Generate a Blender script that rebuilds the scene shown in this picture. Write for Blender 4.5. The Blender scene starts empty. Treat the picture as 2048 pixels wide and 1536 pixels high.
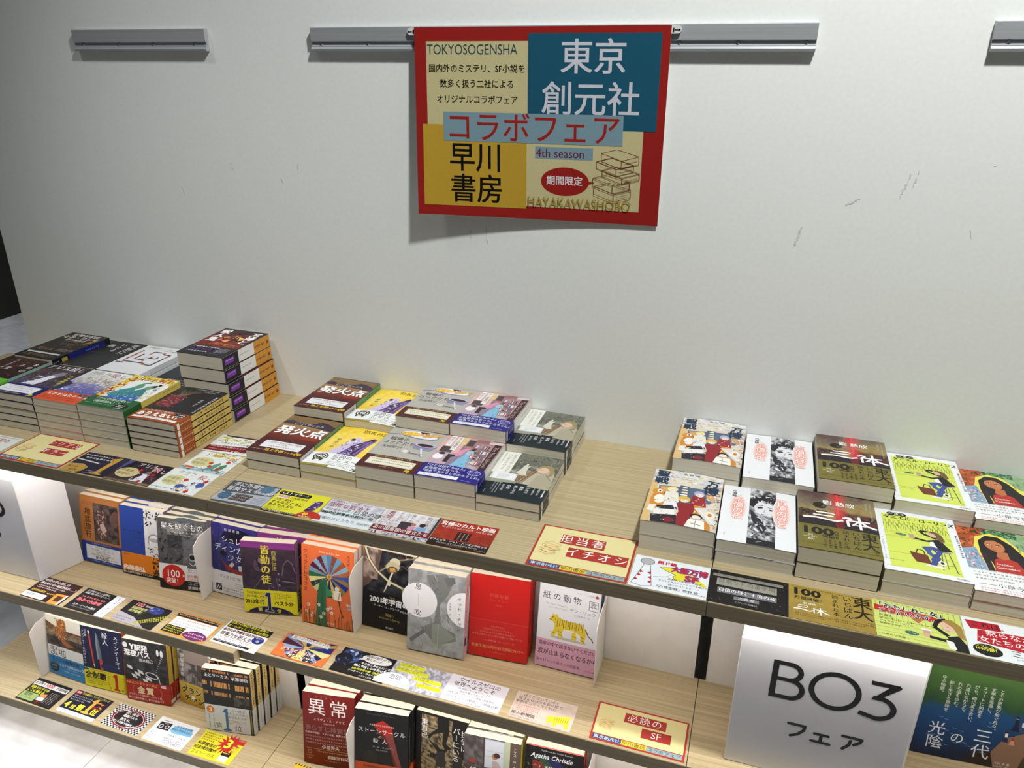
import bpy, bmesh, math, random
import numpy as np
from mathutils import Matrix, Vector, Euler
S = bpy.context.scene
COL = S.collection
R = math.radians

# ---------------------------------------------------------------- camera, world, lights, exposure
cam_d = bpy.data.cameras.new('camera')
cam = bpy.data.objects.new('camera', cam_d); COL.objects.link(cam)
cam.location = (0.90473, -1.26236, 0.65285)
cam.rotation_euler = (1.17144, -0.00426, 0.31939)
cam_d.sensor_width = 36; cam_d.lens = 36 * 1527.45 / 2048; cam_d.clip_start = .02
S.camera = cam
S.view_settings.view_transform = 'Standard'; S.view_settings.look = 'None'
S.view_settings.gamma = 1; S.view_settings.use_curve_mapping = False
S.view_settings.exposure = 0.0
w = bpy.data.worlds.new('room_light'); S.world = w; w.use_nodes = True
w.node_tree.nodes['Background'].inputs[0].default_value = (.80, .90, .92, 1)
w.node_tree.nodes['Background'].inputs[1].default_value = .05

def area(name, loc, tgt, size, power, col, sy=None, spread=180):
    d = bpy.data.lights.new(name, 'AREA'); d.energy = power; d.color = col
    d.shape = 'RECTANGLE'; d.size = size; d.size_y = sy or size; d.spread = R(spread)
    o = bpy.data.objects.new(name, d); COL.objects.link(o); o.location = loc
    o.rotation_euler = (Vector(tgt) - Vector(loc)).to_track_quat('-Z', 'Y').to_euler()
    return o
def spot(name, loc, tgt, power, col, cone, blend=1, rad=.05):
    d = bpy.data.lights.new(name, 'SPOT'); d.energy = power; d.color = col; d.spot_size = R(cone); d.spot_blend = blend; d.shadow_soft_size = rad
    o = bpy.data.objects.new(name, d); COL.objects.link(o); o.location = loc
    o.rotation_euler = (Vector(tgt) - Vector(loc)).to_track_quat('-Z', 'Y').to_euler()
spot('ceiling_lamp', (1.30, -.80, 2.15), (.86, -.12, .30), 190, (.985, 1, .965), 92, .9, .07)
spot('track_lamp', (-.70, -.70, 2.1), (-.05, -.38, 0), 54, (.99, .99, .96), 46, 1, .07)
area('ceiling_lamp', (3.1, -1.0, 2.1), (2.2, -.1, .2), .2, 4, (1, .99, .95), .2)
area('ceiling_panel', (.9, -1.9, 2.3), (.9, -.6, -.3), 2.2, 1.0, (.93, .98, 1), .8)
spot('aisle_lamp', (-.70, -1.25, 2.2), (-.60, -.92, -.74), 170, (.90, .94, 1), 34, .7, .1)
area('far_fill_light', (-2.6, .8, 2.3), (-2.8, 1.2, -.7), .8, 20, (.95, .98, 1), .8, 120)  # added fill light, brightens the cabinet and floor beyond the wall end

# ---------------------------------------------------------------- materials
def new_mat(name, rough=.5, spec=.5, metal=0):
    m = bpy.data.materials.new(name); m.use_nodes = True
    n = m.node_tree; b = n.nodes['Principled BSDF']
    b.inputs['Roughness'].default_value = rough; b.inputs['Metallic'].default_value = metal
    b.inputs['Specular IOR Level'].default_value = spec
    return m, n, b
def lin(h):
    if not isinstance(h, str): return tuple(h)
    v = [int(h[i:i + 2], 16) / 255 for i in (0, 2, 4)]
    return tuple((x / 12.92 if x <= .04045 else ((x + .055) / 1.055) ** 2.4) for x in v)
def noise_mat(name, c1, c2, scale, vec=(1, 1, 1), rough=.5, bump=0, detail=4, spec=.5, metal=0, lo=.35, hi=.65, rot=None):
    m, n, b = new_mat(name, rough, spec, metal)
    tc = n.nodes.new('ShaderNodeTexCoord'); mp = n.nodes.new('ShaderNodeMapping'); mp.inputs['Scale'].default_value = vec
    ns = n.nodes.new('ShaderNodeTexNoise'); ns.inputs['Scale'].default_value = scale; ns.inputs['Detail'].default_value = detail
    rp = n.nodes.new('ShaderNodeValToRGB'); rp.color_ramp.elements[0].position = lo; rp.color_ramp.elements[1].position = hi
    rp.color_ramp.elements[0].color = (*lin(c1), 1); rp.color_ramp.elements[1].color = (*lin(c2), 1)
    L = n.links.new
    L(tc.outputs['Object'], mp.inputs[0]); L(mp.outputs[0], ns.inputs['Vector']); L(ns.outputs['Fac'], rp.inputs[0]); L(rp.outputs[0], b.inputs['Base Color'])
    if bump:
        bp = n.nodes.new('ShaderNodeBump'); bp.inputs['Strength'].default_value = bump; bp.inputs['Distance'].default_value = .001
        L(ns.outputs['Fac'], bp.inputs['Height']); L(bp.outputs[0], b.inputs['Normal'])
    return m
def print_mat(name, rough, spec, dark=.10):
    m, n, b = new_mat(name, rough, spec)
    a = n.nodes.new('ShaderNodeAttribute'); a.attribute_name = 'Col'
    tc = n.nodes.new('ShaderNodeTexCoord'); ns = n.nodes.new('ShaderNodeTexNoise'); ns.inputs['Scale'].default_value = 900
    mx = n.nodes.new('ShaderNodeMix'); mx.data_type = 'RGBA'; mx.blend_type = 'MULTIPLY'; mx.inputs[0].default_value = dark
    n.links.new(tc.outputs['Object'], ns.inputs['Vector'])
    n.links.new(a.outputs['Color'], mx.inputs[6]); n.links.new(ns.outputs['Fac'], mx.inputs[7])
    n.links.new(mx.outputs[2], b.inputs['Base Color'])
    return m
M = {}
M['print'] = print_mat('printed_cover', .42, .35)
M['poster'] = print_mat('printed_poster', .6, .15, .30)
M['matte'] = print_mat('printed_card', .5, .3)
M['page'] = noise_mat('page_edges', 'd3ccba', 'e4ddcb', 1, (6, 6, 1300), .9, .08, 3, .1)
M['wood'] = noise_mat('pale_oak_laminate', 'a39373', 'bdac89', 1, (5, 420, 420), .45, .12, 5, .3)
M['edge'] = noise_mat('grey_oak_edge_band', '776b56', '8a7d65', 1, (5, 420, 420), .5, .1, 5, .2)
M['wall'] = noise_mat('white_wall_paint', 'eef0ee', 'f1f3f1', 1, (160, 160, 160), .55, .12, 3, .3)
M['panel'] = noise_mat('white_metal_panel', 'dcd9d6', 'e2dfdc', 30, (1, 1, 1), .4, 0, 2, .4)
M['acryl'] = noise_mat('white_acrylic', 'dedde2', 'e4e4e8', 8, (1, 1, 1), .25, 0, 2, .5)
M['alu'] = noise_mat('brushed_aluminium', 'a6a9ad', 'b2b5b9', 1, (3, 300, 300), .42, .05, 3, .5, .25)
M['steel'] = noise_mat('steel_screw', '8a8c8e', 'b4b6b8', 300, (1, 1, 1), .25, 0, 2, .5, .9)
M['black'] = noise_mat('black_core', '0b0b0a', '121110', 30, (1, 1, 1), .8, 0, 2, .2)
M['olive'] = noise_mat('dark_olive_cabinet', '33322a', '3a392f', 6, (1, 1, 1), .6, 0, 2, .3)
M['letter'] = noise_mat('black_vinyl', '0d0d10', '141418', 60, (1, 1, 1), .4, 0, 2, .4)
M['white'] = noise_mat('white_plastic', 'd8dada', 'e0e2e2', 60, (1, 1, 1), .35, 0, 2, .5)
M['scuff'] = noise_mat('grey_scuff', 'c6cac7', 'dcdfdd', 900, (1, 1, 1), .7, 0, 2, .2)
m, n, b = new_mat('led_light', .5); M['led'] = m
b.inputs['Emission Color'].default_value = (1, .95, .91, 1); b.inputs['Emission Strength'].default_value = 36
# floor: pale stone tiles with a soft mottling
m = noise_mat('pale_stone_tile', 'a2a3a6', 'c6c7ca', 9, (1, 1, 1), .45, .1, 8, .3, 0, .3, .7); M['tile'] = m

# ---------------------------------------------------------------- mesh helpers
class MB:
    def __init__(s): s.v = []; s.f = []; s.c = []; s.m = []; s.mats = []
    def mi(s, m):
        if m not in s.mats: s.mats.append(m)
        return s.mats.index(m)
    def add(s, vs, fs, m, col=(1, 1, 1)):
        b = len(s.v); s.v += [tuple(p) for p in vs]; k = s.mi(m)
        per = isinstance(col, list)
        for f in fs:
            s.f.append([b + i for i in f]); s.m.append(k)
            s.c += [(*col[i], 1) for i in f] if per else [(*col, 1)] * len(f)
    def box(s, a, b, m, col=(1, 1, 1)):
        (x0, y0, z0), (x1, y1, z1) = a, b
        s.add([(x0, y0, z0), (x1, y0, z0), (x1, y1, z0), (x0, y1, z0), (x0, y0, z1), (x1, y0, z1), (x1, y1, z1), (x0, y1, z1)],
              [(3, 2, 1, 0), (4, 5, 6, 7), (0, 1, 5, 4), (1, 2, 6, 5), (2, 3, 7, 6), (3, 0, 4, 7)], m, col)
    def prism(s, pts, axis, a, b, m, col=(1, 1, 1)):
        """closed outline extruded along an axis (0 x, 1 y, 2 z)"""
        def P(p, t): return (t, p[0], p[1]) if axis == 0 else ((p[0], t, p[1]) if axis == 1 else (p[0], p[1], t))
        k = len(pts); vs = [P(p, a) for p in pts] + [P(p, b) for p in pts]
        s.add(vs, [tuple(range(k))[::-1], tuple(range(k, 2 * k))] + [(i, (i + 1) % k, k + (i + 1) % k, k + i) for i in range(k)], m, col)
    def cyl(s, c, r, h, axis, m, k=14, r2=None):
        r2 = r if r2 is None else r2; vs = []
        for t, rr in ((0, r), (h, r2)):
            for i in range(k):
                a = 2 * math.pi * i / k; u, v = rr * math.cos(a), rr * math.sin(a)
                q = [(t, u, v), (u, t, v), (u, v, t)][axis]
                vs.append((c[0] + q[0], c[1] + q[1], c[2] + q[2]))
        s.add(vs, [tuple(range(k))[::-1], tuple(range(k, 2 * k))] + [(i, (i + 1) % k, k + (i + 1) % k, k + i) for i in range(k)], m)
    def mesh(s, name):
        me = bpy.data.meshes.new(name); me.from_pydata(s.v, [], s.f)
        for m in s.mats: me.materials.append(M[m])
        me.polygons.foreach_set('material_index', s.m)
        a = me.color_attributes.new('Col', 'FLOAT_COLOR', 'CORNER')
        a.data.foreach_set('color', np.array(s.c, dtype=np.float32).ravel())
        me.update(); return me
    def obj(s, name, parent=None, bevel=0):
        me = s.mesh(name)
        if bevel:
            bm = bmesh.new(); bm.from_mesh(me)
            bmesh.ops.bevel(bm, geom=list(bm.edges), offset=bevel, segments=2, affect='EDGES', profile=.6)
            bm.to_mesh(me); bm.free()
        o = bpy.data.objects.new(name, me); COL.objects.link(o); o.parent = parent
        return o
def tag(o, label=None, cat=None, group=None, kind=None):
    if label: o['label'] = label
    if cat: o['category'] = cat
    if group: o['group'] = group
    if kind: o['kind'] = kind
    return o
def empty(name, mat=None):
    o = bpy.data.objects.new(name, None); COL.objects.link(o); o.empty_display_size = .02
    if mat is not None: o.matrix_world = mat
    return o

# ---------------------------------------------------------------- glyphs (built-in font) and the flat print canvas
_fc = bpy.data.curves.new('glyphs', 'FONT'); _fo = bpy.data.objects.new('glyphs', _fc); COL.objects.link(_fo)
_gc = {}
def glyph(s, res, off):
    k = (s, res, off)
    if k not in _gc:
        _fc.body = s; _fc.resolution_u = res; _fc.offset = off
        me = _fo.to_mesh()
        v = [(p.co.x, p.co.y) for p in me.vertices]; f = [tuple(p.vertices) for p in me.polygons]
        _fo.to_mesh_clear(); _gc[k] = (v, f)
    return _gc[k]
def is_cjk(ch): return ord(ch) > 0x2000
rng = random.Random(5)
_N = np.random.RandomState(3).rand(64, 64)
def vnoise(x, y):
    xi, yi = int(math.floor(x)), int(math.floor(y)); fx, fy = x - xi, y - yi
    fx = fx * fx * (3 - 2 * fx); fy = fy * fy * (3 - 2 * fy)
    a, b = _N[xi % 64, yi % 64], _N[(xi + 1) % 64, yi % 64]; c, d = _N[xi % 64, (yi + 1) % 64], _N[(xi + 1) % 64, (yi + 1) % 64]
    return (a * (1 - fx) + b * fx) * (1 - fy) + (c * (1 - fx) + d * fx) * fy
def fbm(x, y): return (vnoise(x, y) * .55 + vnoise(x * 2.1, y * 2.1) * .3 + vnoise(x * 4.3, y * 4.3) * .15)
def stops(st, t):
    if t <= st[0][0]: return lin(st[0][1])
    for (a, ca), (b, cb) in zip(st, st[1:]):
        if t <= b:
            k = (t - a) / (b - a); ca, cb = lin(ca), lin(cb)
            return tuple(p + (q - p) * k for p, q in zip(ca, cb))
    return lin(st[-1][1])
def clipx(P, x, sg):
    out = []
    for i, a in enumerate(P):
        b = P[(i + 1) % len(P)]; ia, ib = (a[0] - x) * sg >= 0, (b[0] - x) * sg >= 0
        if ia: out.append(a)
        if ia != ib:
            t = (x - a[0]) / (b[0] - a[0]); out.append((x, a[1] + (b[1] - a[1]) * t))
    return out
DL = 0.035
class K:
    """flat print: millimetres, x to the right, y downwards from the top left corner"""
    def __init__(s, w, h, bg=None, bulge=0):
        s.w = w; s.h = h; s.items = []; s.bb = []; s.bul = bulge; s.slab = max(7, w / 14); s.slaby = 0
        if bg: s.r(0, 0, w, h, bg)
    def put(s, vs, fs, col, L0=None, sub=0):
        xs = [v[0] for v in vs]; ys = [v[1] for v in vs]
        if not xs: return
        if s.slaby and isinstance(col, tuple) and max(ys) - min(ys) > s.slaby:
            nv, nf = [], []
            for f in fs:
                P = [(vs[i][1], vs[i][0]) for i in f]; a, b = min(q[0] for q in P), max(q[0] for q in P)
                g = math.floor(a / s.slaby) * s.slaby
                while g < b:
                    Q = clipx(clipx(P, g, 1), g + s.slaby, -1)
                    if len(Q) > 2: nf.append(tuple(range(len(nv), len(nv) + len(Q)))); nv += [(v, u) for u, v in Q]
                    g += s.slaby
            vs, fs = nv, nf
        if s.bul and isinstance(col, tuple) and max(xs) - min(xs) > s.slab:
            nv, nf = [], []
            for f in fs:
                P = [vs[i] for i in f]; a, b = min(q[0] for q in P), max(q[0] for q in P)
                if b - a <= s.slab: nf.append(tuple(range(len(nv), len(nv) + len(P)))); nv += P; continue
                g = math.floor(a / s.slab) * s.slab
                while g < b:
                    Q = clipx(clipx(P, g, 1), g + s.slab, -1)
                    if len(Q) > 2: nf.append(tuple(range(len(nv), len(nv) + len(Q)))); nv += Q
                    g += s.slab
            vs, fs = nv, nf
            if not fs: return
        b = (min(xs), min(ys), max(xs), max(ys))
        L = 0 if L0 is None else L0
        for (q, l) in (s.bb if L0 is None else ()):
            if l >= L and q[0] < b[2] and q[2] > b[0] and q[1] < b[3] and q[3] > b[1]: L = l + 1
        s.bb.append((b, L)); s.items.append((vs, fs, col, L + sub)); return L
    def r(s, x, y, w, h, c):
        c = lin(c)
        s.put([(x, y + h), (x + w, y + h), (x + w, y), (x, y)], [(0, 1, 2, 3)], c)
    def p(s, pts, c): s.put([tuple(q) for q in pts], [tuple(range(len(pts)))], lin(c))
    def e(s, cx, cy, rx, ry, c, n=20, a0=0, a1=360, rot=0):
        q = []
        for i in range(n + (a1 - a0 < 360)):
            a = R(a0 + (a1 - a0) * i / n); u, v = rx * math.cos(a), ry * math.sin(a); k = R(rot)
            q.append((cx + u * math.cos(k) - v * math.sin(k), cy + u * math.sin(k) + v * math.cos(k)))
        s.p(q, c)
    def l(s, pts, wd, c):
        vs = []; fs = []
        for (x0, y0), (x1, y1) in zip(pts, pts[1:]):
            d = math.hypot(x1 - x0, y1 - y0) or 1; nx, ny = -(y1 - y0) / d * wd / 2, (x1 - x0) / d * wd / 2
            b = len(vs); vs += [(x0 + nx, y0 + ny), (x1 + nx, y1 + ny), (x1 - nx, y1 - ny), (x0 - nx, y0 - ny)]; fs.append((b, b + 1, b + 2, b + 3))
        s.put(vs, fs, lin(c))
    def fr(s, x, y, w, h, t, c):
        s.l([(x, y), (x + w, y), (x + w, y + h), (x, y + h), (x, y)], t, c)
    def t(s, x, y, txt, z, c, v=0, b=0, a='l', o=None, ow=.05, sx=1, rot=0, sp=0, sk=0):
        if o: s.t(x, y, txt, z, o, v, b + ow + .01, a, None, 0, sx, rot, sp, sk)
        res = 3 if z > 20 else (2 if z > 8 else 1); G = []
        if v:
            pit = z * (1 + sp)
            for i, ch in enumerate(txt):
                if ch == ' ': continue
                g, f = glyph(ch, res, 0); cy = (i + .5) * pit; wd = .5 if is_cjk(ch) else max([q[0] for q in g] or [0]) / 2
                tr = ch in 'ー〜…―（）「」〈〉–'; ms = .12 if ch in 'ャュョッァィゥェォっゃゅょ' else 0; dot = ch in '、。'
                pts = []
                for gx, gy in g:
                    u, w_ = (gx - wd) , (gy - .38)
                    if tr: u, w_ = w_, -u
                    if dot: u += .55; w_ += .55
                    pts.append((x + (u + ms) * z * sx, y + cy - (w_ + ms) * z))
                G.append((pts, f))
        else:
            cx = 0; runs = []; cur = ''
            for ch in txt:
                if is_cjk(ch):
                    if cur: runs.append(cur); cur = ''
                    runs.append(ch)
                else: cur += ch
            if cur: runs.append(cur)
            for rn in runs:
                if rn.strip() == '': cx += .3 * len(rn); continue
                g, f = glyph(rn, res, 0)
                adv = (1 + sp) if is_cjk(rn[0]) else max(q[0] for q in g) + .07
                G.append(([((cx + gx + sk * gy) * z * sx, (.86 - gy) * z) for gx, gy in g], f)); cx += adv
            tw = cx * z * sx; ox = {'l': 0, 'c': -tw / 2, 'r': -tw}[a]
            k = R(rot); G = [([(x + (px + ox) * math.cos(k) - py * math.sin(k), y + (px + ox) * math.sin(k) + py * math.cos(k)) for px, py in g], f) for g, f in G]
        if b <= 0: sh = [(0, 0)]
        elif b < .035: sh = [(-1, 0), (1, 0)] if z < 10 else [(-.7, -.5), (.7, -.5), (-.7, .5), (.7, .5)]
        else: sh = [(-.8, -.6), (.8, -.6), (-.8, .6), (.8, .6)] + ([(-1, 0), (1, 0), (0, 1), (0, -1)] if z > 14 or b > .055 else [])
        L0 = None
        for si, (ex, ey) in enumerate(sh):
            vs = []; fs = []
            for g, f in G:
                bb = len(vs); vs += [(px + ex * b * z * .75, py + ey * b * z * .75) for px, py in g]; fs += [tuple(bb + i for i in q) for q in f]
            if vs: L0 = s.put(vs, fs, lin(c), L0, si * .11)
    def scr(s, x, y, n, z, c, v=0, lines=1, lp=1.5, wd=.11, sx=1, rot=0):
        """rows of print too small to read: a few strokes per sign"""
        vs = []; fs = []; kk = R(rot)
        def st(x0, y0, x1, y1):
            d = math.hypot(x1 - x0, y1 - y0) or 1; nx, ny = -(y1 - y0) / d * wd * z / 2, (x1 - x0) / d * wd * z / 2
            b = len(vs)
            for px, py in ((x0 + nx, y0 + ny), (x1 + nx, y1 + ny), (x1 - nx, y1 - ny), (x0 - nx, y0 - ny)):
                vs.append((x + (px * math.cos(kk) - py * math.sin(kk)), y + (px * math.sin(kk) + py * math.cos(kk))))
            fs.append((b, b + 1, b + 2, b + 3))
        for li in range(lines):
            for i in range(n - (li == lines - 1 and n > 6 and lines > 1) * (n // 4)):
                ax, ay = (i * z * 1.05 * sx, li * z * lp) if not v else (-li * z * lp, i * z * 1.05)
                dens = rng.choice([2, 3, 4, 4])
                for q in range(dens // 2 + 1): yy = ay + z * (.15 + .7 * (q + rng.random() * .3) / (dens // 2 + 1)); st(ax + z * .1 * sx, yy, ax + z * (.55 + .35 * rng.random()) * sx, yy + z * rng.uniform(-.05, .05))
                for q in range(dens // 2): xx = ax + z * rng.uniform(.2, .8) * sx; st(xx, ay + z * .1, xx + z * rng.uniform(-.2, .2) * sx, ay + z * rng.uniform(.6, .92))
        s.put(vs, fs, lin(c))
    def paint(s, x, y, w, h, st, amp=.15, fr=.12, nx=None, ny=None, seed=0, fy=None, fn=None):
        nx = nx or max(4, int(w / 3.2)); ny = ny or max(4, int(h / 3.2)); vs = []; cs = []
        for j in range(ny + 1):
            for i in range(nx + 1):
                px, py = x + w * i / nx, y + h * j / ny; vs.append((px, py))
                nz = fbm(px * fr + seed * 7.3, py * (fy or fr) + seed * 3.1) - .5
                if fn: c = fn(i / nx, j / ny, nz)
                else:
                    c = stops(st, min(1, max(0, j / ny + nz * amp * 2)))
                    c = tuple(max(0, q * (1 + nz * amp * 3.2)) for q in c)
                cs.append(c)
        fs = [(j * (nx + 1) + i, (j + 1) * (nx + 1) + i, (j + 1) * (nx + 1) + i + 1, j * (nx + 1) + i + 1) for j in range(ny) for i in range(nx)]
        s.put(vs, fs, cs)
    def blobs(s, x, y, w, h, n, z, cols, asp=2.2, seed=1):
        q = random.Random(seed); by = {}
        for i in range(n):
            c = q.choice(cols); by.setdefault(c, []).append((x + q.random() * w, y + q.random() * h, z * q.uniform(.5, 1.2), q.uniform(0, math.pi)))
        for c, L in by.items():
            vs = []; fs = []
            for px, py, r_, a in L:
                b = len(vs)
                for i in range(6):
                    t = i * math.pi / 3; u, v_ = r_ * math.cos(t), r_ / asp * math.sin(t)
                    vs.append((min(x + w, max(x, px + u * math.cos(a) - v_ * math.sin(a))), min(y + h, max(y, py + u * math.sin(a) + v_ * math.cos(a)))))
                fs.append(tuple(range(b, b + 6)))
            s.put(vs, fs, lin(c))
    def star(s, cx, cy, r1, r2, n, c, rot=0):
        s.p([(cx + (r1 if i % 2 == 0 else r2) * math.cos(math.pi * i / n + rot), cy + (r1 if i % 2 == 0 else r2) * math.sin(math.pi * i / n + rot)) for i in range(2 * n)], c)
    def to(s, mb, fn, mat='print'):
        for vs, fs, col, L in s.items:
            P = [fn(x, y, L * DL) for x, y in vs]
            # keep faces pointing outwards
            f = fs[0]; a, b, c = (Vector(P[i]) for i in (f[0], f[1], f[2])); nrm = (b - a).cross(c - a)
            q0 = Vector(fn(vs[f[0]][0], vs[f[0]][1], 1.0)) - Vector(fn(vs[f[0]][0], vs[f[0]][1], 0))
            F = [tuple(reversed(q)) for q in fs] if nrm.dot(q0) < 0 else fs
            mb.add(P, F, mat, col if not isinstance(col, tuple) else col)

# ---------------------------------------------------------------- a paperback: cover, page block, paper band
BK = {}
def reg(key, desc, w, h, base, band=None, spine=None):
    """decorator: base = cover colour, band = (height, colour) or None, spine = cover spine colour"""
    def deco(f): BK[key] = dict(desc=desc, w=w, h=h, base=base, band=band, spine=spine or base, fn=f); return f
    return deco
def shell(w, y0, y1, t, th, r, bul, o):
    """outline of a wrapped sheet (front, rounded spine, back) in the x-z plane"""
    n = 14 if bul else 1
    top = [(w * .97 * i / n, t + o + bul * math.sin(math.pi * i / n)) for i in range(n + 1)] if bul else [(0, t + o)]
    out = top + [(w - r, t + o), (w - .3 * r + o * .7, t - .3 * r + o * .7), (w + o, t - r), (w + o, r), (w - .3 * r + o * .7, .3 * r - o * .7), (w - r, -o), (0, -o)]
    inn = [(0, -o + th), (w - r, -o + th), (w + o - th, r), (w + o - th, t - r), (w - r, t + o - th)] + [(x, z - th) for x, z in (top[::-1])]
    return out + inn
_pm = {}
def book_meshes(key, t, bul=0):
    k = (key, round(t, 5), bul)
    if k in _pm: return _pm[k]
    B = BK[key]; w, h = B['w'] / 1000, B['h'] / 1000; bu = bul / 1000
    def fz(x): return bu * math.sin(math.pi * min(1, max(0, x / 1000) / (w * .97))) if bu else 0
    C = K(B['w'], B['h'], bulge=bul); SP = K(t * 1000, B['h']); bd = B['band']
    if bd: D = K(B['w'], bd[0], bulge=bul); DS = K(t * 1000, bd[0])
    else: D = DS = None
    B['fn'](C, SP, D, DS)
    th = .0003; mb = MB()
    mb.prism([(x, z) for x, z in shell(w, 0, h, t, th, .0013, bu, 0)], 1, 0, h, 'print', lin(B['base']))
    C.to(mb, lambda x, y, o: (x / 1000, h - y / 1000, t + fz(x) + (o + .05) / 1000))
    if B['spine'] != B['base']: SP0 = K(t * 1000, B['h']); SP0.r(.8, 0, t * 1000 - 1.6, B['h'], B['spine']); SP0.items = [SP0.items[0]] + [(a, b_, c, l + 1) for a, b_, c, l in SP.items]; SP = SP0
    SP.to(mb, lambda x, y, o: (w + (o + .05) / 1000, h - y / 1000, t - x / 1000))
    cover = mb.mesh('cover')
    pb = MB(); n = 14 if bu else 1
    tp = [(.0008 + (w - .002) * i / n, t - th - .0001 + (bu * math.sin(math.pi * i / n) if bu else 0)) for i in range(n + 1)]
    pb.prism(tp[::-1] + [(.0008, th + .0001), (w - .0012, th + .0001)], 1, .0003, h - .0002, 'page')
    page = pb.mesh('page_block')
    band = None
    if bd:
        q = MB(); q.prism(shell(w, 0, bd[0] / 1000, t, .00022, .0015, bu, .00024 + .3e-3 * 0), 1, .0002, bd[0] / 1000, 'print', lin(bd[1]))
        bh = bd[0] / 1000
        D.to(q, lambda x, y, o: (x / 1000, bh - y / 1000, t + fz(x) + .00024 + (o + .05) / 1000))
        DS.to(q, lambda x, y, o: (w + .00024 + (o + .05) / 1000, bh - y / 1000, t - x / 1000))
        band = q.mesh('paper_band')
        # lift the band above the ink of the cover below it
    _pm[k] = (cover, page, band); return _pm[k]
_kids = {}
def make_book(key, t, mat, label, group, bul=0):
    ms = book_meshes(key, t, bul); k = (key, round(t, 5), bul)
    root = empty('paperback', mat); tag(root, label, 'book', group)
    if k not in _kids:
        L = []
        for nm, me in zip(('cover', 'page_block', 'paper_band'), ms):
            if me is None: continue
            o = bpy.data.objects.new(nm, me); COL.objects.link(o); o.parent = root; L.append(o)
        _kids[k] = L
    else:
        for s in _kids[k]:
            c = s.copy(); COL.objects.link(c); c.parent = root
    return root

A, Hh = 105, 148
def figure(k, x, y, s, skin, hair, top, skirt):
    k.p([(x - 2 * s, y + 9 * s), (x + 2 * s, y + 9 * s), (x + 5 * s, y + 20 * s), (x - 5 * s, y + 20 * s)], skirt)
    k.p([(x - 2.4 * s, y + 2 * s), (x + 2.4 * s, y + 2 * s), (x + 2 * s, y + 9.5 * s), (x - 2 * s, y + 9.5 * s)], top)
    k.e(x, y, 1.7 * s, 2.1 * s, skin); k.e(x, y - .9 * s, 2 * s, 1.6 * s, hair)

@reg('hak', 'brown desert-mountain paperback', A, Hh, '4d2018', (50, '48161c'), '5d8f6e')
def _(k, s, d, ds):
    k.paint(0, 0, A, 100, [(0, '8b7048'), (.2, '7d6244'), (.42, 'a07a52'), (.62, '7a4530'), (.8, '6a2418'), (1, '4d1612')], .1, .09, fy=.3)
    k.p([(0, 26), (12, 19), (25, 26), (45, 28), (62, 22), (70, 14), (84, 16), (105, 27), (105, 44), (80, 40), (60, 38), (30, 36), (0, 34)], '3c3040')
    k.r(0, 0, A, 2, '1a1414'); k.t(54, 27, 'C・J・ボックス', 8.6, 'e8e4dc', a='c'); k.scr(36, 38, 8, 3, 'c8c0b8')
    k.t(54, 43, '発火点', 33, 'ffffff', a='c', b=.035, sx=1.0); k.p([(60, 78), (80, 70), (99, 76), (96, 86), (70, 86)], '8e2a1a'); k.t(54, 43, '発火点', 33, 'ffffff', a='c', b=.035)
    d.r(14, 6, 78, 25, 'e6e6ea'); d.t(53, 8.5, '大自然の脅威と情感の物語', 5.6, '7a2030', a='c'); d.scr(43, 15.5, 4, 4.6, 'a03040'); d.scr(28, 23, 11, 4.6, '5a5a62')
    d.scr(6, 38, 5, 4, 'c8b060'); d.t(30, 33.5, '池上冬樹', 9.5, 'e6c63a', b=.03); d.scr(70, 37, 4, 5.5, 'e6c63a'); d.t(89, 33, '70', 12, 'e6d020', b=.04, sk=.2)
    s.scr(4, 12, 8, 6, '2c4a38', v=1); ds.r(1, 0, 18, 46, 'b8b8b6'); ds.r(1, 0, 18, 2, '3a3a3a'); ds.scr(5, 8, 5, 6, '3a3038', v=1)

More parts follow.
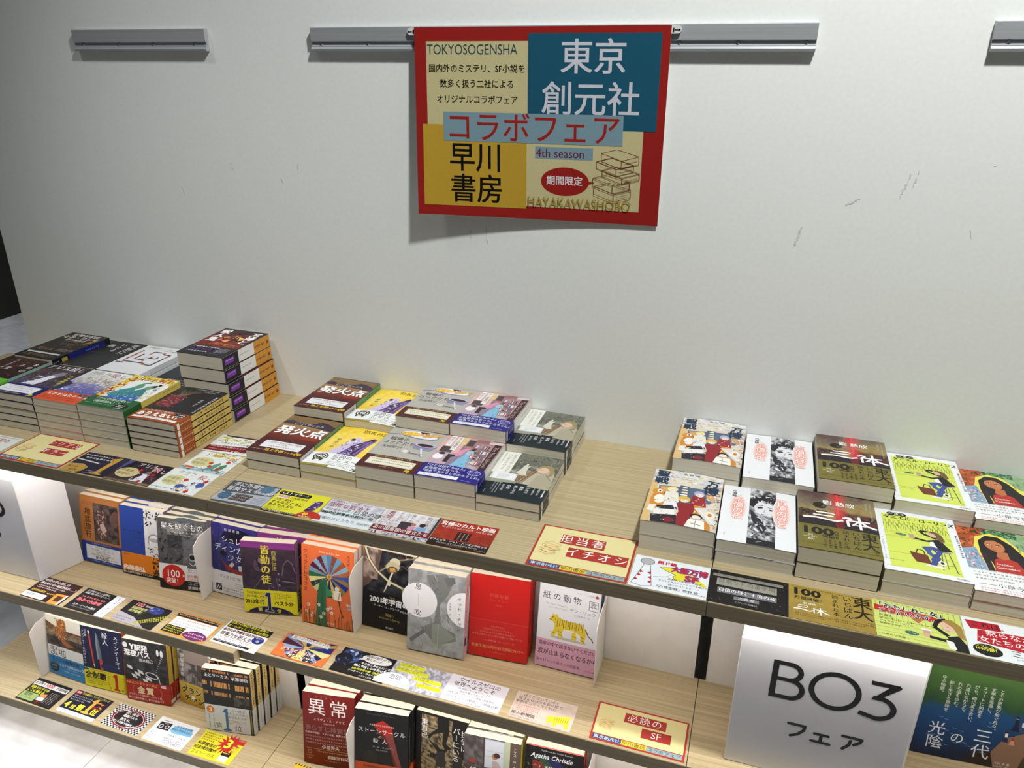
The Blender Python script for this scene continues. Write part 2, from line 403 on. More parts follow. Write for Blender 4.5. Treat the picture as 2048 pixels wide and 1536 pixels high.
@reg('yama', 'yellow paperback with a purple-robed figure', A, Hh, 'f0cf48', (46, 'eef0f0'), 'efe6c8')
def _(k, s, d, ds):
    k.paint(0, 0, A, 105, [(0, 'f2cf38'), (.5, 'f4da6a'), (1, 'f2cc44')], .1)
    k.scr(4, 3, 26, 1.8, '9a7a20'); k.t(48, 5, '邪馬台国', 13, '2a2018', b=.01, sx=1.02)
    k.p([(20, 105), (42, 60), (50, 34), (60, 38), (68, 58), (64, 105)], 'cfc4e0'); k.p([(44, 105), (58, 62), (80, 30), (88, 34), (82, 60), (78, 105)], '6a4a9a')
    k.p([(54, 70), (66, 52), (76, 60), (72, 82), (76, 105), (56, 105), (60, 86)], '3c2c50'); k.e(79, 39, 4, 6, '2c2030', rot=30); k.e(46, 46, 4, 5, '33263c')
    k.blobs(34, 44, 34, 58, 46, 3, ['9a86c4', 'e8e2f2', '7a60a8', 'd8cfe8'], 2.5, 3); k.blobs(54, 58, 22, 46, 20, 2.2, ['8a7a9a', '241c30', 'b0a4c0'], 1.6, 4)
    k.l([(60, 105), (74, 60), (80, 40)], 1.2, 'a890d0'); k.l([(70, 105), (80, 60), (84, 44)], 1, 'b8a4dc')
    k.t(21, 46, '鯨統一郎', 8.6, '2c2418', v=1, sp=.12)
    d.e(22, 14, 14, 12, '1c1c16'); d.e(22, 14, 11.5, 9.8, 'eef0f0'); d.e(22, 14, 9.5, 8, '1c1c16'); d.t(22, 7, '40', 13, 'f4f4f0', a='c', b=.04); d.p([(12, 24), (20, 21), (16, 32)], '3a3818'); d.p([(32, 24), (24, 21), (28, 32)], '3a3818')
    d.t(43, 2, '伝説の', 12, '26221c'); d.t(43, 13, 'デビュー作', 12.5, '26221c', sx=1.02); d.scr(43, 27, 14, 3.6, '5a5850', lines=3, lp=1.35); d.scr(74, 40, 6, 2.6, '6a6a66'); d.t(92, 35, '70', 10, '141414', b=.05, sk=.2)
    d.paint(0, 40, 52, 6, [(0, 'a89a58'), (1, '8a7c3a')], .3)
    s.scr(4, 20, 8, 5, '3a3020', v=1)

@reg('cook', 'grey paperback with a pan of eggs and a mess tin', A, Hh, 'b3b1a9', (44, '4a1719'), 'a8a59c')
def _(k, s, d, ds):
    k.e(58, 18, 37, 13, '6a6c90', 28, rot=4); k.e(58, 16.5, 36, 12, 'cfd0e2', 28, rot=4); k.e(58, 16.5, 33, 10.3, 'ecebf0', 28, rot=4)
    k.e(42, 17, 19, 8, 'e8b83c'); k.blobs(26, 9, 34, 15, 40, 2.6, ['f2d878', 'dda42c', 'f6e6a4'], 1.8, 6); k.p([(54, 6), (70, 5), (76, 11), (60, 13)], '4a2432')
    k.p([(58, 14), (92, 6), (100, 10), (66, 24)], 'd8a860'); k.blobs(60, 8, 36, 13, 26, 2, ['f0dcae', 'c08848', 'e8c88a'], 1.5, 7); k.l([(0, 25), (22, 22)], 2.4, '7a7c98')
    k.t(12, 34, '戦場の', 12.5, '26221e', b=.015); k.t(4, 48, 'コックたち', 12.5, '26221e', b=.015); k.scr(10, 61.5, 16, 2.2, '6a6862'); k.t(10, 66, '深緑野分', 9.6, '3a3834')
    k.p([(62, 50), (66, 68), (98, 68), (104, 52)], '8b8aa8'); k.e(83, 50, 21, 9, '6e6d8c', 28); k.e(83, 49, 20, 8, 'b6b4cc', 28); k.e(83, 50, 15, 5.2, '3a1f22', 28)
    k.l([(80, 62), (86, 76), (92, 88)], 4.6, 'a4a2bc'); k.l([(80, 62), (86, 76), (92, 88)], 3, 'dcdce6')
    for i in range(4): k.l([(48 + i * 6, 84 + i), (60 + i * 5, 78 + i * 2), (74 + i * 4, 84), (90, 80 + i * 4)], .7, '5c5a56')
    k.e(58, 80, 7, 5, 'd8d6d0'); k.scr(52, 78, 5, 3, '8a7a90')
    d.t(52, 1.5, '東京創元社の中の人が選ぶ１冊！', 4.8, 'd8b45a', a='c'); d.r(11, 9, 84, 22, 'e6e2cc'); d.fr(12.5, 10.5, 81, 19, .35, '8a5a4a')
    d.scr(16, 13, 22, 3.3, '4a443c', lines=1); d.scr(20, 21, 20, 3.3, '4a443c'); d.t(40, 34, '創作部  Ｔ.Ｋ.', 4.4, 'c89858'); d.t(84, 32.5, '70', 10, 'f0d020', b=.04, sk=.2)
    for x, y in ((12, 10), (92, 10), (12, 28), (92, 28)): d.l([(x, y), (x + 1.4, y + 2)], .5, '903030')

@reg('lib', 'library-scene paperback with a navy band', A, Hh, 'd9b9b4', (45, '1d167c'), 'dcdad4')
def _(k, s, d, ds):
    k.paint(0, 0, A, 105, [(0, 'c9a3a0'), (.3, '8a6f74'), (.7, '9a8a92'), (1, 'b4a4ac')], .25, .1)
    k.r(0, 0, 40, 60, 'd8b0ac'); k.r(22, 2, 20, 26, 'ddc494'); k.r(24, 15, 17, .7, 'a08a6a'); k.r(44, 8, 12, 22, '4a4048'); k.r(56, 2, 24, 12, '9a6a72'); k.scr(58, 3, 8, 2.4, '6a3a44'); k.r(80, 6, 20, 5, 'c9c9d2')
    q = random.Random(4)
    for ry, x0, x1 in ((20, 60, 90), (38, 56, 88), (58, 62, 90), (76, 60, 90)):
        x = x0
        while x < x1:
            ww = q.uniform(1.3, 2.8); hh = q.uniform(10, 13); k.r(x, ry + 13 - hh, ww, hh, q.choice(['c7c3cc', '8a4a58', 'e8e4e2', '5a5468', 'a88a90', '6a7a90', 'b8605a', 'd8ccd0', '3c3444'])); x += ww
        k.l([(x0 - 2, ry + 13.4), (92, ry + 13.4)], 1.1, '4a2c30')
    k.r(90, 10, 13, 95, '3a1e20'); k.l([(90, 10), (90, 105)], 1.6, 'b07a78'); k.t(102, 18, 'The Paris Library', 10.5, 'b8a8a0', rot=90)
    k.r(6, 40, 22, 20, '4a3c40'); k.r(0, 62, 34, 43, 'bca4b0'); k.r(26, 66, 20, 28, '2c2224'); k.e(12, 78, 9, 10, 'ecebf0'); k.e(15, 66, 6, 4.5, '33282c'); k.p([(36, 64), (42, 48), (52, 38), (56, 42), (50, 54), (48, 70), (42, 72)], 'd88fb4'); k.e(52, 37, 5.5, 3.4, 'c87a5c'); k.p([(34, 76), (48, 66), (46, 105), (34, 105)], '8a7a90')
    k.p([(54, 48), (64, 44), (68, 56), (62, 62), (54, 60)], '9cc4dc'); k.p([(54, 62), (62, 60), (66, 78), (70, 105), (42, 105), (48, 80)], '7fb6d8'); k.l([(62, 52), (68, 64), (78, 66)], 3, 'd89078'); k.e(64, 41, 4.6, 4, '2c2020'); k.e(67, 43, 2.4, 2.6, 'd8a088'); k.blobs(46, 66, 20, 38, 14, 2.4, ['a8cde4', '6aa2c8'], 4, 9)
    k.blobs(60, 62, 40, 36, 16, 2, ['4a4048', '8a94a0', '5e8a94'], 2, 11)
    k.r(22, 2, 9, 50, 'f0eeee'); k.t(26.5, 4, 'あの図書館の', 7.4, '2c2428', v=1); k.r(9, 0, 8.5, 38, 'f0eeee'); k.t(13.2, 4, '彼女たち', 7.4, '2c2428', v=1); k.scr(3, 6, 8, 2, '6a4a50', v=1); k.r(88, 2, 16, 4, 'c8c4cc')
    d.t(3, 2, '「ひとは読むものよ」', 8.2, 'f2f2fa', sx=.92); d.t(6, 11.5, '女性館長は言った。', 8.2, 'f2f2fa', sx=.92); d.t(3, 21, '「戦争であろうとなかろうとね」', 8.2, 'f2f2fa', sx=.86)
    d.r(4, 32, 68, 9, 'eceef4'); d.scr(7, 33, 22, 2.6, '33308a', lines=2, lp=1.5); d.e(90, 11, 11, 8.6, 'c8c8ea'); d.e(90, 11, 10.2, 7.8, '1d167c'); d.scr(82, 6, 5, 3, 'e8e8f8', lines=3); d.scr(78, 38, 8, 2, 'c8c8e8')
    s.scr(8, 14, 9, 5, '5a5450', v=1); ds.r(2, 36, 18, 7, 'd8d8dc'); ds.scr(8, 6, 6, 4, 'c8c8f0', v=1)

@reg('pic', 'grey-green paperback with a long-haired girl', A, Hh, '8f8f80', (50, '0e1c24'), 'cdc8b6')
def _(k, s, d, ds):
    k.paint(0, 0, A, 105, [(0, '7c7c70'), (.4, '5c5e54'), (.7, '8e8c7c'), (1, 'aaa694')], .4, .1, nx=34, ny=34)
    k.blobs(30, 0, 74, 60, 90, 4, ['4c4e46', '6c6c60', '8a8a7c', '5a5a50'], 3, 5)
    k.p([(46, 105), (60, 84), (68, 60), (70, 40), (78, 30), (90, 30), (99, 42), (103, 60), (105, 105)], 'b4ae98')
    for i in range(16): y0 = 34 + i * 1.2; k.l([(84 - i, 33 + i * 1.5), (74 - i * 1.4, 50 + i), (66 - i * 2, 70 + i), (58 - i * 2.4, 96 + i * .6)], 1.3, ['7a6048', '9a7c5c', '5c4634', 'b09470'][i % 4])
    k.e(82, 46, 9.5, 12, 'd8b8a0', rot=20); k.p([(72, 46), (74, 34), (84, 27), (96, 32), (101, 46), (98, 60), (92, 62), (94, 48), (88, 38), (80, 36)], '9a8a62')
    k.l([(76, 45), (80, 46)], .8, '5a4438'); k.l([(74, 53), (78, 55)], .8, 'a86a5c'); k.l([(73, 48), (72.5, 51)], .7, 'b8927c'); k.p([(76, 66), (92, 60), (104, 74), (105, 105), (70, 105)], 'a8a08a'); k.l([(90, 60), (100, 74)], 2, '8a7a60')
    k.p([(44, 58), (48, 40), (52, 34), (54, 42), (60, 36), (56, 46), (56, 60), (60, 72), (50, 74), (40, 66)], 'cfcdbf'); k.e(52, 36, 2, 2.4, 'ddd8c8')
    k.r(0, 0, 30, 105, '8f8f80'); k.r(0, 0, 30, 74, 'e4e4dc'); k.t(23, 8, 'ピクニック・アット・', 6.9, '2c2c28', v=1); k.t(14, 8, 'ハンギングロック', 6.9, '2c2c28', v=1); k.scr(5, 6, 14, 2.4, '5a5a52', v=1)
    k.r(4, 72, 42, 22, 'e6e8ea'); k.fr(5.5, 73.5, 39, 19, .3, '7a7a80'); k.scr(14, 77, 9, 2.2, '8a8a94', lines=4); k.r(8, 94, 42, 8, '9a9a8c')
    for x, tx, z in ((92, '吉田大八氏', 4), (84, 'どの角度から', 3.6), (74, '少女の', 6.6), (64, '悪夢', 7.2), (54, '美しさの', 6.6), (43, '恐怖', 6.8), (34, '新たな謎', 4.5)): d.t(x, 6 + (92 - x) * .06, tx, z, 'eef0ee', v=1)
    d.scr(99, 5, 8, 3.2, 'f2f2f2', v=1, wd=.25); d.scr(26, 6, 12, 2.6, 'c8ccd0', v=1, lines=3, lp=1.8); d.scr(8, 30, 5, 2, 'c8ccd0', v=1)
    s.scr(4, 20, 10, 5, 'a09a86', v=1); ds.r(1, 36, 14, 6, 'e8e8e8'); ds.scr(4, 6, 6, 4, 'd8dcdc', v=1)

@reg('ali', 'dark purple paperback with a girl in white', A, Hh, '30242c', (44, '1a1458'))
def _(k, s, d, ds):
    k.paint(0, 0, A, 108, [(0, '2c2228'), (.4, '4a3a3c'), (.8, '4c4258'), (1, '3a3c66')], .5, .1, nx=30, ny=30)
    k.blobs(5, 30, 95, 70, 80, 5, ['5a4a44', '2c2028', '6a5c5a', '40383c', '7a6a50'], 2.5, 6)
    k.p([(24, 100), (36, 84), (44, 70), (54, 46), (62, 40), (70, 52), (64, 66), (62, 84), (56, 100)], 'e4e4f2'); k.p([(50, 50), (60, 34), (72, 32), (76, 48), (66, 56)], '8a8090'); k.blobs(24, 60, 38, 40, 26, 3, ['c4c6e4', 'f4f4fa', '8a8cc0'], 2, 3)
    k.t(5, 4, 'アリス殺し', 19, 'eeeaf2', sx=.98); k.p([(6, 30), (26, 26), (20, 50), (8, 44)], '5a2c34'); k.scr(92, 42, 5, 8, 'd8d060', v=1); k.t(100, 60, '小林泰三', 8, 'e0d850', v=1)
    d.r(3, 6, 88, 27, 'e8eaf2'); d.scr(14, 8, 18, 3.6, '4a4a66'); d.scr(20, 15, 14, 4, 'a84868'); d.scr(10, 23, 18, 3.6, '6a4a80'); d.scr(14, 36, 12, 4.6, 'd8c860', wd=.16); d.t(86, 32, '70', 11, 'e8e020', b=.05, sk=.2)

@reg('cla', 'white and violet paperback with an orange band', A, Hh, 'd8d8dc', (42, 'd2502a'), 'd89a3c')
def _(k, s, d, ds):
    k.paint(0, 0, A, 108, [(0, 'dfe2e6'), (.32, 'd4d0cc'), (.5, 'b0aab8'), (.75, '6a68a8'), (1, '5c5aa4')], .3, .09, nx=28, ny=28)
    k.blobs(12, 30, 80, 34, 90, 4.5, ['c8b070', 'f0eee8', 'a89a80', 'e4dcc8', '8a8a94'], 3, 8); k.blobs(0, 62, 105, 42, 60, 4, ['e8eaf6', '8a8ac8', '4a4a98', 'b4b4dc'], 4, 9)
    k.p([(0, 60), (18, 70), (10, 108), (0, 108)], '2c2840'); k.l([(8, 106), (40, 76)], 1.4, 'f4f4fa'); k.t(5, 5, 'クララ', 18, '2c2a30', sx=.95); k.t(58, 5, '殺', 20, 'a02038'); k.t(80, 5, 'し', 18, '2c2a30')
    d.scr(10, 2, 22, 3, '5a2018'); d.scr(7, 8, 8, 11.5, 'fff4ee', wd=.16); d.scr(10, 24, 26, 2.8, '5a2018', lines=1); d.scr(8, 31, 28, 3.0, '5a2018'); d.e(88, 7, 13, 5, '241c1c'); d.scr(80, 4.5, 7, 2.4, 'f0f0f0', lines=2)
    ds.scr(4, 4, 6, 5, 'f0e0d0', v=1)

@reg('dor', 'yellow and white paperback with two green dresses', A, Hh, 'e8eaec', (44, '1e5b31'), 'd8c060')
def _(k, s, d, ds):
    k.p([(0, 0), (105, 0), (105, 30), (90, 18), (60, 12), (30, 18), (14, 40), (10, 108), (0, 108)], 'e4c63c'); k.blobs(0, 0, 105, 22, 120, 4, ['e8d04a', 'f2e480', 'c8a020', 'd8682c', 'f6f0c0'], 2, 3)
    k.blobs(0, 20, 20, 88, 90, 4, ['c83c24', 'e8c030', 'f4ecd0', '8a2418', 'e07030'], 2, 5); k.blobs(84, 60, 21, 46, 40, 3.5, ['e8c63a', 'f0e8c0', 'a8c0d8'], 2, 6)
    k.p([(16, 92), (30, 66), (44, 54), (54, 60), (62, 92), (48, 98), (26, 100)], '3c8a90'); k.p([(46, 96), (60, 62), (72, 52), (78, 60), (88, 84), (80, 98)], '357c88'); k.p([(40, 56), (46, 40), (56, 36), (60, 48), (54, 60)], '5a9a76'); k.p([(64, 56), (68, 42), (78, 34), (84, 44), (78, 56)], '64a07c')
    k.e(82, 40, 4, 6, '26301c'); k.l([(44, 42), (54, 30), (64, 28)], 3, '3c7c60'); k.blobs(20, 62, 66, 34, 40, 4, ['6ab0b0', '2c7080', '9accc8'], 5, 7)
    k.p([(30, 98), (60, 92), (90, 90), (90, 108), (24, 108)], '3868b0'); k.blobs(40, 88, 46, 20, 36, 3, ['6a98d8', 'e8eef4', '24408a'], 3, 8)
    k.t(8, 6, 'ドロシイ', 15, '2c2418', sx=.9); k.t(68, 6, '殺', 17, 'b02824'); k.t(87, 6, 'し', 15, '2c2418'); k.t(92, 40, '小林', 9, '26242a', v=1); k.blobs(84, 28, 10, 8, 10, 3, ['e8c83c'], 1, 4)
    d.t(8, 4, '〈オズの魔法使い〉', 9.2, 'e8f0e4', sx=1.05); d.t(12, 15, '〈連続殺人！〉', 9.6, 'e8f0e4'); d.scr(6, 28, 24, 2.6, 'a8c8a8', lines=1); d.scr(8, 35, 20, 3.6, '0e3018'); d.e(86, 29, 15, 10, '101410'); d.scr(77, 23, 4, 4, 'f0f0f0', lines=3, wd=.18)
    s.scr(4, 10, 9, 4, '8a7020', v=1)

@reg('tin', 'charcoal paperback with a red thorny fruit', A, Hh, '242227', (42, '9a4618'), 'cdb163')
def _(k, s, d, ds):
    k.paint(0, 0, A, 110, [(0, '262529'), (1, '222024')], .12, .06)
    k.e(27, 66, 20, 27, '6a2830', rot=8); k.blobs(8, 40, 40, 52, 170, 4.2, ['8a3038', 'b04a50', '4a1c24', '6c3038', 'c87070'], 2.6, 3)
    for i in range(12): k.l([(26 + i, 42), (20 + i * 3, 24), (18 + i * 4.2, 10 + (i % 3) * 5)], 1.2, ['5a6048', '7c7a5a', '8a4a3c'][i % 3])
    k.blobs(6, 86, 48, 20, 26, 3, ['3c4a38', '5a5c48', '7a3038'], 3, 5)
    k.t(42, 3, 'LOOKING FOR THE', 5.4, 'c4bfc6'); k.t(60, 10, 'DETECTIVE', 5.4, 'c4bfc6'); k.scr(97, 24, 10, 7.2, 'dcd8de', v=1, wd=.12); k.scr(80, 44, 4, 7.4, 'c4c0c8', v=1)
    d.t(7, 1, 'タイトルはこれ以外', 7.4, 'f8f0e8'); d.t(4, 9.5, 'ありえない！', 16.5, 'fffaf4', b=.05, sx=.98); d.r(5, 28, 94, 6.5, 'f4f2ee'); d.scr(14, 29.2, 22, 3.6, '2a2624'); d.p([(78, 4), (88, 1), (101, 5), (99, 14), (88, 17), (79, 13)], '17141a'); d.scr(82, 5, 4, 4, 'f4f0f0', lines=2, wd=.2)
    s.scr(3.4, 16, 8, 6.4, '3a2c14', v=1, wd=.13); s.scr(3.4, 76, 3, 6, '3a2c14', v=1); ds.r(1, 31, 11.6, 6, 'e8e4e0'); ds.scr(3.4, 2, 6, 4.4, 'e8c8b0', v=1, wd=.12)

@reg('bio', 'thick black paperback with brown lettering and a blue spine', A, Hh, '181614', (40, '100e0d'), '1a2272')
def _(k, s, d, ds):
    k.paint(0, 0, A, 110, [(0, '2a2016'), (.3, '30281e'), (.7, '201c1a'), (1, '181516')], .5, .07)
    k.blobs(60, 30, 42, 70, 90, 3, ['5a3c24', '3c2818', '7a5430', '241a12'], 2, 3); k.e(94, 40, 5, 16, '9a7434', rot=20)
    k.t(52, 4, '生物学探偵', 15, 'e8e4e0', a='c', b=.015); k.t(52, 19, 'セオ・クレイ', 16, 'f0ece8', a='c', b=.02); k.t(52, 35, '森の捕食者', 11, 'dcd8d4', a='c'); k.l([(30, 50), (70, 50)], 2.4, '6a5a30'); k.t(36, 62, 'アンドリュー・メイン', 4.6, 'c0bcb8'); k.scr(36, 69, 12, 2.8, '9a9690'); k.scr(62, 92, 12, 3.2, 'c8c4c0', lines=3)
    k.t(12, 93, '犯人は', 14, '8a6438', b=.03); d.r(8, 10, 88, 6, 'dcdad6'); d.scr(12, 11, 20, 3.4, '24201c'); d.t(8, 20, '人間ではない！', 13, '80603c', b=.02)
    s.scr(6, 30, 7, 5, '7a86c8', v=1); s.r(1, 0, 17, 14, '101a14'); ds.r(4, 4, 10, 14, 'b09a48'); ds.scr(6, 24, 3, 5, '8a98a8', v=1)

@reg('shi', 'black paperback with scattered white title signs', A, Hh, '232323', (38, '2c2c2c'))
def _(k, s, d, ds):
    k.paint(0, 0, A, 112, [(0, '1c1c1c'), (.5, '262626'), (1, '2e2e2e')], .1)
    k.t(86, 8, '死刑に', 19, 'e6e6e6', v=1, sp=.02); k.t(58, 8, 'いたる', 15, 'e6e6e6', v=1, sp=.15); k.t(34, 20, '病', 17, 'e6e6e6', v=1); k.scr(12, 8, 8, 5, 'a8a8a8', v=1, lines=1); k.scr(8, 70, 20, 2, '8a8a8a'); k.scr(88, 84, 4, 2.4, '9a9a9a')

@reg('maz', 'white paperback with a coloured square spiral', A, Hh, 'e2e3e6', (30, 'dfe0e3'), 'd8d8dc')
def _(k, s, d, ds):
    def seg(x0, y0, x1, y1, sd):
        q = random.Random(sd); n = max(2, int(max(abs(x1 - x0), abs(y1 - y0)) / 6.5))
        for i in range(n):
            a, b = i / n, (i + 1) / n; k.l([(x0 + (x1 - x0) * a, y0 + (y1 - y0) * a), (x0 + (x1 - x0) * b, y0 + (y1 - y0) * b)], 4.6, q.choice(['2c2458', '24204a', '8a2438', '302c60', 'c87838', '22304a']))
    for i, (a, b) in enumerate([((14, 28), (14, 92)), ((14, 92), (70, 92)), ((70, 92), (70, 100)), ((70, 98), (90, 98)), ((90, 98), (90, 36)), ((90, 38), (72, 38)), ((72, 38), (72, 30)), ((72, 30), (44, 30)), ((44, 30), (44, 48)), ((30, 46), (30, 78)), ((30, 76), (56, 76)), ((56, 76), (56, 84)), ((56, 64), (74, 64)), ((74, 64), (74, 54)), ((60, 52), (60, 66)), ((4, 100), (24, 100))]): seg(*a, *b, i + 3)
    k.t(12, 5, 'メ8の', 9, '2c2a34', b=.02); k.scr(34, 6, 4, 6, '3a3440'); k.l([(10, 18), (60, 18)], .5, '8a3040'); k.scr(60, 8, 6, 4, '4a4a54'); k.scr(58, 16, 5, 6, '2c2c34'); k.scr(46, 60, 6, 2, 'a8a8b4', lines=4)

@reg('drk', 'dark grey paperback with white blurb lettering', A, Hh, '2b2e33', (50, '25272b'))
def _(k, s, d, ds):
    k.paint(0, 0, A, 100, [(0, '3a3e44'), (1, '2c3036')], .12); d.scr(28, 5, 13, 5, 'dcdce0', wd=.16, lines=1); d.scr(28, 14, 12, 6, 'f0f0f0', wd=.16, lines=2, lp=1.4)

@reg('gre', 'dark red and black paperback with a lime band', 106, Hh, '20140f', (44, '62b22c'), '8fb0a4')
def _(k, s, d, ds):
    k.paint(0, 0, A, 106, [(0, '2c1c16'), (.5, '3c1a14'), (1, '1c100c')], .6, .1, nx=26, ny=26)
    k.blobs(6, 4, 92, 96, 60, 4, ['5a2018', '2c1610', '7a4030', '3c2c28'], 2.5, 3); k.t(96, 22, '8つの', 16, 'ece8e4', v=1); k.t(70, 34, '子', 13, 'd8d4d0', v=1); k.t(54, 52, '置', 14, 'd8d4d0', v=1); k.scr(34, 16, 6, 9, 'b8a8a0', v=1, wd=.14)
    d.t(60, 8, 'ー', 20, '1a2a10', b=.02); d.scr(20, 8, 5, 10, '1a2a10', wd=.14)

@reg('exp', 'black and flame-red paperback with a white and orange spine', A, Hh, '241a1e', (47, '1b1620'), 'e4e2e0')
def _(k, s, d, ds):
    k.paint(0, 0, A, 106, [(0, '241c20'), (.35, '3c1c1c'), (.7, '7a2418'), (1, '5a1c14')], .5, .08, nx=26, ny=26)
    k.r(0, 0, 4, 106, '7a1c24'); k.blobs(28, 26, 58, 60, 70, 5, ['c84a28', '8a2418', 'd8884a', '3c1a18', 'a83420'], 2.2, 4); k.e(62, 54, 9, 10, '2c1c1c'); k.p([(40, 66), (58, 56), (54, 74)], 'e8a860'); k.p([(66, 40), (80, 44), (74, 60)], 'e8c070'); k.blobs(54, 36, 22, 14, 12, 3, ['e8b04a', 'f0d090'], 2, 6)
    k.t(17, 5, '殺人鬼', 23, 'f8f4f2', v=1, b=.05); k.t(89, 8, '万博と', 22, 'f8f4f2', v=1, b=.05); k.t(28, 82, 'LEGION', 11, 'c8642c', b=.03); k.scr(64, 84, 11, 3, 'e8a060', lines=3)
    d.scr(8, 3, 9, 6.4, 'f4f2f6', wd=.18); d.scr(4, 13, 8, 9.6, '6a2c8c', wd=.2); d.scr(8, 27, 8, 6, 'e4e0ea', wd=.16); d.scr(70, 6, 8, 3, 'd8d4dc', v=0, lines=6, lp=1.3); d.scr(60, 34, 14, 2, '9a96a0')
    s.r(1, 0, 25.6, 52, 'cf8f34'); s.p([(10, 6), (13, 4), (17, 5), (18, 9), (14, 12), (11, 11)], '7a4a14'); s.t(13.4, 17, '万博と殺人鬼', 5.6, '2c1c14', v=1, b=.02); s.scr(11, 68, 9, 3.2, '8a8684', v=1); ds.r(7, 14, 11, 27, '7a35a4'); ds.scr(9, 16, 6, 3.6, 'd8b8ec', v=1, wd=.18)

W2, H2 = 106, 157
@reg('sei', 'crowded cartoon-group paperback with navy title', W2, H2, 'd8d2c4', None, 'c9c4bc')
def _(k, s, d, ds):
    k.paint(0, 0, W2, H2, [(0, 'dcdcda'), (.25, 'd8cfc0'), (1, 'd0c4b4')], .15); k.p([(0, 34), (10, 34), (12, 157), (0, 157)], 'd9b77e')
    k.p([(12, 52), (86, 44), (98, 70), (80, 104), (16, 96)], '55647c'); k.p([(44, 44), (58, 44), (60, 96), (40, 96)], '4e5c72'); k.p([(14, 54), (30, 52), (36, 66), (20, 72)], 'cfa468'); k.p([(84, 60), (100, 56), (96, 80), (86, 74)], 'cfa468')
    k.blobs(0, 0, 106, 34, 60, 5, ['e8e8ec', 'c4c0d4', 'd8bc7a', 'b8c4d4', 'a8a8c8'], 3, 3); k.blobs(84, 30, 22, 120, 140, 3, ['a88a90', 'e8e0d8', '8a94a8', 'c8a070', '5a4a58', 'd8c8c8'], 2, 5)
    for i in range(5): k.e(52, 42 + i * 7.5, 3.4 + i * .6, 2.6, 'e8e2d2'); k.l([(50, 44 + i * 7.5), (55, 44 + i * 7.5)], .6, '3c3430')
    k.e(16, 96, 11, 26, 'd08a34'); k.e(14, 70, 9, 9, 'd48c34'); k.e(16, 68, 4, 4.6, 'f0eee8'); k.e(16, 69, 1.6, 2, '1c1c20'); k.e(18, 92, 8, 13, 'f0ece4'); k.blobs(8, 60, 20, 66, 18, 2, ['a86420', 'e8b060'], 2, 6); k.p([(6, 112), (16, 110), (14, 130), (4, 128)], 'e8e4dc')
    for (x, y, hc, bc) in ((36, 82, '8a7a8c', 'e8e6ea'), (78, 88, '7c7684', 'd88a2c'), (74, 62, 'a8a8d0', '9a2430'), (34, 60, 'e8d890', 'e4e0d4')):
        k.p([(x - 9, y + 8), (x + 9, y + 8), (x + 13, y + 34), (x - 11, y + 34)], bc); k.e(x, y, 8, 8.6, hc); k.e(x + 1, y + 3.5, 5.4, 5.4, 'ecdccb'); k.l([(x - 2, y + 3), (x, y + 3)], .8, '2c2428'); k.l([(x + 3, y + 3), (x + 5, y + 3)], .8, '2c2428'); k.blobs(x - 9, y + 12, 18, 20, 7, 3, ['c8b8b0', '3c3440', 'f0ecea'], 3, int(x))
    k.p([(44, 98), (60, 94), (72, 104), (70, 120), (64, 157), (46, 157), (50, 120)], '8e1c26'); k.e(54, 84, 9, 9, 'd8b455'); k.e(55, 88, 5.6, 6, 'eedccb'); k.e(54, 81, 8, 4.6, 'd8b455'); k.l([(52, 88), (54, 88)], .7, '2c2420'); k.l([(57, 88), (59, 88)], .7, '2c2420'); k.e(62, 104, 10, 8, '8e1c26')
    k.p([(16, 112), (40, 106), (44, 118), (20, 122)], '1c1a22'); k.p([(14, 122), (44, 118), (46, 140), (16, 140)], 'e8e6e4'); k.p([(12, 138), (48, 132), (50, 157), (14, 157)], '1f1c28'); k.e(38, 148, 8, 7, '7a1c28'); k.blobs(14, 108, 36, 46, 26, 3, ['2c2830', 'f0eeee', '8a8690'], 3, 9)
    k.e(76, 126, 9, 7, '1c1c1e'); k.e(76, 129, 6.4, 5.6, 'ecdccb'); k.p([(66, 136), (88, 136), (92, 157), (62, 157)], 'ecebe4'); k.l([(70, 146), (84, 148)], 1.2, '1c1c1e'); k.l([(76, 138), (76, 157)], .7, '3c3a38'); k.p([(88, 134), (96, 138), (98, 157), (90, 157)], 'c88430'); k.p([(70, 104), (88, 98), (104, 136), (96, 142)], 'd8d4d0'); k.e(94, 116, 8, 10, 'e8e0d0'); k.e(94, 116, 3, 4.4, 'c07a28'); k.l([(78, 108), (104, 142)], 1.4, 'f4f0ec')
    k.t(14, 3, '聖', 21, '16324e', a='c', b=.05); k.t(14, 25, '戦', 22, '16324e', a='c', b=.05); k.t(92, 14, '万', 19, '16324e', a='c', b=.05); k.t(90, 34, '博', 24, '16324e', a='c', b=.05)
    k.t(45, 5, '牧野 修', 6.4, '2c2a30', sp=.35); k.e(52, 20, 14, 4, '8a8a90'); k.e(52, 20, 13.4, 3.5, 'e0dcd8'); k.scr(42, 18.4, 9, 2.4, '4a484e')

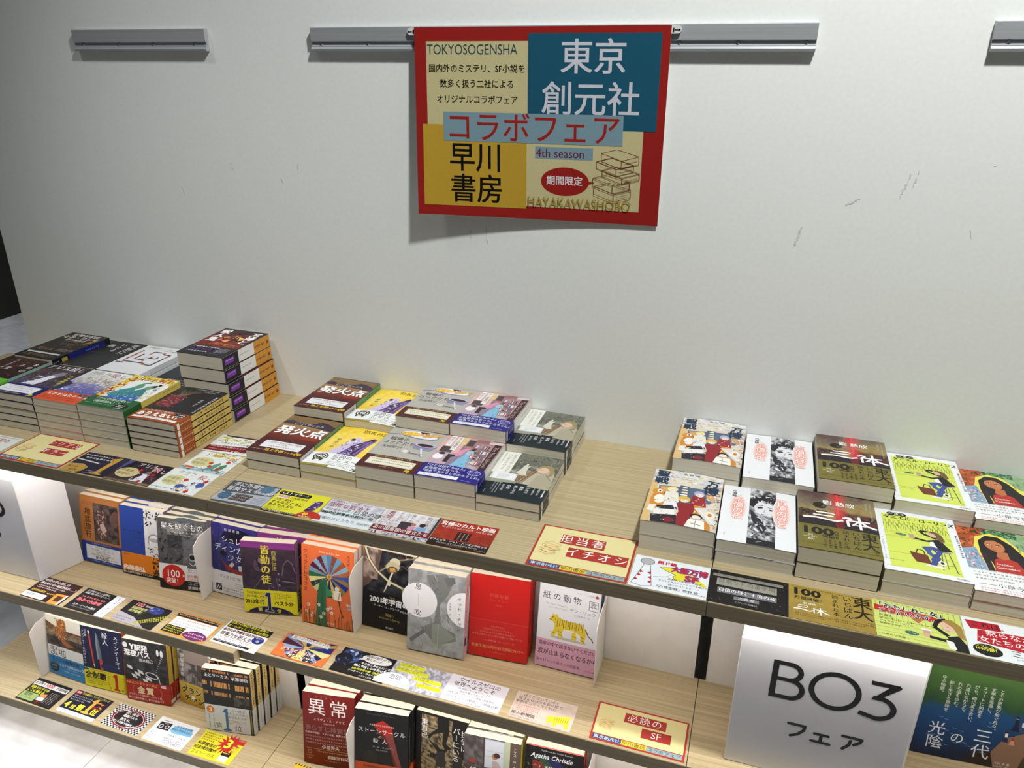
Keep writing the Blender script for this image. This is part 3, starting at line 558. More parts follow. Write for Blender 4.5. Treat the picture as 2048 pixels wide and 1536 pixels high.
@reg('hya', 'white paperback with a black and white ink face', W2, H2, 'e6e8ec', None, 'e2e4e6')
def _(k, s, d, ds):
    k.r(0, 0, W2, H2, 'e6e8ec')
    k.paint(40, 0, 38, H2, None, fn=lambda u, v, n: (lambda q: (q, q, q * 1.06))(.02 + .75 * max(0, min(1, .35 + n * 2.2 + (.45 if abs(u - .5) < .3 and .2 < v < .45 else 0)))), nx=20, ny=46, fr=.16)
    k.e(62, 56, 15, 20, 'dcdde2', rot=-12); k.p([(40, 34), (48, 20), (64, 14), (78, 24), (78, 46), (70, 36), (58, 32), (50, 44), (46, 56), (40, 50)], '1c1a22'); k.blobs(42, 14, 36, 26, 34, 4, ['1c1a22', '6a6874', 'dcdce2', '3c3a44'], 4, 3)
    k.p([(50, 54), (58, 51), (60, 55), (53, 58)], '24222a'); k.p([(68, 56), (76, 56), (75, 60), (69, 60)], '24222a'); k.l([(48, 50), (60, 47)], 1.2, '24222a'); k.l([(66, 51), (77, 52)], 1.2, '24222a'); k.l([(63, 58), (61, 66), (64, 67)], .7, '5a5862'); k.l([(57, 72), (66, 73)], 1.4, '4a4852')
    k.p([(42, 66), (56, 84), (66, 110), (60, 126), (50, 108), (44, 90)], '23212b'); k.blobs(40, 80, 38, 68, 60, 6, ['1e1c26', 'd4d5dc', '7a7a88', 'f0f0f4', '3a3844'], 5, 5); k.r(40, 142, 38, 15, '17161c'); k.l([(52, 150), (60, 146)], .6, 'c8c8d0')
    for x, y, tx, z in ((86, 22, '百億の昼と', 17), (24, 32, '千億の夜', 17)):
        for g in range(5, 0, -1): k.e(x, y + len(tx) * z * .46, z * .42 + g * 1.2, len(tx) * z * .42 + g * 1.4, ['eab4a8', 'eac2b8', 'eaced0', 'e8dad8', 'e7e2e3'][g - 1])
        k.t(x, y, tx, z * .98, 'd83a28', v=1, b=.06, sp=-.04); k.t(x, y, tx, z * .98, 'fdf6f2', v=1, b=.02, sp=-.04)
    k.t(17, 12, '光瀬龍', 7.2, '33343c', v=1); k.l([(6, 26), (12, 26)], .4, '6a6a74'); k.l([(22, 26), (28, 26)], .4, '6a6a74'); k.scr(8, 136, 3, 2.6, 'c84a4a', v=1)

@reg('san', 'dark planet-sky paperback with an olive band', W2, H2, '231c20', (62, '746b2e'), '2a2428')
def _(k, s, d, ds):
    k.paint(0, 0, W2, 104, None, fn=lambda u, v, n: (lambda base, red: tuple(b * (1 - red) + r * red for b, r in zip(base, (.62, .03, .05))))(
        stops([(0, '3c4444'), (.3, '6a7458'), (.52, '8f8a52'), (.68, '3a2c28'), (1, '261b20')], min(1, max(0, v + n * .5 + (.12 if u > .5 else -.02)))), max(0, 1 - abs(u - .52) * 7) * (.75 + n) + .10), nx=34, ny=32, fr=.07)
    k.e(30, 38, 10, 9, '241f20'); k.blobs(0, 52, 40, 18, 40, 4, ['2c2420', '4a3c30', '1c181a'], 2, 4); k.blobs(66, 50, 40, 20, 40, 4, ['2c2420', '5a4a38', '1c181a', '6a5a40'], 2, 5)
    k.r(0, 76, W2, 28, '231a20'); k.p([(48, 76), (62, 76), (58, 98), (52, 98)], '6a1420'); k.l([(55, 0), (55, 60)], 2.2, 'e84848'); k.l([(50, 86), (56, 100), (62, 86)], .4, 'c04048')
    k.t(56, 21, '劉 慈欣', 13.5, 'f2f0ee', a='c', b=.02); k.scr(32, 38, 18, 2, 'b0a8a4', lines=2)
    k.l([(24, 58), (46, 57), (50, 60)], 3, 'fafafa'); k.l([(20, 66), (48, 65)], 3, 'fafafa'); k.l([(6, 76), (24, 73), (50, 77), (60, 72)], 4, 'fafafa')
    k.l([(60, 66), (66, 62), (72, 64), (66, 70), (67, 86)], 3.6, 'fafafa'); k.l([(68, 70), (96, 67)], 3, 'fafafa'); k.l([(82, 56), (83, 90)], 3.6, 'fafafa'); k.l([(82, 68), (72, 82)], 3, 'fafafa'); k.l([(83, 68), (92, 78), (104, 82)], 4, 'fafafa'); k.l([(76, 80), (90, 79)], 2.6, 'fafafa')
    k.scr(98, 12, 14, 3.4, 'b8b4b0', v=1); k.scr(92, 12, 5, 4, 'b8b4b0', v=1)
    d.scr(3, 2, 26, 2.6, '2c2812'); d.t(2, 3, '100', 23, '1c1815', b=.07, sx=1.28); d.t(46, 9, '万', 7, '1c1815', b=.02); d.t(46, 16, '部', 7, '1c1815', b=.02); d.t(30, 23, '突破!!', 8.6, '1c1815', b=.03)
    d.t(62, 4, '読まれた本', 8.6, '1c1815', v=1, sp=.06, b=.02); d.t(75, 4, 'いちばん', 11, '1c1815', v=1, b=.02); d.t(92, 1, '東大', 23, '1c1815', v=1, sp=-.02, b=.025); d.t(98, 43, 'で', 10, '1c1815', v=1)
    d.t(15, 24, '(h)', 6.4, 'e8e4d4', a='c'); d.t(15, 31, 'HAYAKAWA', 3.2, 'e8e4d4', a='c'); d.t(15, 34.5, '80!', 7, 'e8e4d4', a='c', sk=.3); d.scr(4, 47, 22, 2.6, '3a3418')
    for i in range(4): d.scr(32 + i * 6.4, 34, 5, 4, '2c2812', v=1, wd=.16); d.l([(36 + i * 6.4, 34), (36 + i * 6.4, 58)], .25, '4a4420')
    d.scr(62, 52, 30, 2.2, '3a3418')

@reg('dan', 'white-bordered lime paperback with a woman on a bar stool', W2, H2, 'e8eaee', None, 'e6e8ea')
def _(k, s, d, ds):
    k.r(0, 0, W2, H2, 'e6e9ee'); k.r(9, 11, 86, 136, 'd0dd60')
    for row, yy in ((0, 37), (1, 43)):
        for i in range(13):
            x = 12 + i * 6.4 + row * 3; k.l([(x - .9, yy - 9 + row * 3), (x - .9, yy - 3), (x - 2.6, yy + 3), (x - 2.6, yy + 12)], .45, '3c4020'); k.l([(x - 1.2, yy - 9 + row * 3), (x + 1.2, yy - 9 + row * 3)], .5, '3c4020'); k.l([(x + .9, yy - 9 + row * 3), (x + .9, yy - 3), (x + 2.6, yy + 3)], .45, '3c4020')
    for yy in (58, 62, 70, 73): k.l([(9, yy), (95, yy)], .35, '5a6028')
    k.l([(9, 112), (95, 112)], .4, '5a6028')
    k.l([(77, 96), (73, 138)], 1.4, '5c6450'); k.l([(86, 96), (90, 140)], 1.4, '5c6450'); k.l([(80, 96), (80, 134)], 1.2, '7c8468'); k.l([(70, 126), (90, 124)], 1, '5c6450'); k.l([(90, 140), (94, 141)], .8, '2c3020'); k.r(72, 92, 17, 3.4, '9a8a90')
    k.p([(53, 88), (66, 84), (82, 86), (84, 92), (70, 94), (74, 112), (66, 130), (58, 130), (64, 112)], '3c4c8c'); k.p([(58, 90), (66, 88), (64, 110), (58, 104)], '46579c'); k.p([(74, 90), (80, 92), (66, 122), (60, 118)], '3c4c8c'); k.p([(66, 92), (70, 100), (66, 104), (63, 97)], 'd0dd60')
    k.p([(54, 130), (74, 130), (76, 135), (52, 134)], 'e8e8e0'); k.e(74, 122, 5, 5.4, 'e8e8e4'); k.e(74, 122, 2.4, 3, '2c2c28'); k.p([(36, 104), (42, 106), (58, 108), (60, 128), (42, 128), (38, 116)], '6a3420'); k.l([(44, 106), (47, 96), (54, 98), (55, 108)], 1.6, '5a2c1c')
    k.p([(64, 82), (67, 68), (72, 74), (73, 86)], 'f0f0ee'); k.p([(70, 66), (80, 62), (84, 74), (92, 90), (76, 92), (71, 78)], '17161a'); k.l([(76, 66), (62, 72), (46, 68)], 4, '17161a'); k.l([(76, 62), (60, 54), (56, 47), (66, 46)], 4, '17161a')
    k.p([(68, 44), (78, 44), (84, 52), (86, 66), (80, 70), (76, 60), (70, 54)], '6c5434'); k.e(71, 54, 4.6, 6, 'd8b09a', rot=-30); k.e(44, 66, 4, 4, 'd0a890'); k.p([(40, 60), (47, 60), (46, 68), (41, 68)], 'b8948c'); k.e(30, 64, 7, 3, '4c6a60'); k.blobs(24, 61, 12, 5, 10, 2, ['3c5c50', '7c9a60'], 3, 2)
    for i, ch in enumerate('弁護士'): k.e(22 + i * 8, 9.5, 5.2, 4.6, '101010'); k.t(22 + i * 8, 6.2, ch, 6, 'f0f0f0', a='c')
    k.t(11, 14, 'ダニエル・ローリンズ', 10.2, '17161a', b=.035, sx=.92); k.scr(101, 42, 12, 4.6, '2c2c30', v=1, wd=.14); k.t(4.5, 76, "A GAMBLER'S JURY", 3.6, '3c3c44', v=1); k.t(101, 150, '早川書房', 3.8, '1c1c20', a='r', b=.03)

@reg('mit', 'paperback portrait of a dark-haired woman in red', W2, H2, 'a8542c', (56, 'e8eaec'), 'b8442c')
def _(k, s, d, ds):
    k.paint(0, 0, W2, 106, [(0, '8fae84'), (.5, '9cc08c'), (1, '86a898')], .2)
    k.p([(0, 0), (40, 0), (24, 30), (14, 60), (0, 70)], 'a8502c'); k.blobs(0, 0, 36, 66, 100, 6, ['c8643c', '5c4424', 'd87848', '3c3c20', '8a4424'], 4, 3); k.blobs(36, 0, 44, 16, 50, 6, ['2c6a44', '1c4c30', '5c9a64'], 4, 4)
    k.p([(18, 106), (16, 60), (24, 24), (44, 10), (62, 16), (78, 44), (106, 74), (106, 106)], 'e8dc5c'); k.p([(0, 60), (20, 52), (26, 106), (0, 106)], '8ca8c0'); k.blobs(0, 58, 30, 46, 60, 4, ['c8687c', '4c7cac', 'dcdce8', '8aa8a0', 'e0b0bc'], 3, 5)
    k.p([(24, 66), (26, 34), (38, 18), (54, 18), (68, 34), (78, 60), (106, 92), (106, 106), (36, 106), (34, 84)], '1e1a1e'); k.p([(34, 106), (38, 78), (50, 68), (66, 76), (74, 106)], 'b4322c'); k.p([(42, 70), (46, 56), (58, 56), (58, 72), (50, 76)], 'b86c44'); k.e(45, 42, 12, 16, 'c47a50', rot=-14)
    k.p([(31, 44), (30, 28), (42, 20), (58, 26), (62, 44), (56, 36), (46, 28), (36, 32)], '1e1a1e'); k.l([(36, 38), (41, 37)], 1.4, '2c1814'); k.l([(47, 40), (53, 40)], 1.4, '2c1814'); k.e(38.6, 41, 2, 1.3, 'f0e0d0'); k.e(49.8, 43, 2, 1.3, 'f0e0d0'); k.e(39, 41, 1, 1.2, '241410'); k.e(50, 43, 1, 1.2, '241410'); k.l([(42, 42), (41, 48), (43, 49)], .8, '9a5434'); k.l([(39, 53), (45, 54)], 1.6, 'a03c34')
    k.p([(24, 60), (32, 66), (34, 106), (26, 106)], '2a2226'); k.l([(44, 90), (58, 88)], .8, 'f0e8e4'); k.l([(38, 98), (60, 96)], .8, 'f0e8e4'); k.t(38, 84, 'Laetitia', 6, 'f4ece8', sk=.3); k.t(36, 92, 'Colombani', 6.4, 'f4ece8', sk=.3)
    k.t(96, 16, '三つ編み', 13, '3c4440', v=1); k.t(82, 26, 'レティシア', 5, '3c4440', v=1); k.scr(74, 30, 6, 3.4, '4c5450', v=1)
    d.t(6, 3, 'だれかの物語ではなく、わたしの物語だ。', 5, '3c3a40', sx=.95); d.scr(6, 11, 20, 4.4, '4c4a50', lines=1); d.scr(6, 18, 19, 4.4, '4c4a50'); d.scr(6, 25, 10, 4.4, '4c4a50'); d.t(8, 33, '――小泉今日子', 10.5, '2c2a30', sx=1); d.scr(8, 46, 26, 3.4, 'd86a6a', lines=2, lp=1.35)

# ---- books standing on the lower boards
def ink(k, x, y, w, h, seed, lo=.05, hi=.8, tint=(1, 1, 1), fr=.12, nx=26, ny=34, c=2.6):
    def f(u, v, n): q = lo + (hi - lo) * min(1, max(0, .5 + n * c)); return (q * tint[0], q * tint[1], q * tint[2])
    k.paint(x, y, w, h, None, fn=f, seed=seed, fr=fr, nx=nx, ny=ny)

@reg('chi', 'tan paperback with a dark cave picture', A, Hh, 'b5753f', (46, '1b3a8c'), 'b88a5c')
def _(k, s, d, ds):
    k.fr(2.5, 3, 100, 98, .5, '7a4418'); ink(k, 36, 14, 62, 82, 4, .02, .16, (1, .72, .66)); k.p([(42, 80), (44, 40), (54, 22), (66, 30), (70, 60), (68, 90), (56, 88)], '5a3c38'); k.blobs(44, 26, 24, 64, 60, 4, ['8a6c64', '3a2420', 'c4a89c', '5c403a'], 2.5, 3); k.p([(50, 60), (60, 54), (68, 70), (58, 80)], 'c8b0a8')
    k.p([(78, 66), (82, 30), (92, 22), (98, 26), (98, 40), (88, 50), (86, 70)], '6a4c46'); k.fr(36, 14, 62, 82, .6, '2c1810')
    k.t(20, 26, '地底旅行', 16.5, '2a1a10', v=1, b=.02, sp=.03); k.scr(7, 14, 8, 3, '6a3c18', lines=2); k.scr(9, 32, 14, 3.4, '5a3418', v=1)
    d.scr(26, 1.5, 18, 2.6, 'c8d0e8'); d.r(11, 7, 88, 31, 'e2e4ea')
    for i, tx in enumerate(('われら誰も知らない', 'それは新しいフロンティア。', '地球史に埋もれた', '地底世界の驚異を目撃せよ！')): d.t(55, 8.5 + i * 5.4, tx, 4.8, '3c3e48', a='c')
    d.t(34, 29, '伊与原新', 9, '2a2c34', b=.03); d.scr(74, 32, 4, 4, '2a2c34'); d.scr(24, 40, 20, 3, 'b8c4e8')

@reg('lun', 'blue paperback with an ink drawing and an orange band', A, Hh, '2b469c', (47, 'dd7f1c'), '8c7a9c')
def _(k, s, d, ds):
    k.r(58, 0, 47, 101, 'e2e2e4'); k.blobs(58, 2, 47, 40, 70, 4.4, ['1c1c20', 'e2e2e4', '2c2c30', 'c8c8cc'], 3, 3); k.p([(66, 44), (84, 20), (105, 28), (105, 60), (70, 66)], 'dcdce0'); k.e(82, 66, 17, 15, '8a8a90'); k.e(82, 68, 14, 15, 'e8e8ea'); k.e(82, 64, 16, 4, 'b4b4b8'); k.l([(74, 66), (80, 68)], 1, '2c2c30'); k.l([(86, 68), (92, 66)], 1, '2c2c30'); k.l([(80, 78), (87, 79)], .8, '2c2c30'); k.blobs(64, 80, 41, 20, 34, 4, ['1c1c20', 'e2e2e4', '4c4c50'], 3, 5); k.p([(92, 44), (105, 38), (105, 92), (96, 84)], '1c1c20')
    k.t(7, 50, 'ルナ・ゲートの彼方', 5.6, '141c3c', b=.03, sx=.92); k.scr(24, 58, 14, 2, '16224c'); k.scr(26, 64, 11, 3, '16224c'); k.scr(40, 74, 6, 2.6, '16224c')
    d.blobs(74, 2, 28, 36, 50, 4, ['3a2410', '8a4c14', '1c140c', 'e8a040'], 2, 4); d.p([(78, 30), (88, 26), (94, 34), (84, 40)], '5a3418'); d.t(2, 27, '内藤泰弘', 12, 'f8f2ea', b=.05, sx=1.12); d.r(0, 39.5, A, 7.5, '161210'); d.t(2, 40.4, '創立70周年記念描き下ろしカバー', 5.2, 'f0ece8', b=.03, sx=.98); d.t(88, 27, '70', 15, 'f8ead8', b=.06); d.scr(2, 3, 6, 3, '3a2410')

@reg('hos', 'black and white space paperback with a red disc', A, Hh, '1e1e20', (52, 'e6e6e8'), '8c7a9c')
def _(k, s, d, ds):
    k.paint(0, 0, A, 96, None, fn=lambda u, v, n: tuple(max(0, q) * (.7 + n) for q in ((.14 + .5 * max(0, .35 - math.hypot(u - .55, v - .12))) * 1.0,) * 3), nx=30, ny=28)
    k.e(60, 20, 40, 24, '5c6468'); ink(k, 22, 6, 76, 34, 3, .05, .28); k.r(22, 34, 30, 28, '3c3c40'); k.blobs(4, 30, 60, 60, 60, 5, ['2a2a2c', '4c4c50', '18181a', '5a5a60'], 3, 4); k.p([(56, 44), (105, 40), (105, 96), (52, 96)], '6a6a70'); k.blobs(56, 44, 49, 50, 40, 5, ['8a8a90', '5a5a60', '3c3c40'], 4, 8)
    for x, y, z in ((90, 60, 1), (74, 78, 1.15), (98, 76, .9)): k.e(x, y, 7 * z, 8 * z, 'b8b8bc'); k.e(x - 1, y - .5, 5 * z, 5 * z, '1c1c20'); k.p([(x - 9 * z, y + 6 * z), (x + 9 * z, y + 6 * z), (x + 11 * z, y + 20 * z), (x - 11 * z, y + 20 * z)], '5c5c62'); k.l([(x - 7 * z, y + 10 * z), (x, y + 15 * z), (x + 7 * z, y + 9 * z)], 1.6, 'd8d8dc')
    k.t(52, 3.5, '創元推理文庫', 3.4, '3c5c9c', a='c'); k.t(54, 8, '星を継ぐもの', 15.6, 'f2f2f2', a='c', o='1c1c20', ow=.05, sx=.98, b=.01); k.t(62, 25, 'ジェイムズ・P・ホーガン', 5.4, 'f0f0f0', a='c', b=.02); k.scr(50, 32, 8, 2.6, 'e0e0e0')
    d.r(0, 32, A, 20, '1b1a1c'); d.e(31, 24, 25, 23, 'c4281e', 32); d.t(30, 9, '100', 21, 'fbf6f4', a='c', b=.02, sx=.95); d.t(50, 20, '刷', 6, 'fbf6f4'); d.t(31, 29, '突破！', 12, 'fbf6f4', a='c', b=.03, sx=.9)
    d.scr(62, 3, 11, 3.2, '2c2a2c', lines=3, lp=1.4); d.t(60, 18, '読み継がれる', 7, 'c43a30', b=.02); d.t(60, 25.5, '不朽の名作', 6.6, 'c43a30', b=.02); d.scr(62, 34, 9, 2.8, 'd8d8da', lines=2, lp=1.5); d.t(61, 43, '読者投票', 7.4, 'f0f0f2', b=.03)

@reg('shu', 'indigo paperback with a red boat', A, Hh, '2f2870', (48, 'dddde1'), '8a86b0')
def _(k, s, d, ds):
    k.paint(0, 0, A, 102, [(0, '342c7c'), (.5, '30346c'), (1, '26285c')], .4, .12, fy=.05); k.blobs(0, 20, 105, 82, 90, 5, ['2a2c60', '403c8c', '1e2048', '4a5890'], 6, 4); k.e(56, 22, 34, 15, '171432', rot=-8); k.e(60, 26, 22, 9, '0e0c20'); k.fr(0, 0, .1, .1, .1, '2f2870'); k.e(26, 62, 8, 6, '15132c')
    k.t(29, 8, '松崎有理', 6.4, 'e4e2f0', sp=.5); k.t(22, 24, 'シュレー', 15, 'f2f0fa', sx=1.05); k.t(4, 42, 'ディンガー', 16, 'f2f0fa', sx=1.08); k.t(36, 60, '少女', 15.5, 'f2f0fa', sp=.22)
    k.p([(20, 74), (34, 86), (60, 92), (92, 92), (86, 101), (60, 102), (34, 96)], '8e3028'); k.p([(38, 86), (46, 76), (52, 80), (46, 88)], 'e0b89c'); k.e(66, 76, 3, 4, '1c1a2c'); k.p([(60, 82), (68, 80), (72, 92), (62, 92)], 'c4c8dc')
    d.r(0, 0, A, 48, 'dddde1'); d.t(8, 7, '〈ディストピア×', 8, '2e2a30', sk=.1, sx=.95); d.t(58, 8, 'ガール〉', 8, '9a3434', sk=.1, sx=.95); d.scr(52, 20, 13, 3, '6a6870', lines=3, lp=1.4); d.r(7, 28, 14, 14, '26242a'); d.l([(9, 40), (14, 30), (14, 40), (20, 30)], 1.2, 'e4e4e8'); d.scr(24, 34, 20, 4, '4c4a50', lines=2, lp=1.4)

@reg('kai', 'dark plum paperback with yellow title and band', A, Hh, '3c2c3c', (49, 'e3da26'), '9a7494')
def _(k, s, d, ds):
    k.paint(0, 0, A, 100, [(0, '4c3c48'), (.5, '3a2c38'), (1, '3a3040')], .5, .1, fy=.2, nx=28, ny=28); k.r(0, 0, A, 13, '8c3a8c'); k.fr(4, 4, 97, 9, .4, '4a1c4c')
    k.l([(0, 13), (14, 13)], .4, '4a1c4c'); k.e(33, 46, 9, 15, '5c4a5c', rot=10); k.p([(28, 34), (36, 32), (40, 44), (36, 58)], '241a24'); k.l([(26, 52), (40, 46)], 1, '241a24'); k.e(36, 38, 3, 5, '8a748c')
    k.l([(78, 66), (82, 44), (90, 34), (98, 40), (104, 60)], 1.4, '8a748a'); k.l([(20, 100), (34, 80), (40, 70)], 1.4, '6a5868'); k.l([(70, 100), (66, 70)], 1.2, '6a5868'); k.blobs(40, 62, 34, 38, 30, 3, ['8a7890', '5a4858', 'a89aa8'], 3, 5); k.l([(78, 78), (104, 80)], 1.6, '8a8494')
    k.t(47, 5, '皆勤の徒', 19.5, 'e8d84c', v=1, b=.03, sp=.04); k.t(64, 16, '酉島伝法', 10, 'd8ca50', v=1, sp=.05)
    d.t(4, 4, '「SFが読みたい！', 6, '2a2820', b=.02, sx=.95); d.t(6, 11.5, '2020年版」が選ぶ', 5.6, '2a2820', b=.02, sx=.9); d.e(52, 56, 48, 22, '1c1c50', 30, 200, 340); d.t(3, 20, '2010年代', 10.8, '1a1a1c', b=.04, sx=.86); d.t(60, 21, 'ベストSF', 10.8, '1a1a1c', b=.04, sx=.88)
    d.p([(41, 12), (46, 4), (54, 4), (54, 40), (59, 42), (59, 46), (41, 46), (41, 42), (47, 40), (47, 14)], 'c8c8ae'); d.p([(42, 11.5), (46.6, 5), (53.2, 5), (53.2, 41), (58, 43), (58, 45), (42, 45), (42, 43), (48, 41), (48, 14)], '1c1c60'); d.fr(62, 5, 34, 13, .4, '8a8430'); d.scr(66, 6.5, 8, 3.2, '4a4820', lines=3, lp=1.15); d.t(27, 37, '第', 9, 'e8de40', b=.04); d.t(64, 38, '位', 9, 'e8de40', b=.04)
    s.scr(5, 8, 5, 6, '6a4a68', v=1); s.scr(5, 50, 5, 6, '6a4a68', v=1); ds.r(1, 0, 16, 44, '1c1c40'); ds.scr(4, 4, 6, 6, 'd8d8c8', v=1)

@reg('kla', 'orange paperback with a wheel of coloured rays', A + 1, 157, 'e8733f', None, 'e4e0dc')
def _(k, s, d, ds):
    cx, cy, r_ = 57, 56, 42; cl = ['5a8ab8', '8c4a3a', '6ba0c4', 'a0522e', '8cb4d0', 'b86a3c', '3a5cb0', '9a7a44', '20309a', '8c8438', '1c2c78', 'd8c46c', '221a68', 'e0cc7a', '1a1a4a', 'c8c88a', '1c3c3c', 'e0d890', '2a6a44', '7a98b8', '5a1c30', '88a8c8', '6a2438', '78a8c4']
    for i in range(24):
        a0, a1 = R(i * 15 - 98), R(i * 15 - 83); k.p([(cx, cy)] + [(cx + r_ * math.cos(a0 + (a1 - a0) * t / 3), cy + r_ * math.sin(a0 + (a1 - a0) * t / 3)) for t in range(4)], cl[i])
    k.blobs(cx - 30, cy - 30, 60, 60, 40, 1.6, ['c8a070', '6a88b0', 'd8b888'], 2, 3); k.e(cx, cy, 5, 5, 'e0a858'); k.e(cx, cy, 2.6, 2.6, 'b87a34')
    k.p([(38, 66), (52, 62), (56, 84), (50, 100), (52, 157), (30, 157), (32, 100)], '2f6a4c'); k.p([(50, 74), (64, 88), (60, 96), (50, 96)], '3c8a58'); k.l([(42, 70), (44, 156)], .8, '1f4c38')
    k.e(73, 78, 4.6, 5.4, 'e4ddd0'); k.p([(66, 82), (80, 82), (82, 100), (66, 100)], 'ece6d8'); k.l([(78, 84), (76, 98)], 2, 'c88a6c'); k.e(75, 72, 3, 2.4, 'b87850')
    k.l([(76, 100), (80, 120), (86, 134)], 2, '3c4c30')
    for i, (x, y) in enumerate(((14, 120), (36, 116), (46, 132), (54, 122), (60, 118), (10, 134), (24, 136), (40, 140), (62, 128), (18, 142))): k.star(x, y, 4.6, 2.2, 7, 'e8ecec'); k.e(x, y, 1.5, 1.5, 'c8a84c')
    k.blobs(90, 104, 14, 12, 10, 4, ['c8d0d8', '9ab0c0'], 2, 3); q = random.Random(2)
    for i in range(46): x = q.uniform(0, A); k.l([(x, 157), (x + q.uniform(-2, 2), q.uniform(126, 142))], .9, q.choice(['4a4420', '6a5a2c', '3c2c1c', '8a6a34']))
    k.t(8, 8, 'クララとお日さま', 10.2, '2c1c14', v=1, sp=.06); k.t(57, 7, 'Klara and the Sun', 5.6, 'fbeee4', a='c'); k.t(95, 8, 'カズオ・イシグロ', 7, '2c1c14', v=1); k.t(60, 148, '早川書房', 4, 'f0e4d8', a='c')
    s.scr(4, 8, 8, 6, '8a8480', v=1)

@reg('two', 'black paperback with a ring-shaped space station', A + 1, 157, '111114', None, '1c1c20')
def _(k, s, d, ds):
    ink(k, 0, 0, 106, 84, 7, .004, .05, (.9, .95, 1.2)); k.p([(0, 0), (38, 0), (30, 44), (12, 72), (0, 80)], '6a5048'); ink(k, 0, 0, 30, 60, 9, .1, .5, (1, .72, .6), nx=14, ny=20)
    for wd, c in ((7, '3c3428'), (4.4, 'c8bc98'), (2, 'e8e0c4')):
        k.l([(4, 0), (12, 22), (28, 42), (52, 58), (80, 66), (106, 68)], wd, c)
    k.l([(44, 30), (60, 16), (106, 2)], 3, '8a7c60'); k.l([(60, 30), (80, 22), (106, 40)], 2.4, '5c5040'); k.l([(34, 42), (48, 30), (52, 20)], 3, '9a8c70'); k.blobs(56, 0, 50, 40, 40, 4, ['3c3428', '8a7c60', '1c1814', 'c8bc98', '6a1c1c'], 4, 3)
    k.e(64, 18, 11, 8, 'd8d0b0', rot=-15); k.e(60, 28, 14, 10, 'c4bc9c', rot=-15); k.e(59, 34, 11, 7, '5c5644', rot=-15); k.p([(54, 30), (64, 28), (66, 36), (54, 38)], 'd8a04c'); k.p([(58, 38), (62, 38), (46, 78), (42, 82)], 'e4dfcc'); k.p([(48, 62), (58, 60), (54, 68)], 'e4dfcc')
    k.e(84, 70, 5, 6, 'a89c84'); k.e(86, 69, 4, 5, '1c1a18'); k.t(60, 88, '決定版', 3.6, 'c8b060', a='c'); k.t(14, 92, '2001年宇宙の旅', 14.5, 'f8f8f8', b=.05, sx=.94); k.t(22, 109, 'アーサー・C・クラーク', 5, 'f0f0f0', b=.02); k.t(76, 111, '伊藤典夫', 4.6, 'e0e0e0')
    k.t(56, 122, '2001:', 8.4, 'b8a860', a='c', b=.03); k.t(56, 130, 'a space odyssey', 6.6, 'b8a860', a='c'); k.t(56, 150, '早川書房', 4, 'e0e0e0', a='c')

@reg('iki', 'grey engraving paperback with two white discs', A + 1, 157, 'a8a9ac', None, 'dcb4bc')
def _(k, s, d, ds):
    k.paint(0, 0, 106, 157, [(0, '9a9b9e'), (.5, 'a4a5a8'), (1, 'a0a3a4')], .3, .1); q = random.Random(8)
    k.p([(34, 8), (70, 0), (84, 14), (74, 40), (60, 60), (62, 100), (90, 110), (92, 124), (60, 138), (46, 130), (24, 110), (50, 96), (54, 64), (44, 40)], '7c7f7c')
    for i in range(90):
        x, y = q.uniform(24, 84), q.uniform(4, 130); a = q.uniform(-.9, .9) + 1.5; L = q.uniform(6, 18); k.l([(x, y), (x + L * math.cos(a) * .6, y + L * math.sin(a) * .6)], q.uniform(.3, 1), q.choice(['4c4e4e', 'c8cac8', '8a8e8a', '5c625c', '6a6e70']))
    k.p([(66, 8), (84, 4), (88, 14), (74, 24)], '6a6c6e'); k.p([(4, 136), (30, 112), (34, 118), (8, 142)], '6c6e70'); k.l([(22, 112), (16, 124), (30, 136), (28, 152)], .5, '4c4c4c'); k.l([(70, 140), (66, 156)], .5, '4c4c4c'); k.p([(46, 100), (60, 96), (90, 118), (60, 140), (48, 134)], '8c938a'); k.l([(58, 98), (58, 142)], 1, 'b8bcb4')
    k.e(22, 58, 33, 33, 'eeeef2', 44); k.p([(0, 30), (3, 30), (3, 88), (0, 88)], 'eeeef2'); k.e(106, 62, 33, 33, 'eeeef2', 36, 90, 270); k.t(19, 26, '息', 13, '26262a', a='c'); k.t(19, 76, '吹', 13, '26262a', a='c'); k.scr(19, 46, 14, 1.6, '6a6a70', v=1)
    k.t(96, 38, 'テッド・チャン', 8.6, '26262a', v=1, sp=.1); k.t(79, 52, '大森望 訳', 4.2, '4a4a50', v=1, sp=.2); k.scr(87, 54, 12, 1.8, '6a6a70', v=1); k.scr(58, 142, 4, 2.2, '3c3c40', v=1)
    s.scr(5, 8, 6, 6, '6a4850', v=1); s.scr(5, 66, 7, 6, '6a4850', v=1); s.r(4, 118, 9, 16, '3a1c24')

@reg('red', 'plain scarlet paperback with pale foil lettering', A + 1, 157, 'c6201c', (72, 'c8231e'), 'b41a18')
def _(k, s, d, ds):
    k.t(52, 33, '伊藤計劃', 8, 'd85a50', a='c', sp=.1); k.t(52, 43, 'ハーモニー', 5.4, 'd85a50', a='c', sp=.3); k.t(52, 53, '〔新版〕', 4.4, 'd85a50', a='c')
    d.r(0, 0, 106, .5, 'e05a50')
    for i, tx in enumerate(('これがわたし。', 'これがわたしというアイテム。', 'わたしはあなたの身体に刻まれて、', 'あなたのわたしとして常に皮膚の上で蠢いている。')): d.t(53, 9 + i * 6, tx, 4.1, 'e08a80', a='c')
    d.t(56, 37, '――伊藤計劃「ハーモニー」より', 3.8, 'e08a80', a='c'); d.t(53, 48, '著者生誕50周年記念限定カバー', 7, 'd89a5c', a='c', b=.015, sx=.98); d.scr(40, 60, 10, 2.6, 'd07068')
    s.scr(4, 8, 8, 5, 'd85a50', v=1)

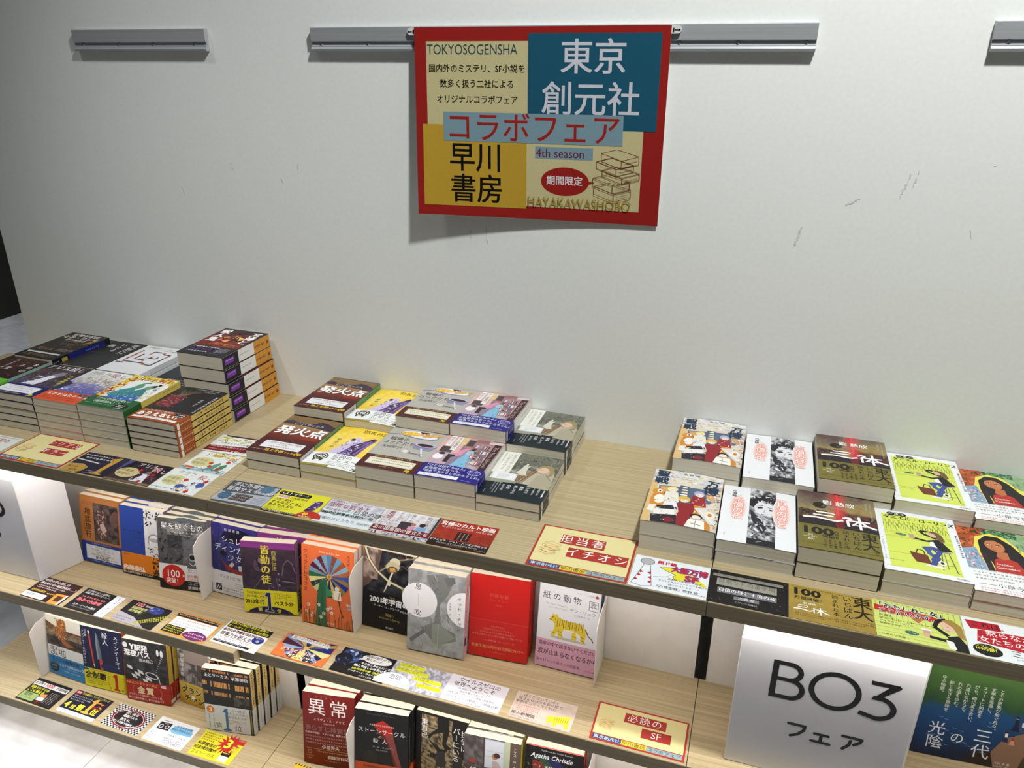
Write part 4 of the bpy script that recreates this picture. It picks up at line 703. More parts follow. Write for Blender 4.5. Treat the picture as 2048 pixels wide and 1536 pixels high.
@reg('kam', 'white paperback with a striped yellow tiger and a pink band', A + 1, 157, 'dfe0e6', (53, 'cf9db4'), '2c3468')
def _(k, s, d, ds):
    k.t(104, 6, 'ケン・リュウ短篇傑作集', 3.6, '9a9aa0', a='r'); k.e(99, 7.4, 2.6, 2.6, 'b02820'); k.t(6, 14, '紙の動物', 15, '26262c', sp=.2, sx=.98); k.fr(87, 17, 15, 17, .8, '26262c'); k.t(94.5, 18.4, '袁', 12, '26262c', a='c')
    k.t(12, 34, 'The Paper Menagerie', 4.4, '9a9488', sk=.25); k.t(18, 40, 'and Other Stories', 4.4, '9a9488', sk=.25); k.t(54, 37, 'ケン・リュウ', 7.6, '5a5a62', sx=1); k.t(62, 47, '古沢嘉通 編・訳', 3.8, '8a8a92')
    k.e(56, 97, 32, 2.4, 'b8b6b4'); Y = 'dcc23a'
    k.p([(24, 60), (26, 54), (30, 56), (34, 53), (36, 58), (46, 62), (60, 62), (74, 62), (83, 68), (86, 80), (84, 94), (86, 98), (78, 98), (76, 84), (68, 80), (70, 92), (68, 96), (61, 95), (62, 82), (48, 80), (44, 84), (46, 96), (38, 97), (36, 86), (34, 90), (30, 96), (24, 94), (30, 82), (30, 72), (26, 68), (20, 66)], Y)
    k.l([(84, 70), (90, 82), (96, 86), (99, 92)], 1.8, '6a5820'); k.p([(46, 79), (66, 78), (64, 82), (50, 82)], 'e8e4d0')
    for i in range(13): x = 36 + i * 3.7; k.l([(x, 61 + (i % 2)), (x - 1.5 + (i % 3), 70), (x - 1, 77 - (i % 3) * 2)], .9, '4a3c14')
    for x, y in ((40, 84), (41, 90), (27, 88), (80, 86), (80, 92), (66, 88)): k.l([(x - 3, y), (x + 4, y + 2)], .8, '4a3c14')
    k.l([(25, 60), (28, 61)], 1.4, '26262c'); k.l([(21, 65), (25, 66)], 1, '26262c'); k.l([(30, 62), (33, 68), (30, 70)], .7, '4a3c14')
    d.t(5, 4, '電車の中で読まないでください', 8.6, '2a2230', b=.02, sx=.84); d.t(4, 18, '涙が止まらなくなるから', 11.6, '2a2230', b=.02, sx=.83); d.t(3, 38, '胸を打ち心を揺さぶる短篇集', 6.2, '3a2c40', sx=.96); d.t(88, 42, 'ハヤカワ文庫', 3.4, '3a2c40', sx=.85); d.l([(0, 17), (106, 15)], .3, 'b8839c'); d.l([(0, 35), (106, 33)], .3, 'b8839c')

@reg('shc', 'sunset-haired woman paperback with a blue band', A, Hh, 'd4d2cc', (48, '237cba'), 'c8c8c8')
def _(k, s, d, ds):
    k.r(0, 0, A, 80, 'd8d6c8'); k.p([(0, 14), (20, 22), (60, 30), (105, 30), (105, 72), (0, 72)], '6a4420'); ink(k, 0, 30, 105, 20, 3, .08, .3, (1, .7, .4)); ink(k, 0, 50, 105, 24, 4, .01, .08, (1, .7, .6)); k.r(60, 30, 45, 4, '6a1c18')
    k.p([(38, 6), (48, 2), (58, 10), (58, 24), (50, 36), (56, 56), (80, 66), (60, 70), (44, 62), (40, 46), (30, 40), (24, 34), (34, 26)], '9a5a28'); k.blobs(26, 4, 34, 52, 50, 5, ['c88a40', '6a3418', 'e0a85c', '8a4a20'], 4, 3)
    k.r(0, 74, A, 30, 'dcdcda'); k.t(5, 76, '湿地', 24, '2a2a2c', sx=1.0)
    d.t(8, 4, 'ガラスの鍵賞受賞', 10, '123a5c', b=.04, sx=1.02); d.e(15, 29, 13, 12.6, '16222c', 24); d.t(15, 22, '1000', 8, '8ac0e0', a='c', b=.03, sx=.9); d.scr(6, 32, 5, 3, '8ac0e0'); d.scr(6, 18, 5, 3, '8ac0e0'); d.t(30, 16, 'ミステリが読みたい！', 7.2, 'e8f2f8', b=.02, sx=.95); d.scr(52, 25, 12, 2.4, 'c8e0f0'); d.scr(40, 32, 16, 3, 'd8ecf8'); d.t(96, 12, '2', 12, 'e8f2f8', b=.03)

@reg('mei', 'navy paperback with a knife and a red pencil', A, Hh, '10173c', (46, 'd9d023'), 'c0502c')
def _(k, s, d, ds):
    k.p([(39, 8), (44, 20), (50, 60), (50, 76), (39, 76), (37, 40)], '5c666e'); k.p([(39, 8), (41, 20), (43, 76), (39, 76), (37, 40)], '788890'); k.p([(43, 76), (51, 76), (54, 112), (46, 112)], 'c0342a'); k.e(47, 84, 1, 1, 'e8e0d8'); k.e(49, 98, 1, 1, 'e8e0d8'); k.l([(21, 16), (28, 90)], 4, 'c43c30'); k.l([(21, 10), (21.4, 15)], 4.4, 'e8e4dc'); k.l([(21.4, 15), (21.7, 19)], 4.4, '8a8a8c'); k.p([(26, 90), (30.4, 90), (29.4, 99)], 'e0c8a0')
    k.t(12, 6, '山田蘭', 6, 'e8eaf0', v=1, sp=.1); k.t(5, 10, 'アンソニー・ホロヴィッツ', 7.2, 'f0f2f6', v=1); k.t(62, 6, '殺人', 15.5, 'f4f6fa', v=1, sp=.02); k.t(90, 8, 'メインテーマは', 12.6, 'f4f6fa', v=1)
    k.e(70, 92, 24, 9, '1c2450'); d.p([(0, 0), (14, -3), (14, 5), (0, 6)], '1c4a2c'); d.scr(2, -1, 3, 4, 'f0f0d8'); d.t(17, 1, '年末ミステリランキング', 4.6, 'a8341c', b=.02); d.t(3, 7, '全制覇', 18, '1c1a18', b=.04, sx=1.02); d.scr(8, 27, 14, 3.4, '2c2a20', lines=3, lp=1.35)
    d.p([(74, 10), (80, 3), (87, 3), (87, 38), (92, 40), (92, 43), (75, 43), (75, 40), (80, 38), (80, 12)], 'b4201c')
    for sgn, cx in ((-1, 70), (1, 97)):
        for i in range(7): a = R(-60 + i * 22); d.e(cx + sgn * (2 + 5 * math.cos(a)), 24 + 15 * math.sin(a), 2.6, 1.2, 'b08a20', 6, rot=i * 20)
    d.scr(66, 38, 1, 5, 'b4201c', wd=.2); d.scr(96, 38, 1, 5, 'b4201c', wd=.2)

@reg('yek', 'black ink-road paperback with a red prize band', A, Hh, '131313', (50, 'a31f18'), 'c9a94e')
def _(k, s, d, ds):
    ink(k, 0, 0, A, 100, 12, .004, .04); k.e(7, 14, 6, 6.5, 'e8e8e8'); k.e(84, 22, 3, 8, 'e4e4e4'); k.e(93, 24, 3.4, 9, 'e4e4e4'); k.p([(88, 32), (94, 30), (84, 72), (74, 84), (70, 80), (80, 66)], '2c2c2c')
    for i in range(8): k.l([(90 - i * 2, 34 + i * 5), (94 - i * 2.4, 35 + i * 5)], 1, 'd8d8d8')
    for i in range(5):
        for j in range(3):
            if (i + j) % 2 == 0: x, y = 6 + i * 13 + j * 5, 62 + j * 10 + i * 4; k.p([(x, y), (x + 12, y + 3), (x + 15, y + 11), (x + 3, y + 8)], 'd4d4d4')
    k.e(66, 80, 16, 7, 'd8d8d8', rot=12); k.e(66, 80, 13, 5, '131313', rot=12); k.l([(50, 84), (54, 98)], 1.4, 'd8d8d8'); k.l([(82, 84), (84, 98)], 1.4, 'd8d8d8')
    k.t(18, 7, 'Y', 18, 'f4f4f4', b=.07); k.t(29, 9, '駅発', 16, 'f4f4f4', b=.05, sx=.98); k.t(3, 24, '深夜バス', 16, 'f4f4f4', b=.05, sx=.98); k.t(38, 42, '青木知己', 8.4, 'e8e8e8', b=.02)
    d.t(2, 3, 'KaBoSコレクション 2025', 7.4, 'e0c060', b=.02, sx=.92); d.r(85, 3, 12, 6, 'e4e6ec'); d.scr(86, 4, 4, 3, '2c4c8c'); d.t(27, 13, '金賞', 19, 'ecd8a8', b=.05, sp=.12); d.e(20, 24, 5, 11, 'b0603c', 16); d.e(22, 24, 5, 10, 'a31f18', 16); d.e(82, 24, 5, 11, 'b0603c', 16); d.e(80, 24, 5, 10, 'a31f18', 16)
    d.t(4, 33, 'ミステリーの宝石箱のような１冊。', 5.8, 'f0e0d8', sx=.93); d.t(4, 41, '美しい輝きを放つ、驚きの逸品です！', 5.8, 'f0e0d8', b=.02, sx=.92)
    s.scr(5, 6, 8, 5, '4a3c18', v=1); ds.scr(4, 6, 7, 4.6, 'e8d0c8', v=1); ds.r(2, 38, 14, 8, 'e0e0e0')

@reg('isa', 'grey barn-photo paperback with a gold band', A, Hh, '6c645c', (52, 'c9a32e'), '8a8480')
def _(k, s, d, ds):
    ink(k, 0, 0, A, 98, 14, .04, .3, (1, .9, .84)); k.p([(0, 0), (24, 0), (16, 16), (0, 22)], '9cb4bc'); k.p([(16, 16), (60, 4), (105, 20), (105, 50), (14, 44)], '8a7c74'); k.r(50, 44, 55, 40, '4c4038'); 
    for i in range(14): k.l([(6 + i * 7, 96), (9 + i * 7, 60 + (i % 3) * 9)], 1, '2c2620')
    k.t(11, 26, '伊坂幸太郎', 11, 'e8e6e2', v=1, sp=.04); k.scr(80, 12, 4, 9, 'e8e6e2', v=1); d.paint(0, 0, A, 52, [(0, 'c8ac48'), (1, 'b88c18')], .2); d.scr(16, 5, 18, 3, '3a2c10'); d.t(5, 9, 'グランド', 18, '2a2018', b=.05, o='f0e49c', ow=.03); d.t(12, 28, 'チャンプ', 18, '2a2018', b=.05, o='f0e49c', ow=.03); d.star(36, 33, 7, 3, 5, 'f2f0e4')

@reg('ous', 'night-building paperback with lit orange windows', A, Hh, '100d0c', (62, 'd6dae0'), 'd2b878')
def _(k, s, d, ds):
    for y0, h0, c in ((1, 5, 'c87838'), (28, 13, 'd89850'), (52, 9, 'c08a4c')):
        for gx, n in ((1, 3), (18, 5), (34, 8), (68, 10)):
            for i in range(n):
                if (i + int(gx)) % 7 != 5: k.r(gx + i * 3.3, y0 + gx * .05, 2.4, h0 * (1 if gx > 15 else .8), c)
    ink(k, 66, 60, 34, 22, 3, .01, .08); k.t(5, 10, '王とサーカス', 9.4, 'f0eeea', b=.02, sx=.94); k.r(55, 14, 5, 5, '9a3420'); k.t(63, 12, '米澤穂信', 9.6, 'f0eeea', b=.02); k.scr(63, 8, 20, 1.8, '9a9690')
    d.e(12, 12, 8.6, 9, 'd87c2c'); d.star(12, 12, 9.4, 8.2, 16, 'd87c2c'); d.t(12, 5, '3', 14, 'f8e8a8', a='c', b=.05); d.scr(6, 23, 9, 3.6, '2c2c30', v=1); d.scr(16, 23, 9, 3.6, '2c2c30', v=1)
    d.p([(38, 14), (45, 5), (50, 5), (50, 54), (56, 57), (56, 60), (37, 60), (37, 57), (44, 54), (44, 16)], '3c74ac'); d.t(20, 42, '第', 15, '3a5878'); d.t(62, 42, '位', 17, '3a5878'); d.t(58, 4, 'この男は', 7.6, '26282e'); d.t(46, 12.5, 'わたしのために', 7.4, '26282e', sx=.96); d.t(50, 21, '殺されたのか？', 7.4, '26282e', sx=.94); d.scr(50, 32, 17, 2.2, '4c4e54', lines=3, lp=1.5)
    d.r(98, 0, 7, 62, '151517'); d.scr(99.4, 2, 15, 3.6, 'd8d050', v=1)
    s.scr(5, 6, 6, 6, '4a3c20', v=1, wd=.16); s.scr(5, 60, 3, 6, '4a3c20', v=1, wd=.16); ds.r(1, 0, 16, 62, 'd8dade'); ds.scr(6, 6, 11, 3.6, '8a8a90', v=1)

@reg('ijo', 'dark red paperback with two huge white signs', W2, H2, '76150f', None, '6e120e')
def _(k, s, d, ds):
    k.scr(38, 4, 10, 2, 'a85a50'); k.t(52, 7, 'アノマリー', 3.8, 'e8b8b0', a='c', sp=1.6); k.t(54, 11, '異常', 38, 'f4f2f0', a='c', sp=.14, b=-.0, sx=1.02); k.scr(42, 51, 12, 2, 'b87068'); k.t(54, 54, 'エルヴェ・ル・テリエ', 6.4, 'e8dcd8', a='c'); k.t(54, 63, '加藤かおり訳', 3.8, 'e8dcd8', a='c'); k.l([(0, 60), (106, 60)], .3, '8e2a20')
    k.t(4, 70, 'あらすじ検索禁止', 13.6, '8a7472', sx=.96, b=.01); k.t(4, 85, '先読み不可能！ フランス発、衝撃のエンタメ', 5, 'e8dcd8', b=.02, sx=.96)
    for i in range(3): k.scr(4, 94 + i * 7, 19, 4.6, 'c0a09a')
    k.t(38, 112, '小島秀夫', 9, 'eee6e2', b=.03); k.scr(78, 116, 8, 2.4, 'b09a94'); k.l([(6, 123), (100, 123)], .8, 'b8a060'); k.scr(30, 126, 16, 4.4, 'c0a09a'); k.t(50, 134, '斜線堂有紀', 8.4, 'eee6e2', b=.03); k.scr(96, 138, 3, 2.4, 'b09a94'); k.scr(44, 146, 12, 2.6, 'c0a09a'); k.t(13, 138, 'HAYAKAWA', 3, 'c0a09a', a='c'); k.t(13, 142, '80!', 6, 'c0a09a', a='c', sk=.3); k.fr(10, 127, 6, 8, .5, 'c0a09a')

@reg('sto', 'black paperback with a red crystal shard', W2, H2, '0f1011', (42, 'cc5320'), '131415')
def _(k, s, d, ds):
    k.t(52, 5, 'The Puppet Show / M. W. Craven', 4, '6a6a6c', a='c', sp=.2); k.scr(46, 14, 8, 2, '5a2a24'); k.p([(36, 30), (56, 18), (74, 30), (78, 60), (92, 115), (78, 115), (70, 80), (50, 50)], '6a1c18'); k.p([(36, 30), (56, 18), (74, 30), (76, 48), (60, 50)], 'b8281e'); k.p([(60, 50), (76, 48), (84, 84), (92, 115), (84, 115), (72, 80)], '8a4440'); k.p([(20, 90), (40, 84), (44, 110), (16, 112)], '1c1f12'); k.blobs(4, 86, 40, 26, 24, 3, ['26291a', '14160e'], 3, 3)
    k.t(54, 28, '英国推理作家協会賞最優秀', 3.6, 'e0dcd8', a='c', sp=.15); k.t(6, 37, 'ストーンサークル', 12, 'f0eeec', sx=.98); k.t(46, 51, 'の', 8, 'f0eeec'); k.t(36, 58, '殺 人', 11, 'f0eeec', sp=.3); k.t(36, 75, 'M・W・クレイヴン', 4.6, 'c8c4c0'); k.t(42, 82, '東野さやか 訳', 3.6, 'b8b4b0')
    d.t(16, 5, '英国推理作家協会賞最優秀長篇賞', 5, '2a1008', b=.02, sx=.94); d.t(28, 12, 'ゴールド・ダガー受賞', 5.6, '2a1008', b=.02); d.r(4, 20, 30, 22, '1c1410'); d.scr(5, 22, 8, 3.2, 'e0d8d0', lines=3); d.t(42, 20, '1', 18, '1c1410', b=.06); s.scr(5, 30, 16, 5, 'a8a8a6', v=1); ds.scr(5, 4, 6, 4, '4a1c0c', v=1)

@reg('hig', 'sepia paperback with running legs', W2, H2, '1c1813', None, '1c1813')
def _(k, s, d, ds):
    ink(k, 0, 0, W2, H2, 17, .01, .42, (1, .76, .42), fr=.3, nx=34, ny=50, c=3); k.r(0, 0, 12, H2, '100e0c'); k.p([(74, 0), (106, 0), (106, 90), (80, 70), (72, 30)], '14110e'); k.r(0, 0, W2, 5, '100e0c'); k.p([(44, 4), (66, 4), (68, 30), (62, 58), (74, 66), (60, 72), (54, 60), (56, 34), (36, 44), (28, 56), (24, 50), (44, 28)], '15130f'); k.p([(26, 56), (50, 72), (66, 70), (58, 80), (44, 78)], '15130f'); k.p([(44, 78), (60, 76), (62, 110), (42, 112)], '2c2e30'); k.p([(30, 86), (44, 84), (42, 94), (30, 96)], '23211c'); k.r(76, 80, 20, 77, '2a2c30')
    k.t(26, 4, 'Tohru Higashi', 1, '1c1813'); k.scr(20, 5, 9, 2.6, 'a82c20'); k.t(18, 14, '東直己', 14, 'f0eeea', v=1, b=.01); k.t(98, 20, '探偵は', 15, 'f4f2ee', v=1, b=.01); k.t(82, 16, 'バーにいる', 15, 'f4f2ee', v=1, b=.01)

@reg('kaz', 'paperback painted with a woman writing by a window', W2, H2, '584c4a', None, 'c9c236')
def _(k, s, d, ds):
    ink(k, 0, 0, 90, H2, 21, .05, .18, (1, .84, .82)); k.r(38, 2, 44, 60, 'b4bcc8'); k.r(40, 4, 34, 56, 'ccd2dc'); k.l([(40, 26), (74, 25)], .6, '9aa0ac'); k.l([(40, 38), (74, 36)], .6, '9aa0ac'); k.r(36, 0, 3, 66, '4a3834'); k.r(76, 0, 10, 90, 'b8c0a0'); k.r(86, 0, 20, H2, '5c4c40'); k.r(10, 50, 14, 8, '9a3c34')
    k.p([(0, 62), (50, 68), (86, 96), (86, 157), (0, 157)], '4a3c34'); k.p([(54, 44), (64, 46), (74, 62), (74, 84), (50, 80), (44, 70), (54, 62)], 'b8a8a4'); k.e(58, 36, 5.4, 6.4, 'b07c60'); k.e(62, 33, 6, 5.4, '4a2c20'); k.p([(42, 68), (56, 62), (58, 68), (44, 74)], 'c09070'); k.p([(52, 78), (80, 60), (84, 100), (60, 110), (46, 90)], '9a7448'); k.l([(82, 60), (84, 110)], 2, '4a2c18'); k.blobs(0, 70, 50, 40, 20, 5, ['6a5a54', '3a2c28', '8a8078'], 4, 3)
    k.t(95, 8, 'トマス・H・クック', 6.6, 'e0dcd4', v=1); k.scr(95, 68, 4, 3, 'c8c4bc', v=1); k.t(12, 66, '緋色の', 15, 'f0eeea', b=.03); s.scr(5, 10, 6, 5, '5a5410', v=1)

@reg('chr', 'black paperback with white script and a red edge', W2, H2, '0c0d10', None, 'b8242c')
def _(k, s, d, ds):
    k.r(0, 0, W2, 2.6, 'e87868'); k.p([(20, 24), (34, 18), (70, 60), (60, 70)], '2c4a38'); k.p([(34, 18), (60, 24), (96, 60), (80, 66)], '24205a'); k.p([(14, 30), (34, 34), (40, 60), (16, 64)], '7a2c24'); k.blobs(4, 40, 40, 30, 26, 3, ['c85a3c', 'e8d8c8', 'a83c30', '1c1c20', 'c89a40'], 3, 3)
    k.t(8, 6, '{BSC}', 5, '3c3c40'); k.t(28, 6, 'Murder on the Orient Express', 4.9, 'c8c8c8', sx=.95); k.t(10, 13, 'Agatha Christie', 14, 'f4f4f4', sk=.3, sx=.86, b=.01); k.t(36, 38, 'オリエント急行', 8.4, 'f4f4f4', b=.04, sx=.92); k.t(36, 49, 'の殺人', 9, 'f4f4f4', b=.04); k.scr(36, 60, 12, 3, 'c8c8c8')

# ---------------------------------------------------------------- cards lying on the boards
CD = {}
def card(desc, w, h, bg):
    def deco(f): CD[f.__name__] = dict(desc=desc, w=w, h=h, bg=bg, fn=f); return f
    return deco
def stackicon(k, x, y, z, c, f=None):
    for i, (dx, hh) in enumerate(((2, 5), (-1, 4.4), (3, 4), (-3, 5), (-2, 5))):
        y0 = y + i * 5.2 * z; a = x + dx * z
        pts = [(a, y0), (a + 10 * z, y0 - 2.6 * z), (a + 24 * z, y0 + 1.4 * z), (a + 13 * z, y0 + 4.4 * z)]
        if f: k.p(pts + [pts[0]], f)
        k.l(pts + [pts[0]], .3 * z + .12, c); k.l([pts[0], (a, y0 + hh * z), (a + 13 * z, y0 + (4.4 + hh) * z), (a + 24 * z, y0 + (1.4 + hh) * z), pts[2]], .3 * z + .12, c); k.l([pts[3], (a + 13 * z, y0 + (4.4 + hh) * z)], .3 * z + .12, c); k.l([(a + 15 * z, y0 + 6.4 * z), (a + 23 * z, y0 + 4.2 * z)], .2 * z + .08, c)
def themed(k, w, h, rows, top=9):
    k.r(0, 0, w, h, 'a8342a'); k.r(3, 3, w - 6, h - 16, 'dfd49a')
    for (x, y, wd, tx, z) in rows: k.r(x, y, wd, z * 1.12, 'a8342a'); k.t(x + wd / 2, y + z * .02, tx, z, 'f4eeea', a='c', sp=.12)
    stackicon(k, 12, h * .42, .95 * h / 100, 'b8844c', 'e4cf94'); b = h - 11.5; u = (w - 8) / 3
    k.r(4, b, u * .98, 8.6, '1f4a7c'); k.t(4 + u * .49, b + .6, '東京創元社', 7.4, 'e4eaf0', a='c', sx=u * .98 / 40); k.r(4 + u * .98, b, u * .84, 8.6, 'd8c23c'); k.t(4 + u * 1.4, b + .6, '早川書房', 7.4, '26221c', a='c', sx=u * .84 / 31); k.r(4 + u * 1.82, b, u * 1.18, 8.6, '8fa8b0'); k.t(4 + u * 2.41, b + .6, 'コラボフェア', 7.4, '3c2c48', a='c', sx=u * 1.18 / 46)

@card('cream red-bordered theme card with two katakana lines', 141, 97, 'a8342a')
def k_ser(k): themed(k, 141, 97, [(52, 14, 64, 'シリアル', 17), (62, 42, 50, 'キラー', 17)])
@card('cream red-bordered theme card naming the staff pick', 144, 106, 'a8342a')
def k_tan(k): themed(k, 144, 106, [(34, 18, 66, '担当者', 21), (50, 48, 88, 'イチオシ', 21)])
@card('cream red-bordered theme card reading SF', 146, 78, 'a8342a')
def k_hit(k): themed(k, 146, 78, [(46, 11, 66, '必読の', 17), (76, 34, 46, 'SF', 17)])
@card('pale card with crimson scribbled headline', 93, 67, 'd8dad2')
def k_sai(k): k.r(0, 0, 93, 67, 'd6d8d2'); k.t(12, 10, '史上最初の', 13, 'a8242c', b=.03); k.t(30, 26, 'キラー', 11, '2c2a2c'); k.scr(10, 3, 18, 4, '4c4a4c'); k.p([(0, 44), (60, 38), (80, 67), (0, 67)], 'a8242c')
@card('dark card with a gold numeral one and gold disc', 93, 67, '1c1830')
def k_one(k):
    k.paint(0, 0, 93, 67, [(0, '2c2848'), (1, '14121e')], .3); k.p([(0, 67), (0, 42), (26, 38), (42, 46), (40, 60), (30, 67)], 'b08a40'); k.p([(0, 6), (62, 2), (66, 20), (0, 26)], '100e1a'); k.scr(3, 6, 11, 5, 'e8e4ec', wd=.2); k.scr(10, 14, 8, 7, 'e8e4ec', wd=.16); k.l([(0, 25), (50, 30)], 3, 'c8c8d4'); k.t(4, 46, '8つの', 8, '2c2008', b=.03); k.t(14, 56, '殺人', 8, '2c2008')
    k.p([(62, 10), (76, 4), (80, 4), (74, 58), (82, 60), (82, 63), (58, 63), (58, 60), (66, 58), (68, 14), (62, 14)], 'c09038'); k.scr(46, 54, 8, 4, 'b8b4c8'); k.scr(44, 61, 7, 3.6, '9a96b0')
@card('dark card with a cream disc and a girl in white', 92, 67, '241a24')
def k_ali(k):
    k.paint(0, 0, 92, 67, [(0, '1c1624'), (1, '3c2c30')], .4); k.p([(0, 0), (12, 0), (0, 40)], '4a5080'); k.t(26, 3, 'アリス', 14, 'ece4e0', sx=.95); k.t(62, 8, '殺', 17, 'e8c8c8', o='8c2030', ow=.05); k.t(80, 14, 'し', 13, 'ece4e0'); k.e(26, 38, 22, 16, 'c8bc88', 28); k.t(26, 27, '中毒者、', 9, '6a3c20', a='c'); k.t(26, 38, '増殖中。', 9, '6a3c20', a='c')
    k.p([(50, 60), (58, 40), (64, 32), (70, 42), (74, 60)], 'dcdce8'); k.e(64, 30, 5, 6, '7a6c60'); k.blobs(46, 34, 40, 30, 30, 3.4, ['e8e4ec', '4c6aa8', 'a82c34', '3c2c30', 'c8b8a8'], 2, 3)
    for x, y in ((44, 26), (76, 34), (66, 58)): k.star(x, y, 5, 3.4, 6, 'b02430')
    k.r(0, 62, 92, 5, '7a6450'); k.scr(4, 62.6, 20, 3.2, '2c2020')
def duo(k, t1, c1, seed):
    k.r(0, 0, 90, 68, 'dfe3e2'); k.t(14, 3, t1, 14, c1, sx=.9); k.t(60 if len(t1) < 4 else 66, 8, '殺', 16, 'b83028'); k.t(78, 14, 'し', 12, '4c4c4c'); k.e(26, 36, 21, 16, 'cfc992', 26); k.t(25, 26, '中毒者、', 8.6, '7a7c60', a='c'); k.t(25, 37, '増殖中。', 8.6, '7a7c60', a='c')
@card('white card with green dresses and red flowers', 88, 67, 'dfe3e2')
def k_dor(k):
    duo(k, 'ドロシイ', '8a7c40', 1); k.blobs(30, 0, 58, 14, 40, 4, ['e0cc4c', 'f0e8a0', 'c8a830'], 2, 3); k.p([(44, 58), (52, 40), (60, 30), (64, 36), (60, 58)], '5c9484'); k.p([(62, 58), (66, 40), (74, 32), (78, 40), (74, 58)], '4c7c5c'); k.r(0, 58, 88, 9, 'a8bcc4'); k.blobs(0, 54, 88, 12, 50, 4, ['8aa4b0', '5c7c88', 'c8d4d8'], 3, 4); k.r(6, 54, 16, 6, 'c86a34')
    for x, y in ((44, 36), (48, 46), (72, 26), (68, 52)): k.star(x, y, 5, 3.4, 6, 'c03424')
@card('white card with blue ink figures and red blossoms', 90, 69, 'dfe3e8')
def k_cla(k):
    duo(k, 'クララ', '7c7a78', 2); k.scr(2, 60, 14, 4, '3c3c40'); k.blobs(36, 28, 52, 38, 60, 4, ['4c64a8', 'e8e8f0', '2c3454', 'd8b890', 'b8a8c0', 'f4f0f0'], 2, 6); k.e(48, 50, 7, 6, '3c5498'); k.e(80, 38, 7, 8, '3c5498')
    for x, y in ((46, 30), (82, 26), (70, 62)): k.star(x, y, 5.4, 3.6, 6, 'c03424')
@card('white card with yellow cartoon lettering, half under the books', 92, 65, 'e2e4e4')
def k_zoo(k):
    k.r(0, 0, 92, 65, 'e2e4e4'); k.r(10, 0, 82, 5, '5a1c28'); k.r(10, 0, 40, 5, '2c2a30'); k.t(6, 6, 'ズ～ンと', 20, 'd8d020', o='2c2c18', ow=.04, b=.03, sx=1.08); k.t(16, 26, '心臓をえぐられる衝撃作', 6.6, '26262a', b=.02); k.p([(0, 42), (92, 34), (92, 56), (0, 62)], '7c1620'); k.t(4, 40, '北上次郎も絶賛のミステリ', 6.6, 'f0e8e8', o='3c0c10', ow=.03); k.scr(6, 52, 15, 4, 'e8d0d0'); k.scr(56, 54, 5, 6, 'f0e8e8', wd=.2)
@card('grey card with black-outlined headline and blue bursts', 92, 66, '4c5058')
def k_ase(k):
    k.r(0, 0, 92, 66, '4c5058'); k.p([(0, 36), (92, 30), (92, 60), (0, 62)], 'a8acb8'); k.r(56, 4, 34, 24, 'a8acb8'); k.t(8, 3, '手に汗握る', 13, 'dcdce0', o='2a1c1c', ow=.05, b=.02, sx=.9); k.t(4, 17, '冒険サスペンス!!', 13.5, 'dcdce0', o='2a1c1c', ow=.05, b=.02, sx=.88); k.star(72, 12, 14, 10, 10, '51708a'); k.star(14, 46, 13, 10, 10, '3c5c78'); k.scr(6, 43, 4, 3.4, '8aa8bc', lines=2)
    for i in range(3): k.r(30 - i * 2, 36 + i * 7, 32, 6, '3c2c28'); k.scr(31 - i * 2, 37 + i * 7, 8, 3.6, 'a89c98')
    k.scr(66, 38, 7, 3, '5a5c68', lines=5, lp=1.3)
@card('yellow card with black pill heading and red corner', 92, 66, 'd8d22c')
def k_yam(k):
    k.r(0, 0, 92, 66, 'd9d32f'); k.r(6, 4, 50, 11, '141412'); k.e(6, 9.5, 4, 5.5, '141412'); k.e(56, 9.5, 4, 5.5, '141412'); k.t(31, 5, 'ベストセラー！', 8, 'f4f4e8', a='c', b=.03); k.r(4, 16.5, 22, 8, 'e8d8d0'); k.t(4.5, 16.8, '邪馬台国', 5.8, 'b83024', b=.03, sx=.92); k.t(27, 17, 'の所在地は', 6.6, '24220c', b=.03); k.t(5, 25, '九州？畿内？', 6.6, '24220c', b=.03, sx=.9)
    k.t(3, 32, 'そんなところに', 8.8, '24220c', b=.04, sx=.95); k.t(2, 41, 'あるもんか!!', 8.8, '24220c', b=.04, sx=.95); k.t(3, 50, '目からウロコの', 6, '6a641c'); k.t(3, 55.6, '歴史ミステリ', 5, '4c4810', b=.02); k.p([(68, 48), (74, 22), (78, 16), (86, 16), (88, 26), (82, 50)], '4a3468'); k.blobs(70, 18, 16, 30, 22, 3, ['8a74b0', 'c8bcd8', '2c1c40'], 2.5, 3)
    k.r(0, 60.5, 74, 5.5, '16160e'); k.t(3, 60.6, '鯨統一郎　邪馬台国はどこですか？', 4, 'e8e8dc', sx=.98); k.e(84, 66, 22, 20, 'b42c20', 26, 180, 352); k.t(70, 50, '40', 10, 'e8d838', b=.05); k.scr(68, 60, 4, 5, 'f0e0d8', wd=.18)
@card('pale blue-grey card about the cooks with red headline', 95, 66, 'c8ccd8')
def k_coo(k):
    k.paint(0, 0, 95, 66, [(0, 'c0bccc'), (.5, 'c8ccd4'), (1, 'd8e0e4')], .25); k.t(10, 1.5, '命を賭し、心を擦り減らす', 5.4, '5c3c44', sx=.98); k.t(2, 8.5, '悲惨な戦争と', 13.4, '8c2a2c', sx=.92, b=.01); k.t(3, 25, '非日常の中の', 7, '2c4038', b=.015); k.t(40, 20, '”日常の謎”', 13, '23342e', sx=.92, b=.01); k.r(0, 34.5, 20, 6, '26302c'); k.scr(1, 35.5, 6, 3.6, 'c8d0cc'); k.t(20, 33.5, '全読書家必読の一冊', 8, '1f4a3c', b=.05, sx=.98)
    k.p([(0, 44), (95, 44), (95, 66), (0, 66)], 'd4dce2'); k.t(2, 49, '戦場のコックたち', 8.2, '2c3038', b=.015); k.t(70, 51, '深緑野分', 6.6, '2c3038')
